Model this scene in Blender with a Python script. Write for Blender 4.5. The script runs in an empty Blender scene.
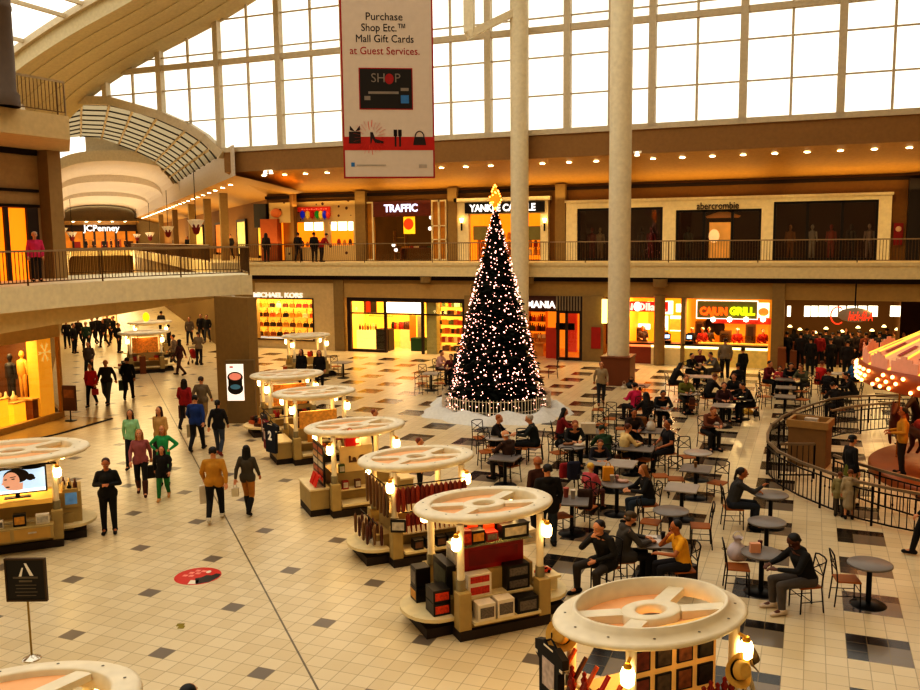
import bpy, bmesh, math, random
from mathutils import Vector, Matrix
RND = random.Random(7)
PI = math.pi
SC = bpy.context.scene
COL = SC.collection
# ---------------------------------------------------------------- camera geometry (metres; X along the far wall, Y away, Z up)
F, PITCH, ROLL, YAW, H = 880.0, .12083, .01109, .38005, 6.4
RIGHT = Vector((math.cos(YAW), math.sin(YAW), 0)); FWD = Vector((-math.sin(YAW), math.cos(YAW), 0))
def ray(u, v):
    a = u-460; b = v-345; c, s = math.cos(ROLL), math.sin(ROLL)
    A = a*c-b*s; B = a*s+b*c
    x = A/F; w = -B/F
    y = math.cos(PITCH)+w*math.sin(PITCH); z = -math.sin(PITCH)+w*math.cos(PITCH)
    return RIGHT*x+FWD*y+Vector((0, 0, z))
def G(u, v, z=0.0):
    "point of the place at height z that the photograph shows at (u, v)"
    r = ray(u, v); t = (z-H)/r.z
    return Vector((r.x*t, r.y*t, z))
def onY(u, v, Y):
    r = ray(u, v); t = Y/r.y
    return Vector((r.x*t, Y, H+r.z*t))
def head_dir(deg):
    "world angle for something facing deg: 0 away from the viewer, 90 to the right, 180 towards, 270 left"
    d = math.radians(deg); d = FWD*math.cos(d)+RIGHT*math.sin(d)
    return math.atan2(d.x, -d.y)       # rotation that turns local -Y onto d

# ---------------------------------------------------------------- materials
def lin(h):
    h = h.lstrip('#'); o = []
    for i in (0, 2, 4):
        c = int(h[i:i+2], 16)/255
        o.append(c/12.92 if c <= .04045 else ((c+.055)/1.055)**2.4)
    return (*o, 1)
_M = {}
def mat(name, hexc, rough=.6, metal=0, emit=0, ecol=None, var=.12, scale=6, alpha=1):
    if name in _M: return _M[name]
    m = bpy.data.materials.new(name); m.use_nodes = True; _M[name] = m
    nt = m.node_tree; b = nt.nodes['Principled BSDF']
    c = lin(hexc)
    if var:
        tc = nt.nodes.new('ShaderNodeTexCoord'); n = nt.nodes.new('ShaderNodeTexNoise')
        n.inputs['Scale'].default_value = scale; n.inputs['Detail'].default_value = 1
        r = nt.nodes.new('ShaderNodeMix'); r.data_type = 'RGBA'
        r.inputs[6].default_value = tuple(min(1, x*(1-var)) for x in c[:3])+(1,)
        r.inputs[7].default_value = tuple(min(1, x*(1+var)) for x in c[:3])+(1,)
        nt.links.new(tc.outputs['Object'], n.inputs['Vector']); nt.links.new(n.outputs['Fac'], r.inputs[0])
        nt.links.new(r.outputs[2], b.inputs['Base Color'])
    else: b.inputs['Base Color'].default_value = c
    b.inputs['Roughness'].default_value = rough; b.inputs['Metallic'].default_value = metal
    if emit:  # also lets surfaces that are no lamps glow as if lit
        b.inputs['Emission Color'].default_value = lin(ecol or hexc); b.inputs['Emission Strength'].default_value = emit
    if alpha < 1: b.inputs['Alpha'].default_value = alpha
    return m
def glow(name, hexc, s):
    if name in _M: return _M[name]
    m = bpy.data.materials.new(name); m.use_nodes = True; _M[name] = m
    nt = m.node_tree; nt.nodes.remove(nt.nodes['Principled BSDF'])
    e = nt.nodes.new('ShaderNodeEmission'); e.inputs[0].default_value = lin(hexc); e.inputs[1].default_value = s
    nt.links.new(e.outputs[0], nt.nodes['Material Output'].inputs[0])
    return m
def glass(name, tint='#ffffff', gl=.06):
    if name in _M: return _M[name]
    m = bpy.data.materials.new(name); m.use_nodes = True; _M[name] = m
    nt = m.node_tree; nt.nodes.remove(nt.nodes['Principled BSDF'])
    t = nt.nodes.new('ShaderNodeBsdfTransparent'); t.inputs[0].default_value = lin(tint)
    g = nt.nodes.new('ShaderNodeBsdfGlossy'); g.inputs['Roughness'].default_value = .03
    x = nt.nodes.new('ShaderNodeMixShader'); x.inputs[0].default_value = gl
    nt.links.new(t.outputs[0], x.inputs[1]); nt.links.new(g.outputs[0], x.inputs[2]); nt.links.new(x.outputs[0], nt.nodes['Material Output'].inputs[0])
    return m

# ---------------------------------------------------------------- mesh builder
class MB:
    def __init__(s): s.v = []; s.f = []; s.m = []; s.sm = []
    def add(s, vs, fs, mi=0, smooth=False):
        o = len(s.v); s.v += [tuple(p) for p in vs]
        for f in fs: s.f.append([i+o for i in f]); s.m.append(mi); s.sm.append(smooth)
        return s
    def box(s, c, d, rz=0, mi=0, R=None):
        x, y, z = d[0]/2, d[1]/2, d[2]/2
        vs = [Vector((a*x, b*y, e*z)) for e in (-1, 1) for b in (-1, 1) for a in (-1, 1)]
        Rm = R if R is not None else Matrix.Rotation(rz, 3, 'Z')
        return s.add([Rm @ v + Vector(c) for v in vs], [(0,2,3,1),(4,5,7,6),(0,1,5,4),(2,6,7,3),(0,4,6,2),(1,3,7,5)], mi)
    def bx(s, x0, x1, y0, y1, z0, z1, mi=0):
        return s.box(((x0+x1)/2, (y0+y1)/2, (z0+z1)/2), (x1-x0, y1-y0, z1-z0), 0, mi)
    def bar(s, p, q, w, h, mi=0):
        "rectangular bar from p to q"
        p = Vector(p); q = Vector(q); d = (q-p); L = d.length; d.normalize()
        up = Vector((0, 0, 1)) if abs(d.z) < .95 else Vector((0, 1, 0))
        x = d.cross(up).normalized(); u = x.cross(d).normalized()
        return s.box((p+q)/2, (w, L, h), R=Matrix((x, d, u)).transposed(), mi=mi)
    def tube(s, p, q, r0, r1=None, n=10, mi=0, cap=True):
        r1 = r0 if r1 is None else r1
        p = Vector(p); q = Vector(q); d = (q-p).normalized()
        a = d.orthogonal().normalized(); b = d.cross(a)
        vs = []
        for P, r in ((p, r0), (q, r1)):
            for i in range(n):
                t = 2*PI*i/n; vs.append(P+a*(r*math.cos(t))+b*(r*math.sin(t)))
        s.add(vs, [(i, (i+1) % n, n+(i+1) % n, n+i) for i in range(n)], mi, True)
        if cap: s.add(vs, [tuple(range(n-1, -1, -1)), tuple(range(n, 2*n))], mi)
        return s
    def path(s, pts, r, n=8, mi=0):
        for a, b in zip(pts, pts[1:]): s.tube(a, b, r, r, n, mi)
        return s
    def lathe(s, prof, n=24, c=(0, 0, 0), mi=0, smooth=True, a0=0, a1=2*PI, sx=1, sy=1):
        full = abs(a1-a0-2*PI) < 1e-6; k = n if full else n+1; vs = []
        for r, z in prof:
            for i in range(k):
                t = a0+(a1-a0)*i/n; vs.append((c[0]+sx*r*math.cos(t), c[1]+sy*r*math.sin(t), c[2]+z))
        fs = []
        for j in range(len(prof)-1):
            for i in range(n):
                i2 = (i+1) % k; fs.append((j*k+i, j*k+i2, (j+1)*k+i2, (j+1)*k+i))
        return s.add(vs, fs, mi, smooth)
    def prism(s, poly, z0, z1, mi=0):
        n = len(poly); z0 = z0 if isinstance(z0, (list, tuple)) else [z0]*n
        vs = [(p[0], p[1], z0[i]) for i, p in enumerate(poly)]+[(p[0], p[1], z1) for p in poly]
        return s.add(vs, [tuple(range(n-1, -1, -1)), tuple(range(n, 2*n))]+[(i, (i+1) % n, n+(i+1) % n, n+i) for i in range(n)], mi)
    def ell(s, c, r, R=None, n=12, k=8, mi=0):
        c = Vector(c); vs = []; fs = []
        for j in range(k+1):
            ph = PI*j/k
            for i in range(n):
                t = 2*PI*i/n; p = Vector((r[0]*math.sin(ph)*math.cos(t), r[1]*math.sin(ph)*math.sin(t), r[2]*math.cos(ph)))
                vs.append(c+(R @ p if R is not None else p))
        for j in range(k):
            for i in range(n): fs.append((j*n+i, (j+1)*n+i, (j+1)*n+(i+1) % n, j*n+(i+1) % n))
        return s.add(vs, fs, mi, True)
    def cap(s, p, q, r0, r1=None, n=10, mi=0):
        "tapered limb with round ends"
        r1 = r0 if r1 is None else r1
        p = Vector(p); q = Vector(q); d = q-p
        if d.length < 1e-6: return s.ell(p, (r0,)*3, mi=mi)
        d.normalize(); a = d.orthogonal().normalized(); b = d.cross(a); vs = []; rings = []
        for e in (-90, -55, -25, 0): rings.append((p+d*(r0*math.sin(math.radians(e))), r0*math.cos(math.radians(e))))
        for e in (0, 25, 55, 90): rings.append((q+d*(r1*math.sin(math.radians(e))), r1*math.cos(math.radians(e))))
        for P, r in rings:
            r = max(r, 1e-4)
            for i in range(n): t = 2*PI*i/n; vs.append(P+a*(r*math.cos(t))+b*(r*math.sin(t)))
        fs = [(j*n+i, j*n+(i+1) % n, (j+1)*n+(i+1) % n, (j+1)*n+i) for j in range(len(rings)-1) for i in range(n)]
        fs += [tuple(range(n-1, -1, -1)), tuple(range((len(rings)-1)*n, len(rings)*n))]
        return s.add(vs, fs, mi, True)
    def quad(s, a, b, c, d, mi=0): return s.add([a, b, c, d], [(0, 1, 2, 3)], mi)
    def mesh(s, name, mats):
        me = bpy.data.meshes.new(name); me.from_pydata(s.v, [], s.f)
        for m in (mats if isinstance(mats, (list, tuple)) else [mats]): me.materials.append(m)
        me.polygons.foreach_set('material_index', s.m); me.polygons.foreach_set('use_smooth', s.sm); me.update()
        return me
    def build(s, name, mats, parent=None, loc=None, rz=0, bevel=0):
        me = s.mesh(name, mats)
        if bevel:
            bm = bmesh.new(); bm.from_mesh(me); bmesh.ops.remove_doubles(bm, verts=bm.verts, dist=1e-5)
            bmesh.ops.bevel(bm, geom=[e for e in bm.edges if len(e.link_faces) == 2 and e.calc_face_angle(0) > .6], offset=bevel, segments=2, affect='EDGES', profile=.5)
            bm.to_mesh(me); bm.free()
        return obj(name, me, parent, loc, rz)
def obj(name, me, parent=None, loc=None, rz=0):
    o = bpy.data.objects.new(name, me); COL.objects.link(o)
    if parent is not None: o.parent = parent
    if loc is not None: o.location = loc
    if rz: o.rotation_euler.z = rz
    return o
def tag(o, label, cat, group=None):
    o['label'] = label; o['category'] = cat
    if group: o['group'] = group
    return o
def thing(name, label, cat, loc=(0, 0, 0), rz=0, group=None):
    o = bpy.data.objects.new(name, None); COL.objects.link(o); o.location = loc; o.rotation_euler.z = rz
    o.empty_display_size = .1
    return tag(o, label, cat, group)
def struct(o): o['kind'] = 'structure'; return o
def kids(o): return list(o.children)
def copy_tree(o, parent=None):
    c = o.copy(); COL.objects.link(c); c.parent = parent
    for ch in kids(o): copy_tree(ch, c)
    return c
def dup(o, loc, rz, label, group=None):
    c = copy_tree(o); c.location = loc; c.rotation_euler = (0, 0, rz); c['label'] = label
    if group: c['group'] = group
    return c
def text_mesh(body, size, mats, ext=.02, bold=0, shear=0, sx=1, align='CENTER'):
    cu = bpy.data.curves.new('lettering', 'FONT'); cu.body = body; cu.size = size; cu.extrude = ext; cu.offset = bold; cu.shear = shear
    cu.align_x = align; cu.align_y = 'CENTER'; cu.resolution_u = 3
    o = bpy.data.objects.new('lettering', cu); COL.objects.link(o)
    dg = bpy.context.evaluated_depsgraph_get(); me = bpy.data.meshes.new_from_object(o.evaluated_get(dg))
    bpy.data.objects.remove(o); bpy.data.curves.remove(cu)
    me.materials.clear(); me.materials.append(mats)
    if sx != 1:
        for v in me.vertices: v.co.x *= sx
    return me
def letters(body, size, m, parent, loc, rot, name='lettering', **k):
    o = obj(name, text_mesh(body, size, m, **k), parent, loc); o.rotation_euler = rot
    return o
def remesh(mb, name, mats, vox, smooth=1):
    "one continuous skin over overlapping limbs"
    me = mb.mesh(name, mats); o = bpy.data.objects.new(name, me); COL.objects.link(o)
    r = o.modifiers.new('r', 'REMESH'); r.mode = 'VOXEL'; r.voxel_size = vox; r.use_smooth_shade = True
    if smooth:
        q = o.modifiers.new('s', 'SMOOTH'); q.factor = .5; q.iterations = smooth
    dg = bpy.context.evaluated_depsgraph_get(); n = bpy.data.meshes.new_from_object(o.evaluated_get(dg))
    n.name = name; bpy.data.objects.remove(o); bpy.data.meshes.remove(me)
    n.materials.clear()
    for m in (mats if isinstance(mats, (list, tuple)) else [mats]): n.materials.append(m)
    n.polygons.foreach_set('use_smooth', [True]*len(n.polygons)); n.polygons.foreach_set('material_index', [0]*len(n.polygons))
    return n

# ---------------------------------------------------------------- camera, sky, view
cd = bpy.data.cameras.new('camera'); cam = bpy.data.objects.new('camera', cd); COL.objects.link(cam); SC.camera = cam
cd.sensor_width = 36; cd.lens = F/920*36; cd.clip_end = 600
up = FWD*math.sin(PITCH)+Vector((0, 0, math.cos(PITCH))); fw = FWD*math.cos(PITCH)-Vector((0, 0, math.sin(PITCH)))
c_, s_ = math.cos(ROLL), math.sin(ROLL)
r2 = RIGHT*c_-up*s_; u2 = RIGHT*s_+up*c_
Mx = Matrix((r2, u2, -fw)).transposed().to_4x4(); Mx.translation = Vector((0, 0, H)); cam.matrix_world = Mx
SC.view_settings.view_transform = 'Standard'; SC.view_settings.look = 'High Contrast'
w = bpy.data.worlds.new('sky'); SC.world = w; w.use_nodes = True
bg = w.node_tree.nodes['Background']; bg.inputs[0].default_value = (1, .945, .84, 1); bg.inputs[1].default_value = WORLD = 1.42
def area(name, loc, size, power, col, rot=(0, 0, 0), sy=None):
    l = bpy.data.lights.new(name, 'AREA'); l.energy = power; l.color = col; l.size = size
    if sy: l.shape = 'RECTANGLE'; l.size_y = sy
    o = bpy.data.objects.new(name, l); COL.objects.link(o); o.location = loc; o.rotation_euler = rot
    return o
WARM = (1, .68, .29); GOLD = (1, .74, .36)
# ================================================================= SETTING
ROOF_X = 3.0; FLOOR_A, FLOOR_B = '#cbb893', '#d5c4a2'
T = 1.838/6; TX, TY = -12.925, 12.26       # floor tile and the centre of one dark inset
def floor_material():
    m = bpy.data.materials.new('tiled_floor'); m.use_nodes = True; nt = m.node_tree; L = nt.links.new
    b = nt.nodes['Principled BSDF']
    def mt(op, a, c=None, d=None):
        n = nt.nodes.new('ShaderNodeMath'); n.operation = op
        for i, x in enumerate((a, c, d)):
            if x is None: continue
            if isinstance(x, (int, float)): n.inputs[i].default_value = x
            else: L(x, n.inputs[i])
        return n.outputs[0]
    tc = nt.nodes.new('ShaderNodeTexCoord'); sp = nt.nodes.new('ShaderNodeSeparateXYZ'); L(tc.outputs['Object'], sp.inputs[0])
    X, Y = sp.outputs[0], sp.outputs[1]
    u = mt('MULTIPLY_ADD', X, 1/T, -TX/T+.5+600); v = mt('MULTIPLY_ADD', Y, 1/T, -TY/T+.5+600)
    iu, iv = mt('FLOOR', u), mt('FLOOR', v); fu, fv = mt('FRACT', u), mt('FRACT', v)
    edge = mt('MINIMUM', mt('MINIMUM', fu, mt('SUBTRACT', 1, fu)), mt('MINIMUM', fv, mt('SUBTRACT', 1, fv)))
    grout = mt('LESS_THAN', edge, .022)
    mu, mv = mt('MODULO', iu, 6), mt('MODULO', iv, 6)
    eq = lambda a, k: mt('COMPARE', a, k, .1)
    court = mt('GREATER_THAN', mt('ADD', X, Y), 9.2)
    dot = mt('MULTIPLY', mt('MULTIPLY', eq(mu, 0), eq(mv, 0)), mt('SUBTRACT', 1, court))
    blk = mt('MULTIPLY', mt('MULTIPLY', mt('GREATER_THAN', mu, 2.5), mt('LESS_THAN', mv, 2.5)), court)
    blk = mt('MULTIPLY', blk, mt('LESS_THAN', Y, 43.2))
    dark = mt('MULTIPLY', blk, mt('MAXIMUM', eq(mv, 2), eq(mu, 3)))
    wn = nt.nodes.new('ShaderNodeTexWhiteNoise'); wn.noise_dimensions = '2D'; cx = nt.nodes.new('ShaderNodeCombineXYZ'); L(iu, cx.inputs[0]); L(iv, cx.inputs[1]); L(cx.outputs[0], wn.inputs[0])
    def mix(f, a, c):
        n = nt.nodes.new('ShaderNodeMix'); n.data_type = 'RGBA'
        if isinstance(f, float): n.inputs[0].default_value = f
        else: L(f, n.inputs[0])
        for i, x in ((6, a), (7, c)):
            if isinstance(x, str): n.inputs[i].default_value = lin(x)
            else: L(x, n.inputs[i])
        return n.outputs[2]
    col = mix(wn.outputs[0], FLOOR_A, FLOOR_B)
    col = mix(dot, col, '#74685a'); col = mix(blk, col, '#75695a'); col = mix(dark, col, '#1f1c1b')
    col = mix(mt('MULTIPLY', grout, .55), col, '#7d6a48')
    jc = (G(222, 510)+G(318, 690))/2; jk = jc.x+jc.y
    jl = mt('LESS_THAN', mt('ABSOLUTE', mt('SUBTRACT', mt('ADD', X, Y), jk)), .022)
    col = mix(mt('MULTIPLY', jl, .9), col, '#54462c')
    L(col, b.inputs['Base Color'])
    L(mt('MULTIPLY_ADD', blk, -.1, .3), b.inputs['Roughness'])
    b.inputs['Specular IOR Level'].default_value = .5
    return m

CREAM = mat('cream_plaster', '#cdb98c', .7); WALLT = mat('tan_wall', '#8a6328', .7); BROWN = mat('brown_bulkhead', '#94703f', .7)
SOFF = mat('golden_soffit', '#b48a44', .6); FASC = mat('cream_fascia', '#dccb9e', .7); DARKGAP = mat('dark_gap', '#2a1a0e', .9)
FRAME = mat('window_frame', '#cabda2', .6); PLAST = mat('white_plaster', '#d8cfc0', .8); PIER = mat('pier_tan', '#8e7546', .7)
RAILM = mat('bronze_rail', '#6d5638', .35, .6); RAILT = mat('pale_top_rail', '#a8967a', .35, .5); BLK = mat('black_metal', '#141110', .4, .5)
WHITE = mat('white_paint', '#e2d8c2', .5); GLASS = glass('clear_glass'); WOOD = mat('brown_wood', '#7a4522', .45, scale=3)

fl = MB(); fl.quad((-140, -10, 0), (30, -10, 0), (30, 130, 0), (-140, 130, 0)); struct(fl.build('floor', floor_material()))
# --- far side: walkway slab, fascia, soffit, walls
X0, X1 = -32.4, 14.0
m = MB(); m.bx(X0, X1, 44, 48.3, 4.35, 5.1); m.bx(X0, X1, 43.94, 44, 4.95, 5.1); struct(m.build('floor_upper', FASC))
m = MB(); m.bx(X0, X1, 44.25, 44.6, 4.12, 4.35); struct(m.build('trim_1', DARKGAP))
m = MB()
for x0, x1 in ((X0, -30.9), ):
    m.bx(x0, x1, 44.4, 44.8, 0, 4.3)
m.bx(X0, X1, 44.45, 44.8, 3.32, 4.2)
struct(m.build('wall_far_lower', mat('beige_bulkhead', '#a5884f', .7)))
m = MB(); e = X0
for u0, u1, zt in ((272, 357, 7.6), (375.5, 432, 7.75), (470, 542, 7.9), (578, 663, 8.05), (676, 761, 8.0), (773, 877, 8.4), (911, 990, 8.3)):
    xa, xb = onY(u0, 240, 48.2).x, min(onY(u1, 240, 48.2).x, X1)
    m.bx(e, xa, 48.2, 48.5, 5.1, 9.6); m.bx(xa, xb, 48.2, 48.5, zt, 9.6); e = xb
m.bx(e, X1, 48.2, 48.5, 5.1, 9.6); struct(m.build('wall_far_upper', WALLT))
m = MB(); m.bx(X0, X1, 51.5, 51.8, 4.3, 9.6); struct(m.build('wall_far_upper_back', WALLT))
m = MB(); m.bx(X0, X1, 48.3, 51.5, 5.0, 5.1); struct(m.build('floor_upper_shops', BROWN))
m = MB(); m.bx(X0, X1, 43.95, 44.3, 10.4, 11.62); struct(m.build('wall_far_bulkhead', BROWN))
m = MB(); m.quad((X0, 44.0, 10.4), (X1, 44.0, 10.4), (X1, 48.3, 9.25), (X0, 48.3, 9.25)); m.quad((X0, 44.0, 10.6), (X0, 48.3, 9.45), (X1, 48.3, 9.45), (X1, 44, 10.6)); struct(m.build('ceiling_far_walkway', SOFF))
m = MB(); m.bx(X0, X1, 48.0, 48.2, 8.98, 9.16); struct(m.build('trim_2', DARKGAP))
m = MB(); m.quad((-31.5, 44.4, 4.3), (X1, 44.4, 4.3), (X1, 52, 4.3), (-31.5, 52, 4.3)); struct(m.build('ceiling_shops', CREAM))
m = MB(); m.bx(-31.5, X1, 52, 52.2, 0, 4.35); struct(m.build('wall_far_shops', mat('shop_back_wall', '#6a4a22', .8)))
# --- great window with its frame and panes
ARCH = [(-52, 9.5), (-46, 13.2), (-43.5, 15.0), (-42.7, 15.45), (-40.6, 16.4), (-37.5, 17.4), (-36.3, 17.93), (-32.3, 19.0), (-30.2, 19.9), (-24.3, 22.5), (-18, 24.6), (-10, 25.8), (0, 25.2), (8, 22.5), (14, 19)]
RING = [(-44.5, 15.2), (-43.5, 15.5), (-40.7, 15.25), (-36.95, 14.17), (-34.8, 13.28), (-33.7, 12.64), (-32.5, 11.6)]
def smooth_tab(tab, n=5):
    out = []
    for i in range(len(tab)-1):
        p0, p1, p2, p3 = tab[max(i-1, 0)], tab[i], tab[i+1], tab[min(i+2, len(tab)-1)]
        for k in range(n):
            t = k/n; x = p1[0]+(p2[0]-p1[0])*t; m1 = (p2[1]-p0[1])/(p2[0]-p0[0]); m2 = (p3[1]-p1[1])/(p3[0]-p1[0]); h = p2[0]-p1[0]
            out.append((x, (2*t**3-3*t*t+1)*p1[1]+(t**3-2*t*t+t)*h*m1+(-2*t**3+3*t*t)*p2[1]+(t**3-t*t)*h*m2))
    return out+[tab[-1]]
def lerp(tab, x):
    if x <= tab[0][0]: return tab[0][1]
    for (a, p), (b, q) in zip(tab, tab[1:]):
        if x <= b: return p+(q-p)*(x-a)/(b-a)
    return tab[-1][1]
ARCH0 = ARCH; ARCH = smooth_tab([(-52, 9.5), (-46, 13.2), (-42.7, 15.3), (-40.6, 16.3), (-37.5, 17.45), (-32.3, 19.1), (-24.3, 22.3), (-18, 24.4), (-10, 25.8), (0, 25.2), (8, 22.5), (14, 19)])
def low(x): return 11.62 if x >= -32.5 else lerp(RING, x)
m = MB()
k = 0
for i in range(-10, 4):
    x = .95+4.2*i
    if x < -43: continue
    if lerp(ARCH, x)-low(x) > .1: m.bx(x-.17, x+.17, 43.85, 44.25, low(x), lerp(ARCH, x)+.3)
    xm = x+2.1
    if -43 < xm < 14 and lerp(ARCH, xm)-low(xm) > .1: m.bx(xm-.055, xm+.055, 43.98, 44.12, low(xm), lerp(ARCH, xm)+.3)
def hbar(z, h, d):
    "one transom, cut to the arch and the vault ring"
    xs = [x/5 for x in range(-220, 71)]; run = None
    for x in xs:
        ok = low(x) < z < lerp(ARCH, x)+.1
        if ok and run is None: run = x
        if run is not None and (not ok or x == xs[-1]): m.bx(run-.1, x, 44.05-d, 44.05+d, z-h/2, z+h/2); run = None
for z, h, d in ((13.5, .07, .05), (15.38, .07, .05), (16.72, .3, .14), (17.3, .07, .05), (19.1, .07, .05), (20.9, .07, .05), (21.9, .3, .14), (23.6, .07, .05)): hbar(z, h, d)
m.bx(-32.6, X1, 43.85, 44.3, 11.55, 11.82)
for a, b in zip(RING, RING[1:]):
    m.bar((a[0], 44, a[1]-.18), (b[0], 44, b[1]-.18), .5, .5)
win = struct(m.build('window_1', FRAME))
m = MB()
xs = [-43+i for i in range(58)]
for a, b in zip(xs, xs[1:]): m.quad((a, 44.05, low(a)), (b, 44.05, low(b)), (b, 44.05, lerp(ARCH, b)), (a, 44.05, lerp(ARCH, a)))
m.build('pane', glass('window_glass', '#f6f4ee', .03), win)
# --- arched roof: solid band, then glazing towards the viewer
def band(m, ya, yb, dz, t=.0, n=1):
    fine = []
    for (a, p), (b, q) in zip(ARCH, ARCH[1:]): fine += [(a+(b-a)*i/n, p+(q-p)*i/n) for i in range(n)]
    fine.append(ARCH[-1])
    for (a, p), (b, q) in zip(fine, fine[1:]):
        m.quad((a, ya, p+dz), (b, ya, q+dz), (b, yb, q+dz), (a, yb, p+dz))
    return fine
m = MB(); fine = band(m, 37.8, 44.3, 0); band(m, 37.8, 44.3, .35)
for (a, p), (b, q) in zip(fine, fine[1:]):
    m.quad((a, 37.8, p), (b, 37.8, q), (b, 37.8, q+1.0), (a, 37.8, p+1.0)); 
for y in (39, 40.3, 41.6, 42.9):
    for (a, p), (b, q) in zip(fine, fine[1:]): m.bar((a, y, p-.0), (b, y, q-.0), .5, .1)
struct(m.build('ceiling_arch', mat('ribbed_beige', '#c9bd9c', .75)))
m = MB()
for y in (37.7, 31.8, 27.6, 23.4, 19.2, 15, 10.8, 6.6, 2.4, -2):
    for (a, p), (b, q) in zip(ARCH[1:], ARCH[2:]): m.bar((a, y, p+1.0), (b, y, q+1.0), .3, .35)
for i, (a, p) in enumerate(ARCH0[1:]): m.bar((a, -2, p+1.0), (a, 37.8, p+1.0), .16, .2)
for x in (-34.3, -28, -21, -14, -5, 4): m.bar((x, -2, lerp(ARCH, x)+1.0), (x, 37.8, lerp(ARCH, x)+1.0), .16, .2)
struct(m.build('window_2', FRAME))
# unseen solid roof panels, added to hold back sky light beyond the glazing
m = MB()
for (a, p), (b, q) in zip(ARCH, ARCH[1:]):
    if a >= ROOF_X: m.quad((a, -2, p+1.2), (b, -2, q+1.2), (b, 37.8, q+1.2), (a, 37.8, p+1.2))
struct(m.build('roof_light_block', CREAM))
# --- remaining shell of the hall
m = MB(); m.bx(14, 14.3, -10, 52, 0, 21); struct(m.build('wall_right', CREAM))  # unseen wall, put in for its shading
m = MB(); m.bx(-60, 14, -10.3, -10, 0, 30); struct(m.build('wall_back', CREAM))
# --- columns
def round_column(x, y, r, top, brk=False):
    m = MB(); m.lathe([(r, 0), (r, top)], 32, (x, y, 0)); m.lathe([(r+.04, 0), (r+.04, .12), (r, .16)], 32, (x, y, 0)); return m
COLM = mat('grey_column', '#ded4b8', .55)
P1 = onY(520, 330, 43.3)
m = round_column(P1.x, P1.y, .46, 25.4)
m.bar((P1.x, P1.y, 17.6), (P1.x-2.2, P1.y-1.5, 16.3), .5, .35); m.bar((P1.x-2.1, P1.y-1.45, 16.4), (P1.x-2.1, P1.y-1.45, 19), .5, .3)
struct(m.build('trim_3', COLM))
P2 = G(620, 386)+Vector((-.2, .55, 0)); P2.z = 0
m = round_column(P2.x, P2.y, .47, 25.3); struct(m.build('trim_4', COLM))
m = MB(); m.box((P2.x, P2.y, .6), (1.25, 1.25, 1.2)); m.box((P2.x, P2.y, 1.23), (1.33, 1.33, .08))
tag(m.build('column_pedestal', WOOD, bevel=.02), 'brown wooden pedestal boxing in the foot of the thick white column', 'pedestal')
# --- far ground-floor piers
for n, (u0, u1, zt) in enumerate(((336.5, 346, 4.3), (466, 478, 3.32), (583, 604, 3.4), (681, 685, 3.4), (771, 783.5, 4.3))):
    a, b = onY(u0, 340, 44.5), onY(u1, 340, 44.5); m = MB(); m.bx(a.x, b.x, 44.3, 44.95, 0, zt); struct(m.build('trim_%d' % (5+n), PIER))
q = G(656.5, 367); m = MB(); m.lathe([(.27, 0), (.27, 3.35), (.32, 3.5)], 20, (q.x, 44.1, 0)); m.lathe([(.32, 3.9), (.36, 3.95), (.36, 4.3)], 16, (q.x, 44.1, 0)); struct(m.build('trim_10', PIER))
for n, u in enumerate((426, 528)):
    q = onY(u, 283, 44.2); m = MB(); m.lathe([(.3, 4.0), (.33, 4.33)], 12, (q.x, 44.2, 0)); struct(m.build('trim_%d' % (11+n), PIER))
# upper walkway pilasters between the shops
for n, (u0, u1) in enumerate(((357, 367), (449, 458), (556, 566))):
    a, b = onY(u0, 230, 47.9), onY(u1, 230, 47.9); m = MB(); m.bx(a.x, b.x, 47.7, 48.2, 5.1, 9.3); struct(m.build('trim_%d' % (13+n), PIER))
# --- corridor at 45 degrees behind the kiosks: u along (-1,1), c = X+Y
S2 = math.sqrt(.5); A_45 = math.radians(45)
def cp(c, t, z=0): return Vector((c/2-t*S2, c/2+t*S2, z))      # t metres along the corridor
def cwall(m, c, t0, t1, z0, z1, mi=0, th=.15):
    a, b = cp(c, t0), cp(c, t1); a2, b2 = cp(c+th, t0), cp(c+th, t1)
    m.prism([(a.x, a.y), (b.x, b.y), (b2.x, b2.y), (a2.x, a2.y)], z0, z1, mi)
TE = 152.0
m = MB(); cwall(m, 10.6, 53.6, TE, 0, 4.3, th=.3); struct(m.build('wall_corridor_right_lower', PIER))
m = MB(); cwall(m, -2.2, 36.5, TE, 0, 4.3, th=-.3); struct(m.build('wall_corridor_left_lower', PIER))
m = MB(); cwall(m, 17.4, 54.5, TE, 5.1, 9.6, th=.3); struct(m.build('wall_corridor_right_upper', WALLT))
m = MB(); cwall(m, -9.5, 36, TE, 5.1, 9.6, th=-.3); struct(m.build('wall_corridor_left_upper', WALLT))
def cslab(c0, c1, t0, t1, z0, z1, mt, name):
    m = MB(); p = [cp(c0, t0), cp(c1, t0), cp(c1, t1), cp(c0, t1)]; m.prism([(v.x, v.y) for v in p], z0, z1); return struct(m.build(name, mt))
cslab(10.2, 17.6, 54.3, TE, 4.35, 5.1, FASC, 'floor_corridor_right'); cslab(-9.6, -1.6, 37, TE, 4.35, 5.1, FASC, 'floor_corridor_left')
m = MB()
for c0, c1 in ((12.0, 17.6), (-2.6, -9.6)):
    a, b, c, d = cp(c0, 52 if c0 > 0 else 38, 10.1), cp(c0, TE, 10.1), cp(c1, TE, 9.2), cp(c1, 52 if c0 > 0 else 38, 9.2)
    m.quad(a, b, c, d)
struct(m.build('ceiling_corridor', SOFF))
m = MB()
for c0 in (12.0, -2.6): cwall(m, c0, 53 if c0 > 0 else 40, TE, 10.1, 11.9, th=.2)
struct(m.build('trim_16', PLAST))
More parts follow.
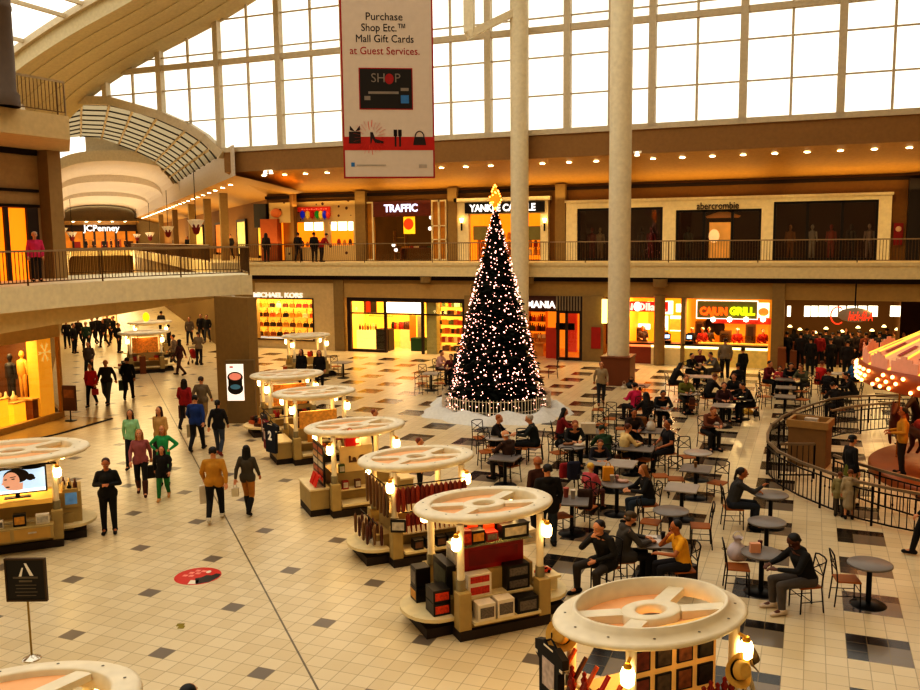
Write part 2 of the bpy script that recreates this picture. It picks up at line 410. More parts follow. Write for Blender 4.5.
# end wall of the corridor
m = MB(); a, b = cp(-11, TE), cp(19, TE); d = Vector((-S2, S2, 0))*.4; m.prism([(a.x, a.y), (b.x, b.y), (b.x+d.x, b.y+d.y), (a.x+d.x, a.y+d.y)], 0, 15)
struct(m.build('wall_corridor_end', CREAM))
a, b, c = cp(-9, TE-7, 4.4), cp(18, TE-7, 4.4), cp(18, TE, 4.4); m = MB(); d = cp(-9, TE, 4.4); m.prism([(p.x, p.y) for p in (a, b, c, d)], 4.35, 5.1); struct(m.build('floor_corridor_end', FASC))
a, b, c, d = cp(-3, TE-6, 9.6), cp(12.5, TE-6, 9.6), cp(12.5, TE, 9.0), cp(-3, TE, 9.0); m = MB(); m.quad(a, b, c, d); struct(m.build('ceiling_corridor_end', SOFF))
# glazed vault mitred against the window wall, then white plaster vault
def vprof(c0, c1, zs, za, n=20, pw=.8):
    out = []
    for i in range(n+1):
        th = PI*i/n; out.append(((c0+c1)/2-(c1-c0)/2*math.cos(th), zs+(za-zs)*math.sin(th)**pw))
    return out
def tm(c, t): return max(t, (44.1-c/2)/S2)       # never in front of the window wall
prof = []
VT = [(-8, 11.6), (-7.2, 12.7), (-6, 13.5), (-3.5, 14.6), (-1, 15.25), (1, 15.45), (3.3, 15.25), (5.2, 14.8), (7.05, 14.17), (9.2, 13.28), (10.3, 12.64), (11.0, 12.1), (11.5, 11.5)]
prof = VT
m = MB()
for (p, z), (q, y) in zip(prof, prof[1:]): m.quad(cp(p, tm(p, 0), z), cp(q, tm(q, 0), y), cp(q, 84, y), cp(p, 84, z))
mg = bpy.data.materials.new('milky_glass'); mg.use_nodes = True; nt = mg.node_tree; nt.nodes.remove(nt.nodes['Principled BSDF'])
tl = nt.nodes.new('ShaderNodeBsdfTranslucent'); tl.inputs[0].default_value = lin('#a89c82'); df = nt.nodes.new('ShaderNodeBsdfDiffuse'); df.inputs[0].default_value = lin('#9a8e76'); mx = nt.nodes.new('ShaderNodeMixShader'); mx.inputs[0].default_value = .3
nt.links.new(tl.outputs[0], mx.inputs[1]); nt.links.new(df.outputs[0], mx.inputs[2]); nt.links.new(mx.outputs[0], nt.nodes['Material Output'].inputs[0])
vg = struct(m.build('window_3', mg))
m = MB()
for i in range(16):
    s = 2.7*i
    for (p, z), (q, y) in zip(prof, prof[1:]):
        tp, tq = tm(p, 0)+s, tm(q, 0)+s
        if tp < 84 and tq < 84: m.bar(cp(p, tp, z-.04), cp(q, tq, y-.04), .09, .1)
m.build('dark_rib', mat('dark_rib', '#4a4438', .6), vg)
m = MB()
for p, z in prof[1:-1]: m.bar(cp(p, tm(p, 0), z-.05), cp(p, 84, z-.05), .14, .1)
m.build('purlin', FRAME, vg)
m = MB()
for t0, t1, zs, za in ((82, 99, 10.6, 13.3), (99, 119, 10.5, 12.6), (119, 151.8, 10.4, 12.1)):
    out = vprof(-2.5, 12, zs, za, 20, .55)
    for (p, z), (q, y) in zip(out, out[1:]): m.quad(cp(p, t0, z), cp(q, t0, y), cp(q, t1, y), cp(p, t1, z)); m.quad(cp(p, t0, z), cp(q, t0, y), cp(q, t0, y+.9), cp(p, t0, z+.9))
struct(m.build('ceiling_vault', PLAST))
m = MB(); out = vprof(-2.5, 12, 10.6, 13.6, 20, .55)
for (p, z), (q, y) in zip(out, out[1:]):
    if p > 1: m.quad(cp(p, 83, z), cp(q, 83, y), cp(q, 83, lerp(prof, q)), cp(p, 83, lerp(prof, p)))
struct(m.build('wall_lunette', PLAST))
for n, (t, w_) in enumerate(((60, .5), (68, .5), (78, .5), (92, .5), (108, .5))):
    m = MB(); q_ = cp(12.6, t); m.box((q_.x, q_.y, 7.3), (w_, w_, 4.4), A_45); struct(m.build('trim_%d' % (30+n), PIER))
# --- near corner beside the corridor mouth: pier, left wall, level slabs
a, b = G(219, 415), G(252, 421); d = (b-a).normalized(); nrm = Vector((-d.y, d.x, 0))
m = MB(); p = [a, b, b+nrm*.4, a+nrm*.4]; m.prism([(v.x, v.y) for v in p], 0, 4.4); struct(m.build('wall_pier', PIER))
PIERA, PIERB = a, b
EDGE = [Vector((-22.6, 8, 0)), Vector((-22.25, 14, 0))]+[G(u, v, 5.1).copy() for u, v in ((0, 288), (60, 284), (125, 280), (180, 277.5), (240, 275), (252, 275))]
for p in EDGE: p.z = 0
e2 = EDGE[-1]+Vector((-2.6, 2.8, 0))
back = [e2, Vector((-26.5, 30, 0)), Vector((-28.5, 24, 0)), Vector((-30, 8, 0))]
poly = [(p.x, p.y) for p in EDGE+back]
m = MB(); m.prism(poly, 4.35, 5.1); struct(m.build('floor_bridge', mat('bridge_fascia', '#e4d8b6', .65)))
inn = [p+Vector((-.45, 0, 0)) for p in EDGE]; zb = [3.55, 3.6, 3.7, 3.78, 3.9, 4.1, 4.3, 4.32]
m = MB(); q = inn+[p+Vector((-.3, .05, 0)) for p in reversed(inn)]; m.prism([(p.x, p.y) for p in q], zb+zb[::-1], 4.35); struct(m.build('trim_17', mat('bridge_bulkhead', '#d6bd88', .7)))
# left wall of level two and the level three balcony
PL = onY(44.5, 230, 23.3); PLX = PL.x
m = MB(); m.bx(-26.4, -26.1, 4, 24.5, 5.1, 10.0); struct(m.build('wall_left_upper', mat('left_wall_tan', '#b59a70', .7)))
m = MB()
for z0, z1, x in ((7.66, 7.76, -26.08), (8.2, 8.3, -26.08), (9.5, 9.7, -26.05)): m.bx(x, x+.08, 4, 24.3, z0, z1)
struct(m.build('trim_18', DARKGAP))
pa, pb = onY(36.5, 230, 24.4), onY(52, 230, 24.4)
m = MB(); m.bx(pa.x, pb.x, 24.4, 25.0, 5.1, 9.75); struct(m.build('trim_19', mat('left_pillar', '#9c8052', .7)))
c3 = onY(75, 140, 22.6)
m = MB(); m.prism([(-30, 4), (c3.x-1.2, 4), (c3.x-.4, 16), (c3.x, 22.4), (onY(69, 140, 25.2).x, 25.2), (-30, 25.2)], 9.7, 10.45); struct(m.build('floor_level_three', mat('level3_fascia', '#c7b083', .7)))
L3 = [Vector((c3.x-1.25, 4, 0)), Vector((c3.x-.45, 16, 0)), Vector((c3.x-.05, 22.3, 0)), Vector((onY(67, 140, 25).x, 25, 0))]
q = onY(-1, 60, 20); m = MB(); m.lathe([(.5, 10.45), (.5, 10.8), (.42, 10.9), (.42, 13.2), (.44, 13.25), (.44, 13.35), (.42, 13.4), (.36, 20)], 24, (q.x, q.y, 0)); struct(m.build('trim_20', mat('dark_stone_column', '#5d4c3c', .6)))
m = MB(); m.bx(-33, -32.7, 4, 26, 10.45, 15); struct(m.build('wall_left_level_three', CREAM))
# floor strip in front of the left shop
m = MB(); p = [G(112, 419), G(58, 434.5), G(0, 447.5), Vector((-23.6, 12, 0)), Vector((-24.9, 12, 0)), Vector((-25.6, 24.5, 0))]; m.prism([(v.x, v.y) for v in p], 0, .012); struct(m.build('floor_threshold', mat('dark_threshold', '#a88a50', .25)))
m = MB()
for p, q in ((G(112, 419), G(58, 434.5)), (G(58, 434.5), G(0, 447.5))): m.bar(p+Vector((0, 0, .02)), q+Vector((0, 0, .02)), .09, .03)
struct(m.build('trim_21', DARKGAP))

# ================================================================= RAILINGS
def railing(label, pts, z0, h=1.05, step=4.2, name='balcony_railing', pm=None, tm=None, gap=.13, r=.012, closed=False, fancy=False):
    pm = pm or RAILM; tm = tm or RAILT
    root = thing(name, label, 'railing', (pts[0].x, pts[0].y, z0)); o = Vector((pts[0].x, pts[0].y, 0))
    P = [p-o for p in pts]
    m = MB()
    for a, b in zip(P, P[1:]): m.bar(a+Vector((0, 0, h)), b+Vector((0, 0, h)), .07, .06)
    m.build('top_rail', tm, root)
    m = MB()
    for a, b in zip(P, P[1:]): m.bar(a+Vector((0, 0, .1)), b+Vector((0, 0, .1)), .035, .03)
    m.build('bottom_rail', pm, root)
    if fancy:
        m = MB()
        for a, b in zip(P, P[1:]): m.bar(a+Vector((0, 0, h-.14)), b+Vector((0, 0, h-.14)), .03, .03)
        m.build('middle_rail', pm, root)
    acc = 0.; nextp = 0.; pan = MB(); posts = []
    for a, b in zip(P, P[1:]):
        L = (b-a).length; s = 0.
        n = max(1, int(L/gap))
        for i in range(n):
            q = a+(b-a)*(i/n)
            if acc+L*i/n >= nextp-1e-6:
                posts.append(q); nextp += step
                if pan.v: pan.build('picket_panel', pm, root); pan = MB()
            else:
                pan.tube(q+Vector((0, 0, .1)), q+Vector((0, 0, h-(.14 if fancy else 0))), r, r, 6, cap=False)
                if fancy and i % 3 == 0: pan.ell(q+Vector((0, 0, h-.35)), (.022, .022, .04), n=6, k=4)
        acc += L
    posts.append(P[-1])
    if pan.v: pan.build('picket_panel', pm, root)
    for q in posts:
        m = MB(); m.tube(q, q+Vector((0, 0, h)), .026, .026, 8); m.build('post', pm, root)
    return root
def V(x, y, z=0): return Vector((x, y, z))
railing('long slim metal railing along the far upper walkway below the dark clothing shop', [V(-31.8, 44.12), V(13.5, 44.12)], 5.1)
ins = [p+Vector((-.12, 0, 0)) for p in EDGE]
railing('curved metal railing on the near edge of the bridge below the department store sign', ins+[e2+V(.1, 0)], 5.1, gap=.14, step=3)
railing('metal railing on the far edge of the bridge seen through the near railing', [e2, V(-26.3, 29.7), V(-28.2, 24.2)], 5.1, gap=.14, step=3)
railing('metal railing of the third level balcony beside the dark stone column', L3, 10.45, gap=.14, step=3)
cr = railing('long railing beside the upper corridor walkway leading to the department store', [cp(10.4, 56), cp(10.4, TE-8)], 5.1, gap=.25, step=8, r=.02)
# ================================================================= SHOPS
def part(m, name, mt, root, bevel=0):
    l = root.location; m.v = [(x-l.x, y-l.y, z-l.z) for x, y, z in m.v]
    return m.build(name, mt, root, bevel=bevel)
def sub(m, name, mt, root, par):
    l = root.location; m.v = [(x-l.x, y-l.y, z-l.z) for x, y, z in m.v]
    return m.build(name, mt, par)
def XU(u, Y): return onY(u, 240, Y).x
def one(m, name, mt, label, cat, group=None, base=None):
    "a thing that is a single mesh, its origin at its base"
    xs = [p[0] for p in m.v]; ys = [p[1] for p in m.v]; zs = [p[2] for p in m.v]
    c = base or ((min(xs)+max(xs))/2, (min(ys)+max(ys))/2, min(zs))
    m.v = [(x-c[0], y-c[1], z-c[2]) for x, y, z in m.v]
    return tag(m.build(name, mt, loc=c), label, cat, group)
def sign_text(body, u0, u1, v, Y, size, mt, root, dy=-.06, par=None, **k):
    a, b = onY(u0, v, Y), onY(u1, v, Y); me = text_mesh(body, size, mt, **k)
    w = max(p.co.x for p in me.vertices)-min(p.co.x for p in me.vertices)
    for p in me.vertices: p.co.x *= (b.x-a.x)/w
    o = obj('lettering', me, par or root, ((a.x+b.x)/2-root.location.x, Y+dy-root.location.y, (a.z+b.z)/2-root.location.z)); o.rotation_euler = (PI/2, 0, 0)
    return o
LIT = glow('white_letter_glow', '#fff4e8', 1.5); REDLIT = glow('red_letter_glow', '#ff4a28', 1.3); YELLIT = glow('yellow_letter_glow', '#e8ff20', 1.5); MENU = glow('menu_glow', '#fff2d0', 2.4)
GOLDWALL = mat('golden_glow_wall', '#d08a24', .7, emit=.8, ecol='#ff9a22', var=.3, scale=1.5); ORWALL = mat('orange_glow_wall', '#c8741c', .7, emit=.55, ecol='#ffa02c', var=.25, scale=1.5)  # wall emission stands in for lamplight inside the shops
BRIGHT = mat('bright_glow_wall', '#f0c060', .7, emit=.8, ecol='#ffb844', var=.45, scale=1.2); DIM = mat('dim_shop_wall', '#140c08', .8, emit=.015, ecol='#ff8030', var=.5, scale=1)  # inner shop light put into these walls as emission too
IVORY = mat('ivory_surround', '#e4d8b2', .6); DKFR = mat('dark_frame', '#2c1a12', .45); SHELF = mat('light_shelf', '#d8a95a', .6)
GOODS = [mat('goods_'+n, c, .5) for n, c in (('red', '#a3281a'), ('gold', '#c98a2a'), ('brown', '#5c3216'), ('cream', '#e6cf9c'), ('black', '#1d1512'), ('green', '#4a5a2a'), ('rust', '#b4531c'))]
def room(root, x0, x1, y0, y1, z0, z1, wall, name='interior'):  # walls passed in carry emission as the shop's inner light
    m = MB(); m.quad((x0, y1, z0), (x1, y1, z0), (x1, y1, z1), (x0, y1, z1)); m.quad((x0, y0, z0), (x0, y1, z0), (x0, y1, z1), (x0, y0, z1)); m.quad((x1, y0, z0), (x1, y1, z0), (x1, y1, z1), (x1, y0, z1))
    m.quad((x0, y0, z1), (x1, y0, z1), (x1, y1, z1), (x0, y1, z1))
    return part(m, name, wall, root)
def framebox(m, x0, x1, y0, y1, z0, z1, t, bottom=True):
    m.bx(x0, x0+t, y0, y1, z0, z1); m.bx(x1-t, x1, y0, y1, z0, z1); m.bx(x0+t, x1-t, y0, y1, z1-t, z1)
    if bottom: m.bx(x0+t, x1-t, y0, y1, z0, z0+t)
def pane(root, x0, x1, Y, z0, z1, par=None): 
    m = MB(); m.quad((x0, Y, z0), (x1, Y, z0), (x1, Y, z1), (x0, Y, z1)); return part(m, 'pane', GLASS, root)
def shelf_unit(x0, x1, y, z0, levels, dz, label, d=.35, mt=None):
    t = thing('display_shelf', label, 'shelf', ((x0+x1)/2, y, z0)); h = levels*dz
    m = MB(); m.bx(x0, x0+.04, y-d/2, y+d/2, z0, z0+h); m.bx(x1-.04, x1, y-d/2, y+d/2, z0, z0+h); part(m, 'side_panel', mt or SHELF, t)
    for i in range(levels):
        m = MB(); m.bx(x0+.04, x1-.04, y-d/2, y+d/2, z0+i*dz, z0+i*dz+.03); part(m, 'shelf', mt or SHELF, t)
    return t
_small = {}
def small_good(kind, mt):
    if (kind, mt.name) in _small: return _small[kind, mt.name]
    m = MB()
    if kind == 'jar': m.lathe([(0, 0), (.07, 0), (.08, .04), (.08, .18), (.055, .21), (.055, .26), (0, .26)], 10)
    elif kind == 'box': m.bx(-.1, .1, -.08, .08, 0, .22)
    elif kind == 'bottle': m.lathe([(0, 0), (.05, 0), (.05, .16), (.02, .2), (.02, .27), (0, .27)], 8)
    elif kind == 'folded_garment': m.bx(-.16, .16, -.13, .13, 0, .1)
    _small[kind, mt.name] = m.mesh(kind, mt); return _small[kind, mt.name]
def goods(kind, pts, label, group, cat=None, mats=None, s=1.0):
    for i, p in enumerate(pts):
        mt = (mats or GOODS)[RND.randrange(len(mats or GOODS))]
        o = obj(kind, small_good(kind, mt), None, p); k = s*RND.uniform(.85, 1.15); o.scale = (k, k, k); o.rotation_euler.z = RND.uniform(-.3, .3)
        tag(o, label, cat or kind.replace('_', ' '), group)
def rowpts(x0, x1, n, y, z): return [(x0+(x1-x0)*(i+.5)/n, y, z) for i in range(n)]

# ---- upper level, Y = 48
YU = 48.0; ZU = 5.1
# popcorn / candy kiosk shop with balloons on its sign
x0, x1 = XU(271, YU), XU(358, YU); sh = thing('storefront', 'cream spotted upper shop with red sign over a row of coloured balloons', 'shop', ((x0+x1)/2, YU, ZU))
spot = mat('cream_spotted', '#d8bd84', .6); bp = spot.node_tree
vor = bp.nodes.new('ShaderNodeTexVoronoi'); vor.inputs['Scale'].default_value = 1.7; tcn = bp.nodes.new('ShaderNodeTexCoord'); bp.links.new(tcn.outputs['Object'], vor.inputs['Vector'])
ltn = bp.nodes.new('ShaderNodeMath'); ltn.operation = 'LESS_THAN'; ltn.inputs[1].default_value = .16; bp.links.new(vor.outputs['Distance'], ltn.inputs[0])
mxn = bp.nodes.new('ShaderNodeMix'); mxn.data_type = 'RGBA'; mxn.inputs[6].default_value = lin('#d8bd84'); mxn.inputs[7].default_value = lin('#5a3020'); bp.links.new(ltn.outputs[0], mxn.inputs[0]); bp.links.new(mxn.outputs[2], bp.nodes['Principled BSDF'].inputs['Base Color'])
m = MB(); za, zb = onY(300, 222.5, YU).z, onY(300, 202, YU).z; m.bx(x0, x1, YU-.1, YU+.1, za, zb); xm = XU(326, YU); xc = XU(281, YU)
m.bx(xm-.05, xm+.35, YU-.1, YU+.1, ZU, za); m.bx(x1-.25, x1, YU-.1, YU+.1, ZU, za); m.bx(XU(286, YU), xm, YU-.12, YU, ZU, ZU+.85); m.bx(xm, x1, YU-.12, YU, ZU, ZU+.95)
part(m, 'surround', spot, sh)
m = MB(); m.bx(x0-.5, xc, YU-.4, YU+.1, ZU, za+.25); part(m, 'side_panel', mat('orange_panel', '#a8551a', .6), sh)
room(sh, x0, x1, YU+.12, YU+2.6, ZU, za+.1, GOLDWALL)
m = MB()
for u0, u1 in ((305, 309), (310, 313), (315, 323), (330, 336.5), (338.5, 347), (349, 357.5)):
    a, b = onY(u0, 230.5, YU+.2), onY(u1, 221.5, YU+.2); m.bx(a.x, b.x, YU+.15, YU+.2, a.z, b.z)
part(m, 'menu_board', MENU, sh)
a, b = onY(298, 212, YU-.15), onY(330, 206.5, YU-.15); m = MB(); m.bx(a.x, b.x, YU-.2, YU-.1, a.z, b.z); sg = part(m, 'sign', mat('red_sign', '#c9331d', .5, emit=.35), sh)
m = MB()
for i in range(11): xx = a.x+.35+(b.x-a.x-.6)*i/10.; m.bx(xx-.05, xx+.05, YU-.23, YU-.2, a.z+.12, b.z-.1-.04*(i % 2))
sub(m, 'lettering', mat('sign_pink', '#f08a70', .5, emit=.5), sh, sg)
for i, (u, cl) in enumerate(((302.5, '#1f35c8'), (307.5, '#e0b040'), (312, '#b02018'), (317, '#1f8a2a'), (320.8, '#e8c040'), (324.5, '#1a30b8'), (328, '#d04020'))):
    q = onY(u, 214.5, YU-.2); m = MB(); m.ell(q, (.17, .1, .24)); m.tube(q-Vector((0, 0, .3)), q-Vector((0, 0, .22)), .05, .01, 6); part(m, 'balloon', mat('balloon%d' % i, cl, .4, emit=.3), sh)
m = MB(); q = onY(276, 213, YU-.15); m.ell(q, (.42, .04, .28)); part(m, 'badge', mat('orange_badge', '#e0823c', .5), sh)
q = onY(262, 215, 47.9); m = MB(); m.bx(q.x-.55, q.x+.35, 47.8, 48.1, q.z-.8, q.z+.7); part(m, 'wall_panel', mat('dark_green_panel', '#3a3428', .5), sh)
goods('jar', rowpts(XU(285, YU), XU(322, YU), 7, YU+.5, ZU+.87)+rowpts(XU(332, YU), XU(355, YU), 4, YU+.5, ZU+.97), 'small bright jar on the counter of the balloon sign shop', 'jars in the balloon sign shop', s=1.4)
# TRAFFIC
x0, x1 = XU(365, YU), XU(447.5, YU); z1 = onY(400, 201, YU).z; zs = onY(400, 216.5, YU).z
sh = thing('storefront', 'upper shop with glowing white capitals on a dark maroon header', 'shop', ((x0+x1)/2, YU, ZU)); xa, xb = XU(375.5, YU), XU(432, YU)
m = MB(); m.bx(x0, x1, YU+.06, YU+.1, z1-.1, z1); framebox(m, x0, XU(374.5, YU), YU-.1, YU+.1, ZU, z1, .1); framebox(m, xb, x1, YU-.1, YU+.1, ZU, z1, .1); xq = (xb+x1)/2; m.bx(xq-.06, xq+.06, YU-.1, YU+.1, ZU, z1)
for z in (ZU+1.2, ZU+2.0): m.bx(xb, x1, YU-.1, YU+.1, z, z+.07)
part(m, 'surround', IVORY, sh)
m = MB(); m.bx(x0+.1, xa, YU, YU+.05, ZU, z1-.05); m.bx(xb+.1, x1-.1, YU, YU+.05, ZU, z1-.05); part(m, 'side_panel', mat('ochre_panel', '#b7812c', .6, var=.35, scale=2), sh)
m = MB(); m.bx(xa-.05, xb, YU-.12, YU+.1, zs, z1); sg = part(m, 'sign', mat('maroon_header', '#6a2c14', .5), sh)
sign_text('TRAFFIC', 384.5, 418, 208.5, YU-.12, .62, glow('blue_white_glow', '#e6e6ff', 1.5), sh, par=sg, bold=.018)
room(sh, xa, xb, YU+.12, YU+3, ZU, zs+.1, mat('brown_shop_wall', '#5a3c18', .7, emit=.1, ecol='#c8802a', var=.5, scale=1.2))
pane(sh, xa, xb, YU, ZU, zs)
m = MB(); a, b = onY(404, 234, YU+.1), onY(415, 216.5, YU+.1); m.bx(a.x, b.x, YU+.05, YU+.1, a.z, b.z); o = part(m, 'poster', mat('yellow_poster', '#f0b428', .5, emit=1, ecol='#f0b428'), sh)
m = MB(); q = onY(408.5, 224, YU+.03); m.ell(q, (.32, .02, .34)); sub(m, 'poster_face', mat('red_poster_face', '#d84a18', .5, emit=.6), sh, o)
for i, (u, v) in enumerate(((393.5, 245), (396, 250), (430, 228.5), (431, 217.5))):
    q = onY(u, v, YU+.8); m = MB(); m.ell(q, (.13, .08, .12)); part(m, 'spotlight', LIT, sh)
shelf_unit(XU(380, YU), XU(392, YU), YU+2, ZU, 4, .45, 'dark display shelf inside the shop with the maroon header'); 
goods('folded_garment', rowpts(XU(395, YU), XU(430, YU), 8, YU+1, ZU+.75), 'folded shirt on the low table in the shop with the maroon header', 'folded shirts in the shop with the maroon header')
m = MB(); m.bx(XU(394, YU), XU(431, YU), YU+.7, YU+1.4, ZU+.68, ZU+.75); 
for u in (395, 430): m.bx(XU(u, YU)-.04, XU(u, YU)+.04, YU+.75, YU+1.35, ZU, ZU+.68)
one(m, 'display_table', WOOD, 'low wooden display table inside the shop with the maroon header', 'table')
# YANKEE CANDLE
x0, x1 = XU(458, YU), XU(553, YU); z1 = onY(500, 197.5, YU).z; zs = onY(500, 214, YU).z
sh = thing('storefront', 'upper candle shop with white serif letters on a black sign', 'shop', ((x0+x1)/2, YU, ZU)); xa, xb = x0+.75, XU(543, YU)-.1
m = MB(); m.bx(x0, xa, YU-.2, YU+.1, ZU, z1); m.bx(xb, XU(549, YU), YU-.2, YU+.1, ZU, z1); m.bx(x0-.12, x1-.1, YU-.3, YU+.1, z1-.22, z1); m.bx(xa, xb, YU-.15, YU+.1, zs, z1-.2); part(m, 'surround', IVORY, sh)
a, b = onY(465, 213.5, YU-.25), onY(544.5, 201, YU-.25); m = MB(); m.bx(a.x, b.x, YU-.28, YU-.15, a.z, b.z); sg = part(m, 'sign', mat('black_sign', '#15100e', .4), sh)
sign_text('YANKEE CANDLE', 470, 536, 208, YU-.28, .55, LIT, sh, par=sg, bold=.02)
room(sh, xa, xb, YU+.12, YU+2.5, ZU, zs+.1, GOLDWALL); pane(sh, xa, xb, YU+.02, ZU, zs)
for u in (461.5, 544.5):
    q = onY(u, 221, YU-.3); m = MB(); m.lathe([(.05, -.1), (.12, .14), (.0, .16)], 10, q); l = part(m, 'wall_lamp', glow('lamp_glow', '#ffcf80', 9), sh); m = MB(); m.tube(q-Vector((0, 0, .55)), q-Vector((0, 0, .1)), .05, .05, 8); sub(m, 'bracket', BLK, sh, l)
for u0, u1 in ((474, 488), (529, 541)):
    a, b = onY(u0, 240, YU+.6), onY(u1, 226, YU+.6); m = MB(); m.bx(a.x, b.x, YU+.5, YU+.6, a.z, b.z); part(m, 'green_board', mat('sage_board', '#7d8050', .6), sh)
for i in range(3): goods('jar', rowpts(xa+.2, xb-.2, 12, YU+1.2, ZU+.3+.45*i), 'candle jar on the low display of the candle shop', 'candle jars in the candle shop', 'candle', s=1.5, mats=[GOODS[0], GOODS[1], GOODS[3], GOODS[6]])
m = MB()
for i in range(3): m.bx(xa+.1, xb-.1, YU+1, YU+1.45, ZU+.26+.45*i, ZU+.3+.45*i)
m.bx(xa+.1, xa+.16, YU+1, YU+1.45, ZU, ZU+1.4); m.bx(xb-.16, xb-.1, YU+1, YU+1.45, ZU, ZU+1.4)
one(m, 'display_rack', SHELF, 'three tiered rack of candle jars inside the candle shop', 'rack')
# abercrombie
x0, x1 = XU(567, YU), XU(890, YU); z1 = onY(720, 197, YU).z
sh = thing('storefront', 'wide ivory-framed upper shop with dark windows and black lowercase letters', 'shop', ((x0+x1)/2, YU, ZU))
op = [(578, 663), (676, 761), (773, 877)]; zo = [onY(620, 208, YU).z, onY(720, 209.5, YU).z, onY(820, 201, YU).z]
m = MB(); e = x0
for (u0, u1), z in zip(op, zo): m.bx(e, XU(u0, YU), YU-.25, YU+.1, ZU, z1); m.bx(XU(u0, YU), XU(u1, YU), YU-.25, YU+.1, z, z1); e = XU(u1, YU)
m.bx(e, x1, YU-.25, YU+.1, ZU, z1); m.bx(x0-.06, x1+.06, YU-.31, YU+.1, z1-.12, z1+.02); part(m, 'surround', IVORY, sh)
sign_text('abercrombie', 697, 739, 206, YU-.27, .5, mat('black_letters', '#17100d', .5), sh, bold=.004)
m = MB()
for (u0, u1), z in zip(op, zo):
    a, b = XU(u0, YU), XU(u1, YU); framebox(m, a, b, YU-.12, YU, ZU, z, .12)
    for k in (1, 2) if u0 != 578 else (1,): xx = a+(b-a)*k/(3 if u0 != 578 else 2); m.bx(xx-(.07 if u0 != 578 else .3), xx+(.07 if u0 != 578 else .3), YU-.12, YU, ZU, z)
part(m, 'window_frame', mat('black_frame', '#120c0a', .4), sh)
for (u0, u1), z in zip(op, zo):
    room(sh, XU(u0, YU), XU(u1, YU), YU+.1, YU+1.8, ZU, z, DIM); pane(sh, XU(u0, YU)+.1, XU(u1, YU)-.1, YU-.05, ZU, z-.1)
a, b = onY(709, 238, YU+.3), onY(731, 222, YU+.3); m = MB(); m.bx(a.x, b.x, YU+.3, YU+.36, ZU, b.z); o = part(m, 'lit_picture', mat('lit_picture', '#c88a3c', .5, emit=.3, ecol='#e8a850', var=.6, scale=1.5), sh)
q = onY(714, 236, YU+.28); m = MB(); m.ell(q, (.28, .02, .36)); sub(m, 'face_patch', mat('face_patch', '#f2c890', .5, emit=.5), sh, o)
q = onY(723, 216, YU+.2); m = MB(); m.lathe([(.0, .3), (.9, 0), (.8, -.1)], 16, q, sy=.15); part(m, 'canopy', mat('amber_canopy', '#8a5418', .5, emit=.3), sh)
_man = None
def mannequin():
    m = MB(); m.cap((0, 0, .95), (0, 0, 1.35), .14, .17); m.ell((0, 0, 1.68), (.09, .1, .13)); m.tube((0, 0, 1.4), (0, 0, 1.6), .05); 
    for s in (-1, 1): m.cap((s*.08, 0, .9), (s*.1, 0, .08), .09, .05); m.cap((s*.19, 0, 1.4), (s*.24, .02, .95), .055, .04)
    return m
for u, cl, lb in ((592, '#a83018', 'window mannequin in a dark red top behind the thick white column'), (600, '#c8a070', 'window mannequin in a tan top in the dark window'), (642, '#6a4020', 'window mannequin in brown in the narrow dark pane'), (651, '#c02a30', 'window mannequin in red in the narrow dark pane'),
                  (688, '#8a7a68', 'grey window mannequin beside the dark shop entrance'), (790, '#d08030', 'window mannequin with an orange scarf in the wide dark window'), (812, '#e8d8c0', 'window mannequin in a pale top in the wide dark window'), (831, '#d85030', 'window mannequin in bright red in the wide dark window'), (851, '#5a3a2a', 'window mannequin in brown in the wide dark window'), (869, '#e0b8a0', 'window mannequin in a light pink top at the window corner')):
    one(mannequin(), 'mannequin', mat('mannequin_'+cl[1:], '#'+''.join('%02x' % int(int(cl[i:i+2], 16)*.55) for i in (1, 3, 5)), .6), lb, 'mannequin').location = (XU(u, YU+1.0), YU+1.0, ZU+.02)
# red wall panel and the dark next shop
a, b = onY(893, 245, 48.1), onY(903.5, 223, 48.1); m = MB(); m.bx(a.x, b.x, 48.05, 48.2, a.z, b.z); t = thing('wall_poster', 'red poster panel on the upper wall beside the dark windows', 'poster', ((a.x+b.x)/2, 48.1, a.z)); part(m, 'panel', mat('red_panel', '#8e1a12', .5), t); q = onY(898.5, 229, 48.05); m = MB(); m.ell(q, (.14, .02, .14)); part(m, 'emblem', mat('cream_emblem', '#d8b090', .5), t)
x0 = XU(906, YU); m = MB(); m.bx(x0, x0+.6, YU-.3, YU+.1, ZU, 9); m.bx(x0+.6, 13.5, YU-.3, YU+.1, 8.3, 9); t = thing('storefront', 'tall dark-framed upper shop at the end of the walkway', 'shop', (x0+1, YU, ZU)); part(m, 'surround', mat('charcoal_frame', '#241a14', .5), t); room(t, x0+.6, 13.5, YU+.1, YU+1.5, ZU, 8.3, mat('ochre_shop_wall', '#9c7030', .7, emit=.2))

# ---- ground level far side, Y = 44.5
YL = 44.5
# bag shop
x0, x1 = XU(236, YL), XU(336.5, YL); sh = thing('storefront', 'cream ground floor shop with a glowing window full of handbags', 'shop', ((x0+x1)/2, YL, 0))
wa, wb = onY(247, 342, YL), onY(313.5, 300.5, YL); wa.z = .55; wb.z = 2.95
m = MB(); m.bx(x0, wa.x, YL-.1, YL+.1, 0, 3.9); m.bx(wb.x, x1, YL-.1, YL+.1, 0, 3.9); m.bx(wa.x, wb.x, YL-.1, YL+.1, wb.z, 3.9); m.bx(wa.x, wb.x, YL-.1, YL+.1, 0, wa.z); part(m, 'facade', mat('ivory_facade', '#c9b284', .6), sh)
m = MB(); framebox(m, wa.x-.06, wb.x+.06, YL-.16, YL-.1, wa.z-.06, wb.z+.06, .07); part(m, 'window_frame', DKFR, sh)
room(sh, wa.x, wb.x, YL+.1, YL+1.3, wa.z, wb.z, BRIGHT); pane(sh, wa.x, wb.x, YL, wa.z, wb.z)
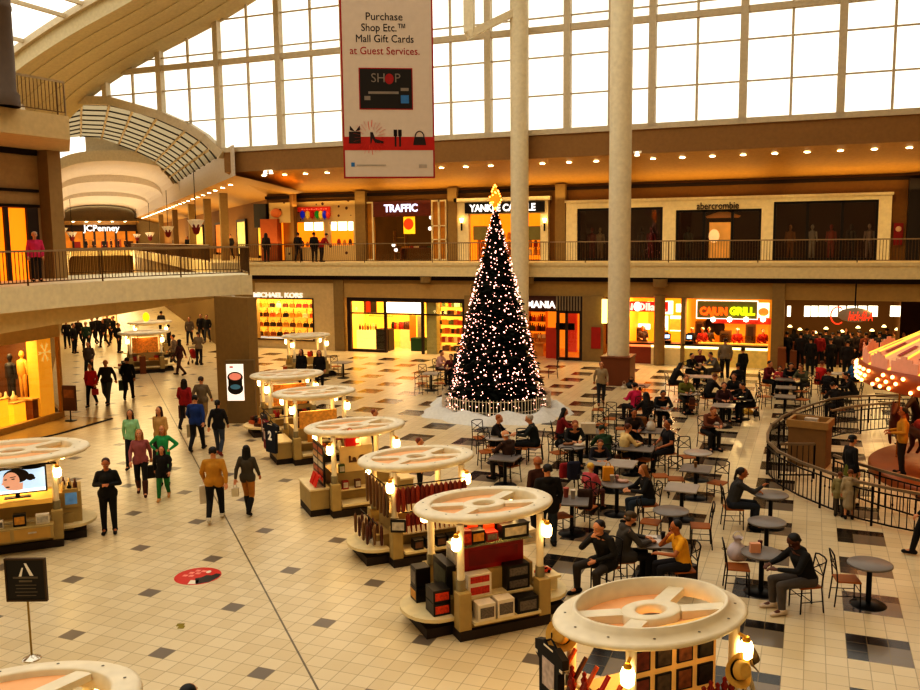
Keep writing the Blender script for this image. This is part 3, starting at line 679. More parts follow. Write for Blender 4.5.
sign_text('MICHAEL KORS', 254, 303, 295.3, YL-.1, .4, mat('steel_letters', '#f4ece0', .3, emit=.5), sh, bold=.012, ext=.04)
m = MB()
for i in range(4): m.bx(wa.x+.05, wb.x-.05, YL+.55, YL+.95, wa.z+.06+.58*i, wa.z+.09+.58*i)
for k in range(6): xx = wa.x+.05+(wb.x-wa.x-.1)*k/5; m.bx(xx-.02, xx+.02, YL+.8, YL+.86, wa.z, wb.z)
one(m, 'display_shelf', SHELF, 'four tier glowing shelf of handbags in the ground floor window', 'shelf')
def handbag(mt):
    m = MB(); m.prism([(-.17, -.07), (.17, -.07), (.17, .07), (-.17, .07)], 0, .2); m.prism([(-.13, -.05), (.13, -.05), (.13, .05), (-.13, .05)], .2, .24)
    me = m.mesh('handbag', mt); h = MB(); h.path([(.1*math.cos(a), 0, .23+.14*math.sin(a)) for a in [PI*i/6 for i in range(7)]], .012, 5); return me, h.mesh('handle', mt)
HB = [handbag(g) for g in (GOODS[0], GOODS[1], GOODS[2], GOODS[3], GOODS[4], GOODS[6])]
for i in range(4):
    for k in range(9):
        a, b = HB[RND.randrange(6)]; o = obj('handbag', a, None, (wa.x+.5+(wb.x-wa.x-.8)*k/8.5, YL+.72, wa.z+.09+.58*i)); obj('handle', b, o); tag(o, 'small handbag displayed on the glowing window shelf', 'handbag', 'handbags in the glowing ground floor window')
# dark framed shop
x0, x1 = XU(346, YL), XU(466, YL); zt = 3.28
sh = thing('storefront', 'ground floor shop in a dark frame with a white light box', 'shop', ((x0+x1)/2, YL, 0)); za = onY(400, 298, YL).z
m = MB(); framebox(m, x0, x1, YL-.1, YL+.1, 0, za, .22, False); xs = [XU(u, YL) for u in (384, 421.5)]
for x in xs: m.bx(x-.07, x+.07, YL-.08, YL+.08, 0, za)
zr = onY(360, 313, YL).z; m.bx(x0, xs[0], YL-.05, YL+.05, zr-.04, zr+.04); m.bx(xs[0], xs[1], YL-.05, YL+.05, zr-.04, zr+.04); m.bx(xs[1], x1, YL-.05, YL+.05, zr-.04, zr+.04); m.bx(x0, xs[0], YL-.08, YL+.08, 0, .15); part(m, 'window_frame', DKFR, sh)
m = MB(); m.bx(x0-.3, x1+.3, YL-.1, YL+.1, za, 3.9); part(m, 'facade', mat('tan_facade', '#b0915a', .6), sh)
m = MB(); m.bx(xs[0]+.1, xs[1]-.1, YL-.06, YL+.02, zr+.06, za-.24); part(m, 'light_box', glow('light_box_glow', '#fff6d8', 2.2), sh)
room(sh, x0, x1, YL+.3, YL+5, 0, 3.4, BRIGHT); pane(sh, x0+.2, xs[0], YL, .15, za-.2); pane(sh, xs[1], x1-.2, YL, .0, za-.2)
q = XU(429.5, YL); m = MB(); m.bx(q-.3, q+.3, YL+.1, YL+.6, 0, 3.4); part(m, 'shop_pillar', mat('pale_green_pillar', '#a9a166', .6), sh)
m = MB(); m.bx(XU(349, YL), XU(368, YL), YL+.6, YL+1.3, 0, 1.15); one(m, 'counter', mat('lit_counter', '#f0c870', .5, emit=1.1, ecol='#ffd070'), 'bright yellow lit counter behind the dark framed window', 'counter')
m = MB(); m.bx(XU(369, YL), XU(382, YL), YL+.6, YL+1.3, 0, 1.25); one(m, 'cabinet', mat('dark_green_cabinet', '#2a2414', .5), 'dark cabinet next to the bright yellow counter', 'cabinet')
m = MB(); m.bx(XU(398, YL+2), XU(410, YL+2), YL+2, YL+2.6, 0, 1.1); one(m, 'cash_desk', mat('cash_desk', '#e8c070', .5, emit=.5), 'pale cash desk deep inside the dark framed shop', 'desk')
m = MB(); m.bx(XU(409, YL+1), XU(421, YL+1), YL+1, YL+1.6, 0, .75); one(m, 'crate', mat('green_crate', '#1e4a24', .6), 'dark green crate by the doorway under the pale board', 'crate')
m = MB(); m.bx(XU(416, YL+1.2), XU(422, YL+1.2), YL+1.2, YL+1.3, .8, 2.0); one(m, 'notice_board', mat('pale_board', '#c8b890', .6), 'pale notice board standing above the green crate', 'board')
m = MB(); m.bx(XU(408, YL+1.6), XU(414, YL+1.6), YL+1.6, YL+1.7, .5, 2.0); one(m, 'poster_stand', mat('orange_board', '#d8741c', .6, emit=.3), 'orange poster board beside the pale notice board', 'poster')
shelf_unit(XU(434, YL+1), XU(463, YL+1), YL+1.6, 0, 6, .5, 'tall lit shelf of small goods beside the pale green pillar'); 
for i in range(6): goods('box', rowpts(XU(435, YL+1), XU(462, YL+1), 9, YL+1.55, .04+.5*i), 'small box on the tall shelf beside the pale green pillar', 'boxes beside the pale green pillar', s=1.2)
goods('bottle', rowpts(XU(349, YL), XU(368, YL), 7, YL+.9, 1.15), 'bottle on the bright yellow counter of the dark framed shop', 'bottles on the yellow counter', s=1.3)
goods('jar', rowpts(XU(385, YL+1.5), XU(405, YL+1.5), 8, YL+2.2, 1.1), 'ornament on the pale desk of the dark framed shop', 'ornaments on the pale desk', 'ornament', s=1.6)
m = MB(); m.bx(XU(352, YL), XU(376, YL), YL+1.8, YL+2, 1.85, 1.95); 
one(m, 'wall_shelf', SHELF, 'long wall shelf above the bright yellow counter', 'shelf')
for i, u in enumerate((359, 364, 369, 374)):
    a = onY(u, 309, YL+2); m = MB(); m.bx(a.x-.2, a.x+.16, YL+1.95, YL+2.05, 2.0, 2.9); one(m, 'framed_picture', GOODS[(4, 2, 0, 4)[i]], ['black', 'brown', 'red', 'slim black'][i]+' framed picture above the yellow counter, '+['first', 'second', 'third', 'last'][i]+' of the row', 'picture')
# perfume shop
x0, xm, x1 = XU(500, YL), XU(557, YL), XU(583, YL); zl = onY(545, 310, YL).z; zt = 3.35
sh = thing('storefront', 'orange-lit perfume shop with white letters half hidden by the tree', 'shop', ((x0+x1)/2, YL, 0))
m = MB(); m.bx(x0, xm, YL-.15, YL+.1, zl, zt); sg = part(m, 'sign', mat('dark_brown_header', '#4a2412', .5), sh); sign_text('PERFUMANIA', 502, 555.5, 304.5, YL-.16, .5, LIT, sh, par=sg, bold=.015)
m = MB()
for i in range(9):
    xx = xm+(x1-xm)*i/9; m.bx(xx, xx+(x1-xm)/18, YL-.15, YL, zl, zt)
aw = part(m, 'striped_panel', mat('grey_stripe', '#8a7a60', .6), sh); m = MB(); m.bx(xm, x1, YL-.1, YL+.02, zl, zt); sub(m, 'dark_stripe', DKFR, sh, aw)
m = MB(); framebox(m, xm, x1, YL-.1, YL+.05, 0, zl, .14); xx = (xm+x1)/2-.15; m.bx(xx-.06, xx+.06, YL-.1, YL+.05, 0, zl); m.bx(x0, x0+.1, YL-.1, YL, 0, zl); m.bx(x0, xm, YL-.1, YL, zl-.06, zl); part(m, 'door_frame', DKFR, sh)
room(sh, x0, x1, YL+.2, YL+4.5, 0, zl+.1, ORWALL); pane(sh, xm, x1, YL, 0, zl)
m = MB(); m.bx(XU(566, YL+1), XU(577, YL+1), YL+1, YL+1.2, .3, 2.6); part(m, 'red_display', mat('red_display', '#b8381c', .5, emit=.5), sh)
m = MB(); m.bx(XU(546, YL+.4), XU(556, YL+.4), YL+.4, YL+.8, 0, 1.6); part(m, 'red_counter', mat('red_counter', '#9c2c16', .5, emit=.25), sh)
m = MB(); q = onY(565, 327, YL+.3); m.bx(q.x-.5, q.x+.5, YL+.3, YL+.4, q.z-.15, q.z+.2); part(m, 'hanging_sign', BLK, sh)
shelf_unit(XU(527, YL+3), XU(545, YL+3), YL+3.4, 0, 5, .55, 'lit perfume shelf in the orange shop behind the tree')
for i in range(5): goods('bottle', rowpts(XU(528, YL+3), XU(544, YL+3), 8, YL+3.3, .04+.55*i), 'perfume bottle on the shelf in the orange lit shop', 'perfume bottles in the orange shop', s=1.4)
goods('box', [(XU(533, YL+1)+.22*i, YL+1.2, .75) for i in range(5)]+[(XU(533, YL+1)+.22*i+.1, YL+1.2, .98) for i in range(4)], 'golden gift box on the table of the orange lit shop', 'gift boxes in the orange shop', mats=[GOODS[1], GOODS[3]], s=1.0)
m = MB(); m.bx(XU(531, YL+1), XU(545, YL+1), YL+.9, YL+1.5, .7, .75); m.bx(XU(533, YL+1), XU(543, YL+1), YL+1.1, YL+1.3, 0, .7); one(m, 'display_table', SHELF, 'table of golden gift boxes in the orange lit shop', 'table')
a, b = onY(592, 348, YL-.05), onY(601.5, 327, YL-.05); m = MB(); m.bx(a.x, b.x, 44.24, 44.3, a.z, b.z); one(m, 'red_panel', mat('red_wall_panel', '#a01c10', .5), 'plain red panel on the wall beside the perfume shop', 'panel')
a, b = onY(602.5, 323, YL-.3), onY(607.5, 299, YL-.3); m = MB(); m.bx(a.x, b.x, 44.0, 44.2, a.z, b.z); one(m, 'light_box', glow('yellow_box_glow', '#ffe890', 2.0), 'tall narrow glowing light box beside the thick white column', 'sign')

# ---- food stalls
def stall(u0, u1, label, wall, back_u=None):
    x0, x1 = XU(u0, YL), XU(u1, YL); t = thing('food_stall', label, 'food stall', ((x0+x1)/2, YL, 0)); room(t, x0, x1, YL+.3, YL+4.2, 0, 3.4, wall); return t, x0, x1
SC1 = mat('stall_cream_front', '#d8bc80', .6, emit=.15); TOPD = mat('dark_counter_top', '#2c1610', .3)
def counter(root, x0, x1, front, lit=None):
    m = MB(); m.bx(x0, x1, YL-.1, YL+.5, 0, .85); c = part(m, 'counter', front, root)
    m = MB(); m.bx(x0, x1, YL-.2, YL+.55, .98, 1.06); sub(m, 'counter_top', TOPD, root, c)
    m = MB(); m.bx(x0, x1, YL-.12, YL+.48, .85, .98); sub(m, 'light_strip', lit or glow('strip_glow', '#ffe6a0', 2.2), root, c)
    return c
def menu(root, u0, v0, u1, v1, Y, mt=MENU, name='menu_board'):
    a, b = onY(u0, v1, Y), onY(u1, v0, Y); m = MB(); m.bx(a.x, b.x, Y, Y+.08, a.z, b.z); return part(m, name, mt, root)
t, x0, x1 = stall(627, 683, 'food stall with a red sign, partly behind the thick white column', GOLDWALL)
PINKL = glow('pink_strip', '#ff8a50', 1.3)
counter(t, x0, XU(653, YL), mat('red_brown_front', '#8a3a1a', .5), PINKL); counter(t, XU(653, YL), x1, SC1)
a, b = onY(627, 311, YL-.2), onY(668, 302, YL-.2); m = MB(); m.bx(a.x, b.x, YL-.25, YL-.1, a.z, b.z); sg = part(m, 'sign', mat('red_lit_sign', '#d02010', .5, emit=1.0), t)
sign_text('ai Ollana', 626, 666, 307, YL-.26, .5, glow('pale_letter', '#ffb8a0', 1.6), t, par=sg, bold=.02)
q = onY(637.5, 306.5, YL-.3); m = MB(); m.ell(q, (.2, .06, .24)); sub(m, 'sign_disc', LIT, t, sg)
PH = mat('food_photo', '#d8752a', .5, emit=.9, ecol='#e88030', var=.6, scale=3)
menu(t, 631, 312.5, 648, 323, YL+3.5, mat('orange_board_lit', '#f0a828', .5, emit=1.2), 'orange_board'); menu(t, 634, 324, 650, 329, YL+3.4); menu(t, 663, 301, 673, 314, YL+2); menu(t, 676, 304, 681, 312, YL+2); menu(t, 662, 316, 668, 330, YL+2); menu(t, 670, 319, 681, 330, YL+2, PH, 'food_picture'); menu(t, 670, 316, 681, 331, YL+2.05)
t, x0, x1 = stall(685, 771, 'food stall with yellow and red sign letters on a dark green board', ORWALL)
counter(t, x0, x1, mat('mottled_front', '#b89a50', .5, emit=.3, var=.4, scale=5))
a, b = onY(697.5, 317.5, YL-.1), onY(757, 302, YL-.1); m = MB(); m.bx(a.x, b.x, YL-.15, YL, a.z, b.z); sg = part(m, 'sign', mat('olive_sign', '#6e6428', .5, emit=.25), t)
m = MB(); framebox(m, a.x-.06, b.x+.06, YL-.2, YL-.05, a.z-.04, b.z+.06, .03); sub(m, 'sign_frame', LIT, t, sg)
sign_text('CAJUN', 700, 727.5, 311.5, YL-.17, .5, mat('red_yellow_letters', '#ff5a14', .5, emit=1.5), t, par=sg, bold=.03); sign_text('GRILL', 729.5, 755, 311.5, YL-.17, .5, YELLIT, t, par=sg, bold=.03)
menu(t, 758, 303, 769.5, 317.5, YL-.1, glow('picture_white', '#fff0c0', 1.8), 'picture_board'); q = onY(763.5, 312, YL-.15); m = MB(); m.ell(q, (.24, .04, .2)); part(m, 'food_picture', PH, t)
m = MB(); a, b = onY(712, 323, YL), onY(771, 318.5, YL); m.bx(a.x, b.x, YL-.1, YL+.1, a.z, b.z); part(m, 'red_band', mat('red_band', '#c0301a', .5, emit=.4), t)
for u in (713, 729.5, 746, 763): q = onY(u, 319.5, YL-.2); m = MB(); m.ell(q, (.12, .1, .12), n=8, k=6); part(m, 'band_lamp', glow('band_lamp_glow', '#fff4d0', 8), t)
m = MB(); m.bx(XU(697, YL), x1, YL+.1, YL+.5, 1.06, 1.5); part(m, 'glass_guard', glass('food_glass', '#f8e8c0', .1), t)
pans = rowpts(XU(700, YL), x1, 10, YL+.3, 1.08)
for p in pans: m = MB(); m.bx(p[0]-.17, p[0]+.17, p[1]-.12, p[1]+.12, 1.07, 1.13); one(m, 'food_pan', mat('lit_food', '#e8b860', .5, emit=.9, var=.6, scale=9), 'lit tray of food under the glass of the grill counter', 'tray', 'food trays on the grill counter')
for u, v, lb in ((710, 326, 'dark framed portrait on the orange wall, first of the pair'), (719, 327, 'dark framed portrait on the orange wall, second of the pair')):
    q = onY(u, v, YL+4.1); m = MB(); m.ell(q, (.3, .05, .45)); one(m, 'wall_picture', DKFR, lb, 'picture')
t, x0, x1 = stall(785, 905, 'crowded chicken stall with a red neon script sign', mat('chicken_wall', '#4a2e14', .7, emit=.12, ecol='#c07a28', var=.5, scale=1))
m = MB(); m.bx(x0, x1, YL+2.2, YL+2.8, 0, 1.05); part(m, 'counter', mat('brown_counter', '#6a3818', .5), t)
for u0, u1 in ((787, 791), (804, 810.5), (811, 818), (818.5, 828), (828.5, 838), (839, 846), (847, 857), (858, 867), (868, 878), (890, 901)): menu(t, u0, 306, u1, 316.5, YL+.5)
a, b = onY(837, 322, YL-.6), onY(873, 308, YL-.6); c = (a+b)/2; m = MB(); m.ell(c, ((b.x-a.x)/2, .1, (b.z-a.z)/2), n=24); sg = part(m, 'sign', mat('grey_oval', '#8c8068', .5, emit=.15), t)
sign_text('hick-fil-A', 848, 872.5, 316.5, YL-.75, .62, REDLIT, t, par=sg, bold=.004, shear=.3); m = MB(); m.path([c+Vector((-.72+.3*math.cos(x), -.16, -.02+.4*math.sin(x))) for x in [.9+.5*i for i in range(10)]], .035, 6); sub(m, 'neon_curl', REDLIT, t, sg)
m = MB(); m.tube(c+Vector((0, 0, .3)), (c.x, c.y, 4.3), .03); sub(m, 'sign_rod', BLK, t, sg)
m = MB(); m.bx(XU(782, YL), XU(790, YL), YL-.8, YL-.2, 0, 1.1); one(m, 'trash_bin', WOOD, 'brown wooden bin beside the pier of the chicken stall', 'bin')
m = MB(); m.bx(XU(794, YL), XU(801, YL), YL-.6, YL-.2, 0, .95); one(m, 'condiment_stand', WOOD, 'low wooden condiment stand near the crowd at the chicken stall', 'stand')
for i, u in enumerate((790, 800, 815, 826, 842, 858, 872, 884, 897)): q = onY(u, 327+(i*3) % 7, YL+1.6); m = MB(); m.lathe([(0, .1), (.05, .1), (.12, 0), (0, -.02)], 10, q); one(m, 'pendant_lamp', glow('pendant_glow', '#ffdf9a', 3), 'small glowing pendant lamp over the chicken stall counter', 'lamp', 'pendant lamps of the chicken stall')
STEEL = mat('steel_brown', '#6a5238', .35, .5)
for i, (u0, u1, h, lb) in enumerate(((697, 706, 1.9, 'tall steel unit at the start of the grill kitchen'), (722, 733, 1.4, 'low steel unit in the middle of the grill kitchen'), (748, 758, 1.8, 'tall steel unit toward the pier in the grill kitchen'), (636, 646, 1.5, 'steel unit in the kitchen of the red sign stall'))):
    xa, xb = XU(u0, YL+3), XU(u1, YL+3); t = thing('kitchen_unit', lb, 'kitchen unit', ((xa+xb)/2, YL+3.4, 0)); m = MB(); m.bx(xa, xb, YL+3, YL+3.8, 0, h); part(m, 'body', STEEL, t); m = MB(); m.bx(xa+.1, xb-.1, YL+2.96, YL+3, h*.55, h-.1); part(m, 'door', DKFR, t)
m = MB(); m.bx(XU(698, YL+3), XU(768, YL+3), YL+2.8, YL+3.9, 2.35, 2.75); one(m, 'kitchen_hood', mat('hood_brown', '#5a3418', .5), 'long dark extractor hood across the grill kitchen', 'hood')
def register(u, lb, Yr=YL+.2):
    x = XU(u, Yr); r = thing('cash_register', lb, 'cash register', (x, Yr, 1.06)); m = MB(); m.bx(-.18, .18, -.15, .2, 0, .12); m.build('base', BLK, r); m = MB(); m.box((0, -.02, .32), (.34, .06, .3), R=Matrix.Rotation(-.25, 3, 'X')); s = m.build('screen', BLK, r); m = MB(); m.box((0, -.07, .33), (.24, .02, .18), R=Matrix.Rotation(-.25, 3, 'X')); m.build('display', glow('blue_screen', '#b8d4ff', 1.6), s); return r
register(669, 'cash register with a lit screen on the counter next to the round pier'); register(691.5, 'cash register with a lit screen at the end of the grill counter')

# ---- corner shop at the left on the ground floor
A, B = Vector((-24.35, 15.5, 0)), Vector((-25.5, 24.2, 0)); d = (B-A).normalized(); ang = math.atan2(d.y, d.x); n = Vector((d.y, -d.x, 0))
sh = thing('storefront', 'glass-fronted clothing shop under the bridge, glowing gold', 'shop', A, ang)        # local x along the front, local -y towards the hall
L = (B-A).length
m = MB(); m.bx(0, L, -.08, .12, 0, .22); part_l = m.build('sill', mat('gold_sill', '#b8924a', .4), sh)
m = MB(); m.bx(0, L, -.1, .2, 3.0, 3.75); m.build('header', mat('cream_header', '#c9ac6c', .6), sh)
m = MB(); m.bx(L-1.0, L-.3, .05, .5, .22, 3.0); pl = m.build('gold_pillar', mat('gold_pillar', '#d8a03a', .5, emit=.35, ecol='#ffb030'), sh)
m = MB()
for i in range(6):
    a = i*PI/3; c = (L-.65, .03, 2.5); p = (c[0]+.26*math.cos(a), .03, c[2]+.32*math.sin(a)); m.tube(c, p, .02, .02, 5)
    for s in (.6, .85):
        for e in (-.5, .5): q = (c[0]+.26*s*math.cos(a), .03, c[2]+.32*s*math.sin(a)); m.tube(q, (q[0]+.1*math.cos(a+e), .03, q[2]+.1*math.sin(a+e)), .014, .014, 4)
m.build('snowflake', mat('snowflake_gold', '#f4dc90', .4, emit=.3), pl)
m = MB(); m.quad((0, 0, .22), (L, 0, .22), (L, 0, 3), (0, 0, 3)); m.quad((L, 0, .22), (L+2.2, 2.3, .22), (L+2.2, 2.3, 3), (L, 0, 3)); m.build('pane', GLASS, sh)
m = MB(); m.bx(L-.06, L+.06, -.06, .06, 0, 3.1); m.bar((L, 0, .1), (L+2.2, 2.3, .1), .12, .2); m.build('corner_post', mat('gold_post', '#b08a44', .3, .4), sh)
m = MB(); m.quad((0, 3.5, 0), (L, 3.5, 0), (L, 3.5, 3.4), (0, 3.5, 3.4)); m.quad((0, 0, 3.3), (L, 0, 3.3), (L, 3.5, 3.3), (0, 3.5, 3.3)); m.quad((0, 0, .05), (L, 0, .05), (L, 3.5, .05), (0, 3.5, .05)); m.build('interior', mat('amber_interior', '#8a5416', .6, emit=.25, ecol='#ff9a20', var=.5, scale=1), sh)  # amber emission stands in for the golden light in the shop
for i in range(5):
    m = MB(); m.lathe([(.0, .05), (.07, .0), (.05, .1), (0, .1)], 10, (L-3.3+.6*i, .35, 3.05)); m.build('spotlight', glow('shop_spot', '#fff0c0', 14), sh)
m = MB(); m.prism([(L-.3, .52), (L-.2, .52), (L-.2, 3.5), (L-.3, 3.5)], .05, 3.3); m.build('partition', mat('dark_amber_partition', '#5a3814', .7, var=.5, scale=1), sh)
W = sh.matrix_basis
def inshop(x, y, z): return W @ Vector((x, y, z))
def goldrack(x, y, w, h, lb, mt):
    t = thing('display_plinth', lb, 'plinth', inshop(x, y, .06), ang); m = MB(); m.bx(-w/2, w/2, -.35, .35, 0, h); m.build('body', mt, t, bevel=.02); m = MB(); m.bx(-w/2-.04, w/2+.04, -.39, .39, h, h+.05); m.build('top', SHELF, t); return t
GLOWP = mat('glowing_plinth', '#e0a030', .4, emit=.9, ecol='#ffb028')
goldrack(L-1.55, .8, .6, .75, 'glowing gold display plinth behind the shop glass, beside the gold pillar', GLOWP); goldrack(L-2.5, .8, .8, 1.0, 'tall glowing gold plinth behind the shop glass under the mannequins', GLOWP); goldrack(L-1.15, .5, .28, .8, 'small brown plinth beside the gold pillar', WOOD)
for k, (x, y, cl, lb) in enumerate(((L-2.75, 1.7, '#1c1512', 'mannequin in a black dress behind the gold shop glass'), (L-2.1, 1.5, '#d8a848', 'mannequin in a golden jacket behind the shop glass'), (L-1.3, 1.7, '#241a14', 'slim black mannequin beside the gold pillar'))):
    o = one(mannequin(), 'mannequin', mat('dress_'+cl[1:]+str(k), cl, .6), lb, 'mannequin'); ry = ray((9, 21, 33)[k], 350); p0 = inshop(0, .9+.2*k, 0); nn = Vector((d.y, -d.x, 0)); tt = p0.dot(nn)/(ry.x*nn.x+ry.y*nn.y); o.location = (ry.x*tt, ry.y*tt, .75)
for k in range(8):
    m = MB(); m.lathe([(0, 0), (.1, 0), (.12, .12), (.05, .2), (.03, .34), (0, .34)], 10); tag(m.build('ornament', GOODS[3], loc=inshop(*((L-2.8+.2*k, .75+.1*(k % 3), 1.12) if k < 4 else (L-1.75+.13*(k-4), .75+.1*(k % 3), .87)))), 'pale ornament on a glowing plinth behind the shop glass', 'ornament', 'ornaments behind the left shop glass')
# shop at the left on level two
m = MB(); q0, q1 = 18.5, 23.7; m.bx(-26.08, -26.0, q0, q1, 5.1, 7.62); t = thing('shop_window', 'orange glowing shop window on the second level behind the woman in pink', 'shop window', (-26.04, (q0+q1)/2, 5.1)); part(m, 'lit_curtain', mat('orange_curtain', '#e0801a', .6, emit=1.0, ecol='#ff8a14', var=.35, scale=.8), t)
m = MB(); 
for y in (q0, 20.5, 22.75, q1): m.bx(-26.0, -25.9, y-.08, y+(.4 if y == q1 else .08), 5.1, 7.64)
part(m, 'window_frame', DKFR, t)
for i, (t_, w_, cl) in enumerate(((64, 3.5, '#f0a840'), (73, 4, '#e8c070'), (85, 5, '#d87a30'), (100, 6, '#e8b060'))):
    q_ = cp(17.3, t_); tt = thing('shop_window', 'glowing shop window on the upper corridor wall, '+('first', 'second', 'third', 'fourth')[i]+' after the balloon sign shop', 'shop window', (q_.x, q_.y, 5.1), math.radians(135)); m = MB(); m.bx(-w_/2, w_/2, -.02, .06, .2, 2.8); m.build('lit_interior', mat('upper_glow%d' % i, cl, .6, emit=.7, var=.8, scale=1.5), tt); m = MB(); m.bx(-w_/2-.15, -w_/2, -.06, .12, 0, 3); m.bx(w_/2, w_/2+.15, -.06, .12, 0, 3); m.bx(-w_/2, w_/2, -.06, .12, 2.8, 3); m.build('window_frame', DKFR, tt)
# department store at the end of the corridor
sc = cp(4.5, TE-.5, 0); t = thing('storefront', 'department store entrance at the far end of the corridor with white letters', 'shop', (sc.x, sc.y, 5.1), math.radians(45))
m = MB(); m.bx(-5.5, 5.5, -.3, .2, 3.0, 4.2); hd = m.build('header', mat('dark_header', '#3a2414', .6), t)
for i, (xw, cw) in enumerate(((-3.4, 'goods_red'), (-1.2, 'goods_gold'), (.6, 'goods_red'), (2.6, 'goods_rust'), (4.4, 'goods_brown'))): m = MB(); m.bx(xw-.5, xw+.5, 0, .15, 0, 1.4+.3*(i % 2)); m.build('display', _M[cw], t)
letters('JCPenney', 1.35, LIT, hd, (.3, -.36, 3.45), (PI/2, 0, 0), bold=.03)
m = MB(); m.bx(-5.5, 5.5, .2, .3, 0, 3); m.build('interior', mat('store_glow', '#c07a24', .6, emit=.45, ecol='#e88a2c', var=.9, scale=.8), t)
m = MB()
for i in range(8): m.bx(-5.5+1.57*i-.15, -5.5+1.57*i+.15, -.2, .2, 0, 3)
m.build('door_frame', DKFR, t)
# ================================================================= LAMPS
def spot(loc, power, size=110, col=WARM, rot=(0, 0, 0), blend=.6, r=.08):
    l = bpy.data.lights.new('spot', 'SPOT'); l.energy = power; l.color = col; l.spot_size = math.radians(size); l.spot_blend = blend; l.shadow_soft_size = r
    o = bpy.data.objects.new('spot', l); COL.objects.link(o); o.location = loc; o.rotation_euler = rot; return o
DLG = glow('downlight_glow', '#fff2d0', 12)
def soffz(y): return 10.4-1.15*(y-44)/4.3
_dl = None
def downlight(p, label, group, r=.1):
    global _dl
    if _dl is None: m = MB(); m.lathe([(0, -.02), (.1, -.02), (.14, 0)], 12); _dl = m.mesh('downlight', DLG)
    o = obj('downlight', _dl, None, p); o.scale = (r/.1,)*3; return tag(o, label, 'ceiling light', group)
for i in range(31):
    x = -30.2+1.42*i
    if x > 13: break
    downlight((x, 44.75, soffz(44.75)-.01), 'small round downlight in the golden soffit below the big window', 'downlights in the golden soffit')
for i in range(11): spot((-29+4*i, 45.2, soffz(45.2)-.1), 150, 140)
for i in range(6):
    area('soffit_fill', (-28+7.5*i, 47.2, 8.45), 6.5, 45, WARM, (PI, 0, 0), .4)  # added fill without a fixture, gilds the soffit from below
for i in range(26):
    t = 58+3.4*i; downlight(cp(12.9, t, 9.93), 'small downlight in the row along the upper corridor soffit', 'downlights along the corridor soffit', .11)
for i in range(5): t = 130; downlight(cp(-.8+2.6*i, TE-5.6, 9.5), 'downlight over the department store entrance', 'downlights over the department store entrance', .16)
for i in range(2): downlight(cp(-3.4, 80+9*i, 9.95), 'small downlight in the soffit on the far side of the corridor', 'downlights on the far side of the corridor', .12)
for t in (60, 78, 98, 120, 140): 
    area('soffit_fill', cp(15, t, 6.2), 3, 190, GOLD, (PI, 0, math.radians(45)), 12)  # added fill facing up, brightens the corridor soffit
    area('corridor_lamp', cp(4.7, t, 10), 6, 900, GOLD, (0, 0, math.radians(45)), 8)
area('corridor_end_fill', cp(4.7, TE-9, 4.0), 8, 700, GOLD, (math.radians(-70), 0, math.radians(45)), 2)  # added fill, lightens the dark end wall below the slab
area('vault_fill', cp(4.7, 118, 5.6), 8, 1400, (1, .9, .76), (PI, 0, math.radians(45)), 66)  # added fill facing up, lights the white plaster vault
# twin floodlights on the bulkhead
for u, lb in ((269, 'pair of small white floodlights on the brown bulkhead at the corner of the corridor'), (637.5, 'small floodlight on the brown bulkhead beside the thick white column')):
    q = onY(u, 152 if u > 600 else 170.5, 43.9); t = thing('floodlight', lb, 'floodlight', (q.x, 43.94, q.z))
    m = MB(); m.bx(-.2, .2, -.06, .0, -.05, .05); m.build('bracket', WHITE, t)
    for s in ((-1, 1) if u < 600 else (0,)): m = MB(); m.lathe([(0, 0), (.07, 0), (.13, -.2), (0, -.2)], 12, (s*.2, -.14, .0)); m.build('lamp', glow('flood_glow', '#fff0d8', 2.5), t)
# shop lamps
for (x0, x1, y, z, p, c) in ((XU(290, YU), XU(355, YU), YU+1.4, 8.2, 120, GOLD), (XU(380, YU), XU(430, YU), YU+1.5, 8.2, 20, WARM), (XU(466, YU), XU(540, YU), YU+1.3, 8.1, 130, GOLD), (XU(680, YU), XU(760, YU), YU+1, 8.0, 4, WARM), (XU(580, YU), XU(660, YU), YU+1, 8.0, 4, WARM), (XU(775, YU), XU(870, YU), YU+1, 8.3, 5, WARM),
        (XU(250, YL), XU(312, YL), YL+.35, 2.9, 90, GOLD), (XU(350, YL), XU(462, YL), YL+1.2, 3.3, 260, GOLD), (XU(502, YL), XU(580, YL), YL+1.2, 3.0, 110, GOLD), (XU(630, YL), XU(680, YL), YL+1.2, 3.3, 140, GOLD), (XU(690, YL), XU(768, YL), YL+1.2, 3.3, 200, GOLD), (XU(788, YL), XU(900, YL), YL+1, 3.3, 90, WARM)):
    area('shop_lamp', ((x0+x1)/2, y, z), abs(x1-x0)*.9, p, c, (0, 0, 0), .5)
# added spots without fixtures, a golden wash on the ground level floor
for i in range(7): spot((-27+6*i, 43.85, 4.3), 330, 100, WARM, (math.radians(-32), 0, 0))
area('left_shop_lamp', inshop(L-2.2, 1.2, 3.15), 3.0, 170, GOLD, (0, 0, ang), 1.5)
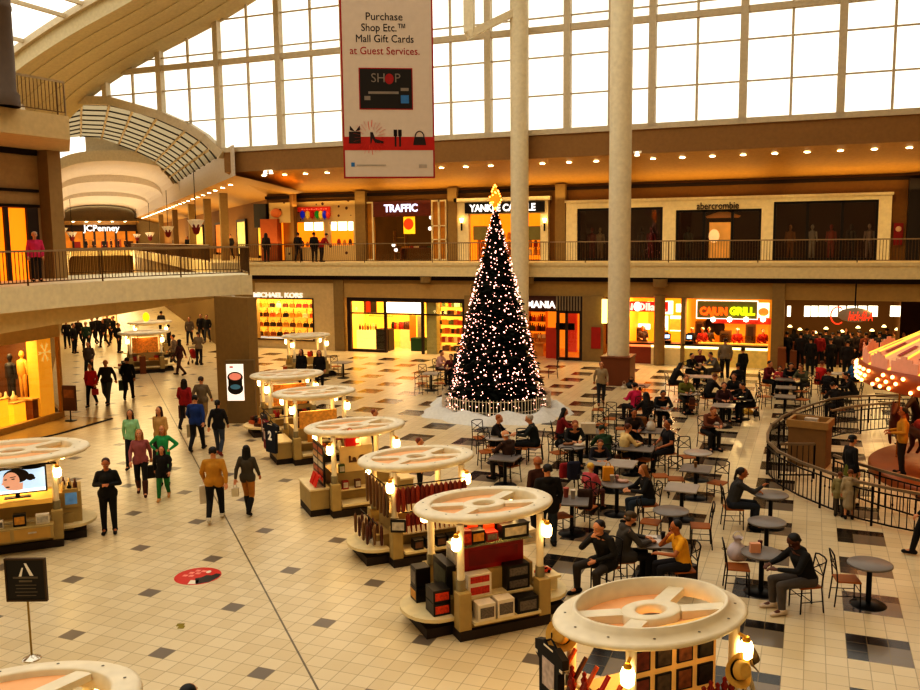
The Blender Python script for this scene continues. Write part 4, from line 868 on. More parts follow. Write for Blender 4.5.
# ================================================================= KIOSKS (all turned 45 degrees; local x = the row's cross direction, local -y = display front)
A45 = math.radians(45)
KB = mat('kiosk_beige', '#a8925f', .5); KD = mat('kiosk_plinth', '#2e2118', .6); KW = mat('kiosk_white', '#e6dac0', .45); KP = mat('kiosk_panel', '#dcae82', .6, emit=.12, ecol='#ff9a50'); KT = mat('kiosk_tray', '#d9c9a0', .4)  # kiosk_panel emission stands in for lamps shining through from below
GLOBE = glow('kiosk_globe', '#ffd890', 10); CUP = mat('lamp_cup', '#c89a3a', .4, .4); SLEEVE = mat('post_sleeve', '#8d8468', .4)
def kiosk(name_uv, label, r=1.24, ends=('tray', 'tray'), z=2.0, half=.72, ov=.7, dp=.06, group=None, lampz=1.58):
    c = G(*name_uv, z); c.z = 0
    k = thing('kiosk', label, 'kiosk', c, A45, group)
    m = MB(); m.bx(-half-.1, half+.1, -half-.12, half+.12, 0, .16)
    for s in (-1, 1): m.bx(s*(half+.1) if s > 0 else -half-.55, half+.55 if s > 0 else -half-.1, -.52, .52, 0, .16)
    m.build('plinth', KD, k)
    m = MB(); m.bx(-half+.02, half-.02, -half+.3, half-.3, .16, .95); m.bx(-half-.04, half+.04, -half-.04, half+.04, .16, .3); m.build('counter', KB, k)
    for sx in (-1, 1):
        for sy in (-1, 1): m = MB(); m.bx(sx*half-.11, sx*half+.11, sy*half-.11, sy*half+.11, .16, .78); m.build('corner_block', KB, k, bevel=.01)
    for sy in (-1, 1):
        m = MB(); m.prism([(-half+.12, sy*(half-.25)), (half-.12, sy*(half-.25)), (half-.12, sy*(half+.2)), (-half+.12, sy*(half+.2))][::sy], .26, .31); m.build('lower_shelf', KT, k)
        m = MB(); m.prism([(-half+.12, sy*(half-.42)), (half-.12, sy*(half-.42)), (half-.12, sy*(half-.08)), (-half+.12, sy*(half-.08))][::sy], .56, .6); m.build('upper_shelf', KT, k)
    for s, e in zip((-1, 1), ends):
        if e == 'tray':
            pl = [(s*(half+.1), .62)]+[(s*(half+.28+.5*math.cos(a)), .62*math.sin(a)) for a in [PI/2-PI*i/10 for i in range(11)]]+[(s*(half+.1), -.62)]
            m = MB(); m.prism(pl if s < 0 else pl[::-1], .27, .33); m.build('end_tray', KT, k)
            m = MB(); m.bx(min(s*(half-.3), s*(half+.3)), max(s*(half-.3), s*(half+.3)), -.4, .4, .16, .55); m.build('end_block', KB, k)
        else:
            m = MB(); m.bx(min(s*(half+.1), s*(half+.55)), max(s*(half+.1), s*(half+.55)), -.55, .55, .16, .62); b = m.build('end_cabinet', KB, k, bevel=.01)
            m = MB(); m.bx(min(s*(half+.08), s*(half+.57)), max(s*(half+.08), s*(half+.57)), -.57, .57, .62, .66); m.build('cabinet_top', KT, b)
    for sx in (-1, 1):
        for sy in (-1, 1):
            x, y = sx*half, sy*half*.9
            m = MB(); m.tube((x, y, .78), (x, y, z-.13), .062, .062, 12); p = m.build('post', KW, k)
            m = MB(); m.tube((x, y, .78), (x, y, .96), .08, .08, 12); m.build('post_sleeve', SLEEVE, p)
            o = Vector((x, y, 0)).normalized()*.16
            if sx*sy < 0: o = Vector((0, sy*.17, 0)).lerp(o, .5)
            m = MB(); m.path([(x, y, lampz+.2), (x+o.x, y+o.y, lampz+.17)], .02, 6); m.lathe([(.03, .12), (.05, .08), (.045, 0)], 10, (x+o.x, y+o.y, lampz+.06)); l = m.build('lamp', CUP, k)
            m = MB(); m.lathe([(.0, .06), (.06, .06), (.082, 0), (.075, -.12), (.045, -.15), (0, -.15)], 12, (x+o.x, y+o.y, lampz+.06)); m.build('globe', GLOBE, l)
    ri = .76; L = dict(sx=r*1.0, sy=r*ov)
    col = [(.985, z-.1), (.955, z-.085), (ri+.05, z-.05), (ri+.04, z+.03), (ri, z+.03), (ri, z-.2)] if dp > .15 else None
    m = MB(); m.lathe([(ri, z-.2), (.9, z-.17), (.97, z-.16), (1, z-.13)]+col if col else [(ri, z-.2), (.9, z-.15), (.97, z-.12), (1, z-.08), (.99, z-.035), (.955, z-.01), (ri+.06, z), (ri+.02, z-.005), (ri, z-.02), (ri, z-.2)], 56, **L); rf = m.build('roof_ring', KW, k)
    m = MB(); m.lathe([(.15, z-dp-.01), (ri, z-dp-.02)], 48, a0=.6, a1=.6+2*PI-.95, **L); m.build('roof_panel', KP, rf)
    m = MB(); h0, h1 = .16, .31; m.lathe([(h0, z-.19), (h0, z-.4*dp-.01), (h0+.02, z-.4*dp), (h1-.02, z-.4*dp), (h1, z-.4*dp-.01), (h1, z-.19)], 32, **L); m.build('roof_hub', KW, rf)
    for a in (-.405, .73, 2.737, 3.87):
        d = Vector((r*math.cos(a), r*ov*math.sin(a), 0)); m = MB(); m.bar(d*(h1-.02)+V(0, 0, z-.6*dp-.03), d*(ri+.01)+V(0, 0, z-.6*dp-.03), .15*r, .06+.25*dp); m.build('roof_spoke', KW, rf)
    m = MB(); 
    for i in range(12): a = i*PI/6+.1; m.lathe([(.0, .002), (.018, .002)], 6, (r*.87*math.cos(a), r*ov*.87*math.sin(a), z-(.062 if dp > .15 else .002)))
    m.build('screw_cap', mat('screw_cap', '#6a6456', .6), rf)
    area('kiosk_lamp', c+V(0, 0, z-.2), .9, 26, (1, .66, .26))
    return k
def on(k, x, y, z): return k.matrix_basis @ Vector((x, y, z))
K1 = kiosk((651, 603), 'white ring-roofed kiosk of framed photos and hats, its roof lowest in view', r=1.27, dp=.18)
K2 = kiosk((484, 500), 'white ring-roofed kiosk stacked with boxed toy cars', dp=.1)
K3 = kiosk((416.5, 454.5), 'white-roofed kiosk hung with long russet packages')
K4 = kiosk((355, 423.5), 'white-roofed kiosk with red gift boxes and a dark poster rack', ends=('cab', 'cab'))
K5 = kiosk((314, 390), 'white-roofed kiosk with sports jerseys hanging at its end', ends=('cab', 'cab'))
K6 = kiosk((287, 372.5), 'white-roofed kiosk heaped with small dark goods, behind the jersey kiosk')
K7 = kiosk((306, 334), 'small white-roofed kiosk before the glowing handbag window', r=1.15)
K8 = kiosk((12, 449), 'large cosmetics kiosk with a television screen under its white roof', r=1.55, ends=('cab', 'tray'), half=.82, ov=.75)
K9 = kiosk((6, 704), 'white kiosk roof cut off in the bottom corner, beside the black sign stand')
K10 = kiosk((144, 331), 'busy white-roofed kiosk in the corridor mouth under the bridge', r=1.25)
K11 = kiosk((150, 321), 'second white-roofed kiosk in the corridor, behind the busy one', r=1.2)

def item(m, name, mt, label, cat, k, loc, rz=0, group=None):
    o = m.build(name, mt, None, on(k, *loc), A45+rz); return tag(o, label, cat, group)
def cuboid(w, d, h): m = MB(); m.bx(-w/2, w/2, -d/2, d/2, 0, h); return m
def carton(k, loc, w, d, h, mt, face, label, cat='box', rz=0, name='product_box', group=None, side=-1, end=False):
    "printed box: body and a printed front panel"
    o = cuboid(w, d, h).build(name, mt, None, on(k, *loc), A45+rz, bevel=.006); tag(o, label, cat, group)
    m = MB()
    if not end: m.bx(-w*.4, w*.4, -d/2-.006, -d/2, h*.18, h*.8)
    else: m.bx(-w/2-.006, -w/2, -d*.4, d*.4, h*.18, h*.8)
    m.build('printed_panel', face, o); return o
BKB = mat('black_box', '#17120f', .35); WHB = mat('white_box', '#d9d0c0', .4); RDB = mat('red_box', '#8e1a12', .35, var=.4, scale=4); ORF = mat('orange_print', '#c8441c', .4, var=.6, scale=24); GRF = mat('grey_print', '#6a625c', .4, var=.7, scale=32); RDF = mat('red_print', '#b8301a', .4, var=.6, scale=28); GDF = mat('gold_print', '#c08a34', .4, var=.5, scale=14); SILV = mat('silver_print', '#b8b0a4', .4, var=.5, scale=12)
def toy_car(k, loc, mt, label, rz=0):
    c = thing('toy_car', label, 'toy car', on(k, *loc), A45+rz)
    m = MB(); pr = [(-.15, .03), (-.15, .07), (-.09, .085), (-.05, .12), (.05, .12), (.09, .08), (.15, .07), (.155, .03)]
    m.add([(x, y, z) for y in (-.06, .06) for x, z in pr], [tuple(range(8)), tuple(range(15, 7, -1))]+[(i, i+8, (i+1) % 8+8, (i+1) % 8) for i in range(8)]); b = m.build('body', mt, c)
    m = MB(); m.bx(-.05, .05, -.062, .062, .088, .115); m.build('window', BLK, b)
    for x in (-.09, .09):
        for y in (-.06, .06): m = MB(); m.tube((x, y-.012, .03), (x, y+.012, .03), .03, .03, 10); m.build('wheel', BLK, c)
    return c
# --- kiosk of boxed toy cars
carton(K2, (-.38, -.8, .31), .3, .24, .28, WHB, GRF, 'white toy box with a dark printed window, low front shelf corner')
carton(K2, (-.04, -.8, .31), .3, .24, .3, WHB, GRF, 'white toy box with a dark printed window, beside the low black box')
carton(K2, (.36, -.8, .31), .38, .22, .26, BKB, GRF, 'low black car box at the end of the lowest shelf')
carton(K2, (-.36, -.5, .6), .42, .2, .2, WHB, RDF, 'flat white and red toy box on the upper front shelf'); carton(K2, (-.36, -.5, .8), .42, .2, .17, WHB, RDF, 'flat white and red toy box, topmost of two by the post')
carton(K2, (.34, -.5, .6), .42, .22, .2, BKB, GRF, 'black car box below another on the upper front shelf'); carton(K2, (.34, -.5, .8), .42, .22, .22, BKB, GRF, 'black car box stacked on top on the upper front shelf')
carton(K2, (0, -.28, .95), 1.12, .16, .42, RDB, mat('red_streak', '#7a120c', .3, var=.6, scale=3), 'long red toy car box across the middle of the kiosk')
m = MB(); m.bx(-.66, .66, -.5, .0, 1.4, 1.42); item(m, 'glass_shelf', mat('green_glass', '#8a9078', .1, alpha=.6), 'glass shelf above the long red toy box', 'shelf', K2, (0, 0, 0))
for x, mt, fc, w, h, lb in ((-.5, RDB, ORF, .16, .24, 'small red toy box at the post end of the glass shelf'), (-.3, BKB, GDF, .24, .22, 'black and gold toy box on the glass shelf'), (-.05, RDB, GRF, .22, .16, 'flat red and grey toy box at the middle of the glass shelf'), (.38, BKB, SILV, .5, .24, 'wide black toy box at the end of the glass shelf')):
    carton(K2, (x, -.33, 1.42), w, .2, h, mt, fc, lb)
for x, w, lb in ((-.3, .24, 'orange and black car box standing behind the glass shelf row'), (.0, .26, 'orange topped car box behind the flat red box'), (.3, .3, 'orange topped car box behind the wide black box')): carton(K2, (x, -.1, 1.42), w, .16, .36, BKB, ORF, lb)
for dz, lb in ((.33, 'black box showing an orange car, on the rounded end tray'), (.55, 'black box showing an orange car, stacked on its twin')): carton(K2, (-.98, -.3, dz), .3, .36, .21, BKB, ORF, lb, end=False)
carton(K2, (-1.05, .3, .33), .28, .3, .24, BKB, GDF, 'black and gold car box on the tray edge, lower one', end=True); carton(K2, (-1.05, .32, .57), .26, .28, .34, BKB, GRF, 'tall black toy box topping the stack on the tray edge', end=True)
carton(K2, (-.72, .05, .55), .16, .62, .5, BKB, mat('grey_green_print', '#5a5a48', .4, var=.5, scale=8), 'large dark toy case standing upright above the end tray', end=True)
carton(K2, (-.45, .05, .95), .3, .4, .34, WHB, SILV, 'stack of white toy cartons behind the dark upright case', end=True)
toy_car(K2, (-.92, -.05, .55), mat('toy_red', '#a01c14', .3), 'small red toy car between the stacks on the end tray')
m = MB(); m.bx(-.25, .25, -.25, .25, 0, .04); m.bx(-.2, .2, -.2, .2, -.22, 0); item(m, 'display_stand', KT, 'small pale stand holding a toy car at the far end of the toy kiosk', 'stand', K2, (1.05, -.1, .55))
toy_car(K2, (1.05, -.14, .59), mat('toy_orange', '#d4421a', .3), 'bright orange toy car on the pale stand of the toy kiosk', .3)
carton(K2, (.86, .1, 1.1), .26, .26, .26, WHB, SILV, 'white box high at the far post of the toy kiosk')
# --- kiosk of russet packages
RUS = [mat('russet_%d' % i, c, .35) for i, c in enumerate(('#7a2412', '#8e3016', '#6a1c10', '#54281a'))]; BRN2 = [mat('olive_brown_%d' % i, c, .4) for i, c in enumerate(('#5a4426', '#6e4a2a', '#4a3020', '#7a5a34'))]
_pk = {}
def package(k, loc, mt, L, label, group, tagged=False, rz=0):
    key = (mt.name, L)
    if key not in _pk: m = MB(); m.lathe([(0, 0), (.02, 0), (.05, -.05), (.054, -L*.5), (.044, -L+.03), (.0, -L)], 8, sy=.6); m.tube((0, 0, .05), (0, 0, 0), .006, .006, 5); _pk[key] = m.mesh('hanging_package', mt)
    o = obj('hanging_package', _pk[key], None, on(k, *loc), A45+rz); tag(o, label, 'hanging package', group)
    if tagged: m = MB(); m.bx(-.028, .028, -.03, -.024, -L, -L+.16); m.build('paper_tag', mat('paper_tag', '#e0d4c0', .5), o)
for i in range(15): package(K3, (-.7+.1*i, -.84, 1.6), RUS[i % 3], .5, 'long russet package on the upper front rail', 'russet packages on the upper front rail', i in (2, 3))
for i in range(12): package(K3, (-.5+.1*i, -.82, 1.05), RUS[(i+1) % 3], .4, 'russet package on the lower front rail', 'russet packages on the lower front rail', True)
for i in range(13): package(K3, (-.88-.03*(i % 2), -.7+.11*i, 1.58), BRN2[i % 4], .6, 'long brown package on the end rail of the package kiosk', 'brown packages on the end rail', False, PI/2)
for i in range(12): package(K3, (-.95-.12*(i % 3), -.5+.09*i, .78), BRN2[(i*3) % 4] if i % 2 else RUS[3], .42, 'dark package fanned above the rounded tray', 'dark packages above the rounded tray', i % 3 == 0, PI/2)
for y, z, x0, x1, lb in ((-.84, 1.64, -.75, .8, 'upper front rail of the package kiosk'), (-.82, 1.09, -.6, .75, 'lower front rail of the package kiosk')): m = MB(); m.tube((x0, y, z), (x1, y, z), .012); m.bar((x0, y, z), (x0, -.7, z), .02, .02); m.bar((x1, y, z), (x1, -.7, z), .02, .02); item(m, 'hanging_rail', BLK, lb, 'rail', K3, (0, 0, 0))
m = MB(); m.tube((-.89, -.75, 1.62), (-.89, .75, 1.62), .012); m.bar((-.89, -.72, 1.62), (-.7, -.72, 1.62), .02, .02); m.bar((-.89, .72, 1.62), (-.7, .72, 1.62), .02, .02); item(m, 'hanging_rail', BLK, 'end rail of the package kiosk carrying brown packages', 'rail', K3, (0, 0, 0))
m = MB(); m.tube((-1.05, -.55, .82), (-1.05, .6, .82), .012); m.tube((-1.05, 0, .33), (-1.05, 0, .82), .02); item(m, 'hanging_rail', BLK, 'low rail standing on the rounded tray of the package kiosk', 'rail', K3, (0, 0, 0))
carton(K3, (-.72, -.86, .72), .3, .05, .26, BKB, SILV, 'tilted black notice card at the corner post of the package kiosk', 'notice', rz=-.5, name='notice_card')
for i in range(4): carton(K3, (-.3+.24*i, -.78, .31), .2, .2, .2, BKB, mat('brown_print', '#6a4a34', .4, var=.5, scale=14), 'dark box in the row on the lowest front shelf of the package kiosk', group='dark boxes on the package kiosk shelf')
for i in range(5): carton(K3, (-.98, -.35+.17*i, .33), .2, .13, .1, WHB if i < 3 else BKB, SILV, 'small pale pack on the rounded tray edge of the package kiosk', group='small packs on the rounded tray', end=True)
# --- kiosk with red gift boxes
m = MB(); m.bx(-.02, .02, -.5, .5, 0, .95); pr = m.build('poster_rack', BKB, None, on(K4, -.92, -.05, .68), A45); tag(pr, 'tall black rack of makeup photos at the end of the gift kiosk', 'poster rack')
for i in range(5):
    for s in (-1, 1): m = MB(); m.bx(-.03, -.021, s*.24-.2, s*.24+.2, .08+.17*i, .2+.17*i); m.build('photo', mat('makeup_photo%d' % (i % 3), ('#d8a878', '#b05a3a', '#e0c8b0')[i % 3], .4, var=.6, scale=20), pr)
for y, lb in ((-.35, 'red folded brochure nearest the corner block of the gift kiosk'), (-.05, 'red folded brochure standing beside the other on the cabinet')): m = MB(); m.box((0, 0, .14), (.02, .24, .28), R=Matrix.Rotation(.35, 3, 'Y')); m.box((.14, 0, .13), (.02, .24, .28), R=Matrix.Rotation(-.35, 3, 'Y')); item(m, 'brochure', mat('red_brochure', '#c01c14', .35, emit=.15), lb, 'brochure', K4, (-1.08, y, .67))
m = MB(); m.bx(-.3, .3, -.01, .01, 0, .36); pc = item(m, 'snowflake_banner', RDB, 'red panel with pale snowflakes at the back of the gift kiosk', 'panel', K4, (.1, .2, 1.35))
for i in range(3): m = MB(); m.lathe([(0, 0), (.06, 0)], 6); o = m.build('snowflake', WHITE, pc, (-.18+.18*i, -.02, .18)); o.rotation_euler = (PI/2, 0, 0)
m = MB(); m.bx(-.4, .4, -.02, .02, 0, .62); sgn = item(m, 'counter_sign', mat('cream_panel', '#e0c692', .5), 'cream counter panel with small dark letters on the gift kiosk', 'panel', K4, (-.12, -.42, .95)); letters('La Ga', .2, mat('brown_letters', '#5a3a1c', .5), sgn, (.05, -.03, .3), (PI/2, 0, 0), bold=.01)
for x, mt, lb in ((-.25, 'red', 'red paper gift bag on the counter panel'), (.12, 'cream', 'cream paper gift bag on the counter panel')):
    mt = mat('giftbag_'+mt, '#c41a1a' if mt == 'red' else '#e8d8b0', .5, emit=.1); m = MB(); m.prism([(-.12, -.07), (.12, -.07), (.12, .07), (-.12, .07)], 0, .32); b = item(m, 'gift_bag', mt, lb, 'bag', K4, (x, -.4, 1.57)); m = MB(); m.path([(.06*math.cos(a), 0, .32+.1*math.sin(a)) for a in [PI*i/6 for i in range(7)]], .008, 5); m.build('handle', mt, b)
for x, z, mt, lb in ((-.45, .6, RDB, 'red card standing on the upper shelf of the gift kiosk'), (-.15, .6, GOODS[2], 'brown bottle set on the upper shelf of the gift kiosk'), (.2, .6, WHB, 'white box on the upper shelf of the gift kiosk'), (-.5, .97, GOODS[5], 'small green jar on the gift kiosk counter')): carton(K4, (x, -.6 if z == .6 else -.5, z), .14, .1, .2, mt, SILV, lb, name='gift_box')
# --- jersey kiosk
def jersey(k, loc, cl, label, num=None, rz=PI/2):
    mt = mat('jersey_'+cl[1:], cl, .7); t = thing('jersey', label, 'jersey', on(k, *loc), A45+rz); t.scale = (1.15, 1.15, 1.15)
    m = MB(); pts = [(-.2, -.75), (.2, -.75), (.21, -.25), (.3, -.2), (.3, -.06), (.12, 0), (.06, -.04), (-.06, -.04), (-.12, 0), (-.3, -.06), (-.3, -.2), (-.21, -.25)]
    vs = [(x, y, z) for y in (-.04, .04) for x, z in pts]; n = 12
    m.add(vs, [tuple(range(n)), tuple(range(2*n-1, n-1, -1))]+[(i, i+n, (i+1) % n+n, (i+1) % n) for i in range(n)]); m.build('body', mt, t)
    m = MB(); m.path([(-.14, 0, -.03), (0, 0, .05), (.14, 0, -.03)], .012, 6); m.path([(0, 0, .05), (0, 0, .12)], .008, 5); m.build('hanger', BLK, t)
    m = MB(); m.bx(-.3, -.24, -.045, .045, -.2, -.17); m.bx(.24, .3, -.045, .045, -.2, -.17); m.bx(-.1, .1, -.044, -.04, -.05, -.03); m.build('trim', WHITE, t)
    if num: letters(num, .3, mat('jersey_white', '#e8e0d0', .6, emit=.1), t, (0, -.047, -.33), (PI/2, 0, 0), name='number', bold=.015, ext=.004)
    else: m = MB(); m.bx(-.13, .13, -.046, -.04, -.5, -.18); m.build('print', mat('jersey_print', '#b8a8a0', .6, var=.5, scale=14), t)
jersey(K5, (-1.38, .62, 1.32), '#2a2226', 'charcoal hanging jersey with a pale print', rz=-PI/2); jersey(K5, (-1.42, .12, 1.22), '#7a1418', 'maroon hanging jersey with a pale print', rz=-PI/2); jersey(K5, (-1.4, -.52, 1.25), '#131a2c', 'navy hanging jersey with a white number 2', '2', rz=-PI/2+.4)
m = MB(); m.tube((-1.4, -.75, 1.42), (-1.38, .8, 1.42), .015); m.bar((-.7, -.64, 1.42), (-1.4, -.7, 1.42), .02, .02); m.bar((-.7, .64, 1.42), (-1.38, .7, 1.42), .02, .02); item(m, 'hanging_rail', BLK, 'rail carrying the three hanging jerseys', 'rail', K5, (0, 0, 0))
m = MB(); m.bx(-.55, .55, -.04, .04, 0, .5); item(m, 'lit_backdrop', mat('lit_slat', '#c08a3c', .5, emit=.15, var=.6, scale=14), 'glowing slatted panel on the front of the jersey kiosk', 'panel', K5, (0, -.4, .96))
def heap(k, n, label, group, zs=(.33, .6, .96), span=.6, ends=True):
    for i in range(n):
        z = zs[i % len(zs)]; e = ends and i % 3 == 0
        x = RND.uniform(-1.1, -.85) if e else RND.uniform(-span, span); y = RND.uniform(-.4, .4) if e else (-.8, -.55, -.2)[zs.index(z)]
        if e: z = .33
        mt = (GOODS+[BKB, RDB])[RND.randrange(9)]; w = RND.uniform(.12, .24)
        o = obj('small_good', small_good(('box', 'jar', 'bottle', 'folded_garment')[i % 4], mt), None, on(k, x, y, z), RND.uniform(0, 3)); tag(o, label, 'product', group)
heap(K5, 12, 'small souvenir on the shelves of the jersey kiosk', 'souvenirs on the jersey kiosk', ends=False)
heap(K6, 26, 'small dark product heaped on the kiosk behind the jerseys', 'products on the kiosk behind the jerseys')
heap(K7, 14, 'small product on the kiosk before the handbag window', 'products on the small kiosk')
heap(K10, 30, 'small product on the busy corridor kiosk', 'products on the busy corridor kiosk')
m = MB(); m.bx(-.6, .6, -.03, .03, 0, .75); item(m, 'lit_backdrop', mat('mosaic_lit', '#b8742c', .5, emit=.3, var=.9, scale=14), 'glittering lit display panel in the busy corridor kiosk', 'panel', K10, (0, -.35, .97))
m = MB(); m.bx(-.03, .03, -.6, .6, 0, .75); item(m, 'lit_backdrop', mat('mosaic_lit', '#d8913a', .5), 'glittering lit end panel in the busy corridor kiosk', 'panel', K10, (-.4, 0, .97))
m = MB(); m.bx(-.55, .55, -.03, .03, 0, .7); item(m, 'lit_backdrop', mat('mosaic_lit', '#d8913a', .5), 'glittering lit panel in the kiosk behind the jerseys', 'panel', K6, (0, -.35, .97))
for x, lb in ((-.2, 'brown pillar sign on the front of the busy corridor kiosk'), ): m = MB(); m.bx(-.14, .14, -.06, .06, 0, .85); item(m, 'pillar_sign', WOOD, lb, 'sign', K10, (x, -.95, 0))
# --- photo and hat kiosk
m = MB(); m.bx(-.62, .62, -.03, .03, 0, .95); pb = item(m, 'photo_wall', mat('lit_photo_wall', '#dca85a', .5, emit=.25), 'lit cream wall of framed photos under the lowest roof', 'display wall', K1, (0, -.42, .95))
k = 0
for r_, z in enumerate((.62, .28)):
    for c in range(4):
        w = .22; x = -.45+.3*c; t = thing('photo_frame', 'dark framed photograph, %s row, %s from the lamp post' % (('upper', 'lower')[r_], ('first', 'second', 'third', 'last')[c]), 'photo', on(K1, x, -.46, .95+z-.13), A45); m = MB(); m.bx(-w/2, w/2, -.02, 0, 0, .26); f = m.build('frame', BKB, t); m = MB(); m.bx(-w/2+.02, w/2-.02, -.026, -.02, .02, .24); m.build('picture', mat('photo_%d' % k, ('#7a3a28', '#5a4a3c', '#8a5a3a', '#3a342e')[k % 4], .4, var=.8, scale=14), t); k += 1
m = MB(); m.bx(-.55, .55, -.05, -.03, .84, .93); tag(m.build('print_strip', mat('print_strip', '#6a3a1c', .5, var=.8, scale=20), None, on(K1, 0, -.42, .95), A45), 'strip of small dark prints along the top of the photo wall', 'print strip')
def hat(k, loc, cl, label, tilt):
    t = thing('cowboy_hat', label, 'hat', on(k, *loc), A45); t.rotation_euler = (tilt[0], tilt[1], A45+tilt[2]); mt = mat('hat_'+cl[1:], cl, .7)
    m = MB(); m.lathe([(0, .11), (.05, .1), (.085, .115), (.1, .09), (.115, 0)], 16, sx=1.1); m.build('crown', mt, t); m = MB(); n = 20
    vs = []
    for r in (.11, .2): vs += [(r*1.1*math.cos(2*PI*i/n), r*math.sin(2*PI*i/n), (.0 if r < .15 else .06*math.sin(2*PI*i/n)**2)) for i in range(n)]
    m.add(vs, [(i, (i+1) % n, n+(i+1) % n, n+i) for i in range(n)], 0, True); m.build('brim', mt, t); m = MB(); m.lathe([(.117, .0), (.113, .03)], 16, sx=1.1); m.build('hat_band', BLK, t)
hat(K1, (-.88, .62, 1.5), '#c8a050', 'straw cowboy hat hanging on the post above the black shirt', (1.2, 0, -1.0)); hat(K1, (.6, -.86, 1.42), '#d4ac58', 'straw cowboy hat hanging below the bright lamp globe', (1.25, 0, .2)); hat(K1, (.95, -.62, 1.4), '#6e5a38', 'dull brown cowboy hat at the far edge of the photo kiosk', (1.2, 0, 1.2))
jersey(K1, (-1.02, .62, 1.42), '#120e0c', 'black shirt hanging at the end of the photo kiosk', rz=-PI/2)
for i in range(5):
    m = MB(); m.bar((-1.15, -.5+.25*i, .75), (-.75, -.5+.25*i, 1.35), .05, .03); item(m, 'slanted_rack_arm', GOODS[(6, 0, 6, 2, 6)[i]], 'slanted rack arm at the end of the photo kiosk', 'rack', K1, (0, 0, 0), group='slanted rack arms of the photo kiosk')
def figurine(k, loc, label, group):
    m = MB(); m.lathe([(0, 0), (.05, 0), (.06, .05), (.03, .12), (.045, .17), (.02, .21), (.03, .25), (0, .28)], 10); item(m, 'figurine', mat('glossy_red', '#8a2412', .15), label, 'figurine', k, loc, 0, group)
for i in range(9): figurine(K1, (-.98+.05*(i % 3), -.42+.1*i, .9+.1*(i % 2)), 'glossy red figurine on the end shelf of the photo kiosk', 'red figurines on the photo kiosk')
for i in range(5): figurine(K1, (.25+.1*i, -.7, .95+.05*(i % 2)), 'glossy red figurine in front of the framed photos', 'red figurines before the framed photos')
m = MB(); m.bx(.15, .75, -.8, -.55, .9, .95); m.bx(-1.1, -.8, -.5, .5, .85, .9); item(m, 'display_step', KT, 'pale steps carrying the red figurines', 'shelf', K1, (0, 0, 0))
m = MB(); m.bar((.75, -1.0, .7), (.75, -.72, 1.35), .05, .03); m.bar((.95, -.9, .7), (.9, -.65, 1.35), .05, .03); item(m, 'chrome_rail', mat('chrome', '#c8c0b0', .15, .9), 'shiny slanted rail beneath the bright lamp globe', 'rail', K1, (0, 0, 0))
# --- cosmetics kiosk with the television
tv = thing('television', 'flat television showing a woman with dark hair on pale blue', 'television', on(K8, .1, -.76, 1.12), A45)
m = MB(); m.bx(-.57, .57, -.03, .03, .08, .64); m.build('bezel', BKB, tv, bevel=.01); m = MB(); m.bx(-.25, .25, -.08, .08, 0, .02); m.bx(-.04, .04, -.02, .02, .02, .1); m.build('foot', BKB, tv)
m = MB(); m.bx(-.54, .54, -.036, -.03, .11, .61); scn = m.build('screen', mat('screen_blue', '#a8c4dc', .3, emit=.75, ecol='#b8d0e8'), tv)
def flat(m, pts, y): m.add([(x, y, z) for x, z in pts], [tuple(range(len(pts)))])
SK = mat('screen_skin', '#d8a68e', .4, emit=.5, ecol='#d8a68e'); SH = mat('screen_hair', '#2a1c1a', .4)
def oval(cx, cz, rx, rz, n=22): return [(cx+rx*math.cos(2*PI*i/n), cz+rz*math.sin(2*PI*i/n)) for i in range(n)]
m = MB(); flat(m, oval(.0, .47, .24, .15), -.037); flat(m, oval(.26, .42, .08, .07), -.0372); flat(m, [(.2, .4), (.34, .36), (.36, .4), (.3, .44)], -.0374); m.build('hair_image', SH, scn)
m = MB(); flat(m, oval(-.1, .37, .16, .19), -.039); flat(m, [(-.24, .38), (-.29, .31), (-.23, .3)], -.0392); flat(m, [(-.1, .3), (.12, .32), (.1, .14), (-.08, .14)], -.0394); m.build('face_image', SK, scn)
m = MB(); flat(m, oval(-.2, .41, .03, .012, 10), -.041); flat(m, oval(-.06, .41, .035, .012, 10), -.041); flat(m, [(-.12, .44), (-.01, .45), (-.01, .465), (-.12, .455)], -.041); flat(m, oval(-.17, .25, .04, .014, 10), -.041); m.build('eye_image', SH, scn)
m = MB(); flat(m, [(-.54, .11), (.54, .11), (.54, .18), (-.54, .16)], -.042); m.build('caption_bar', mat('caption_bar', '#e8eef0', .4, emit=.8), scn)
m = MB(); m.bx(-.75, .75, -.02, .02, 0, .03); m.tube((-.6, 0, 0), (-.6, 0, .16), .012); m.tube((.6, 0, 0), (.6, 0, .16), .012); item(m, 'lamp_bar', BLK, 'thin black lamp bar above the television', 'lamp bar', K8, (.12, -.82, 1.78)); 
for i, x in enumerate((-.5, .25)): m = MB(); m.lathe([(0, .06), (.1, .02), (.13, -.02), (0, -.02)], 12, sx=1.6); o = item(m, 'picture_lamp', BLK, 'oval black lamp shade over the television, '+('one' if i else 'the other')+' of a pair', 'lamp', K8, (x+.15, -.86, 1.77))
m = MB(); m.bx(-.8, .75, -.55, .2, 0, .1); item(m, 'stepped_counter', mat('warm_counter', '#d8a850', .5, emit=.2), 'long lit counter step below the television', 'counter', K8, (0, -.3, .95))
m = MB(); m.bx(-.8, .75, -.2, .2, 0, .28); dr = item(m, 'drawer_unit', KB, 'beige drawer unit at the foot of the cosmetics kiosk', 'drawers', K8, (0, -1.0, .3))
for x in (-.4, .35): m = MB(); m.bx(x-.34, x+.34, -.215, -.2, .03, .25); d_ = m.build('drawer', mat('drawer_front', '#b8934c', .5), dr); m = MB(); m.bx(x-.08, x+.08, -.235, -.215, .15, .18); m.build('handle', SILV, d_)
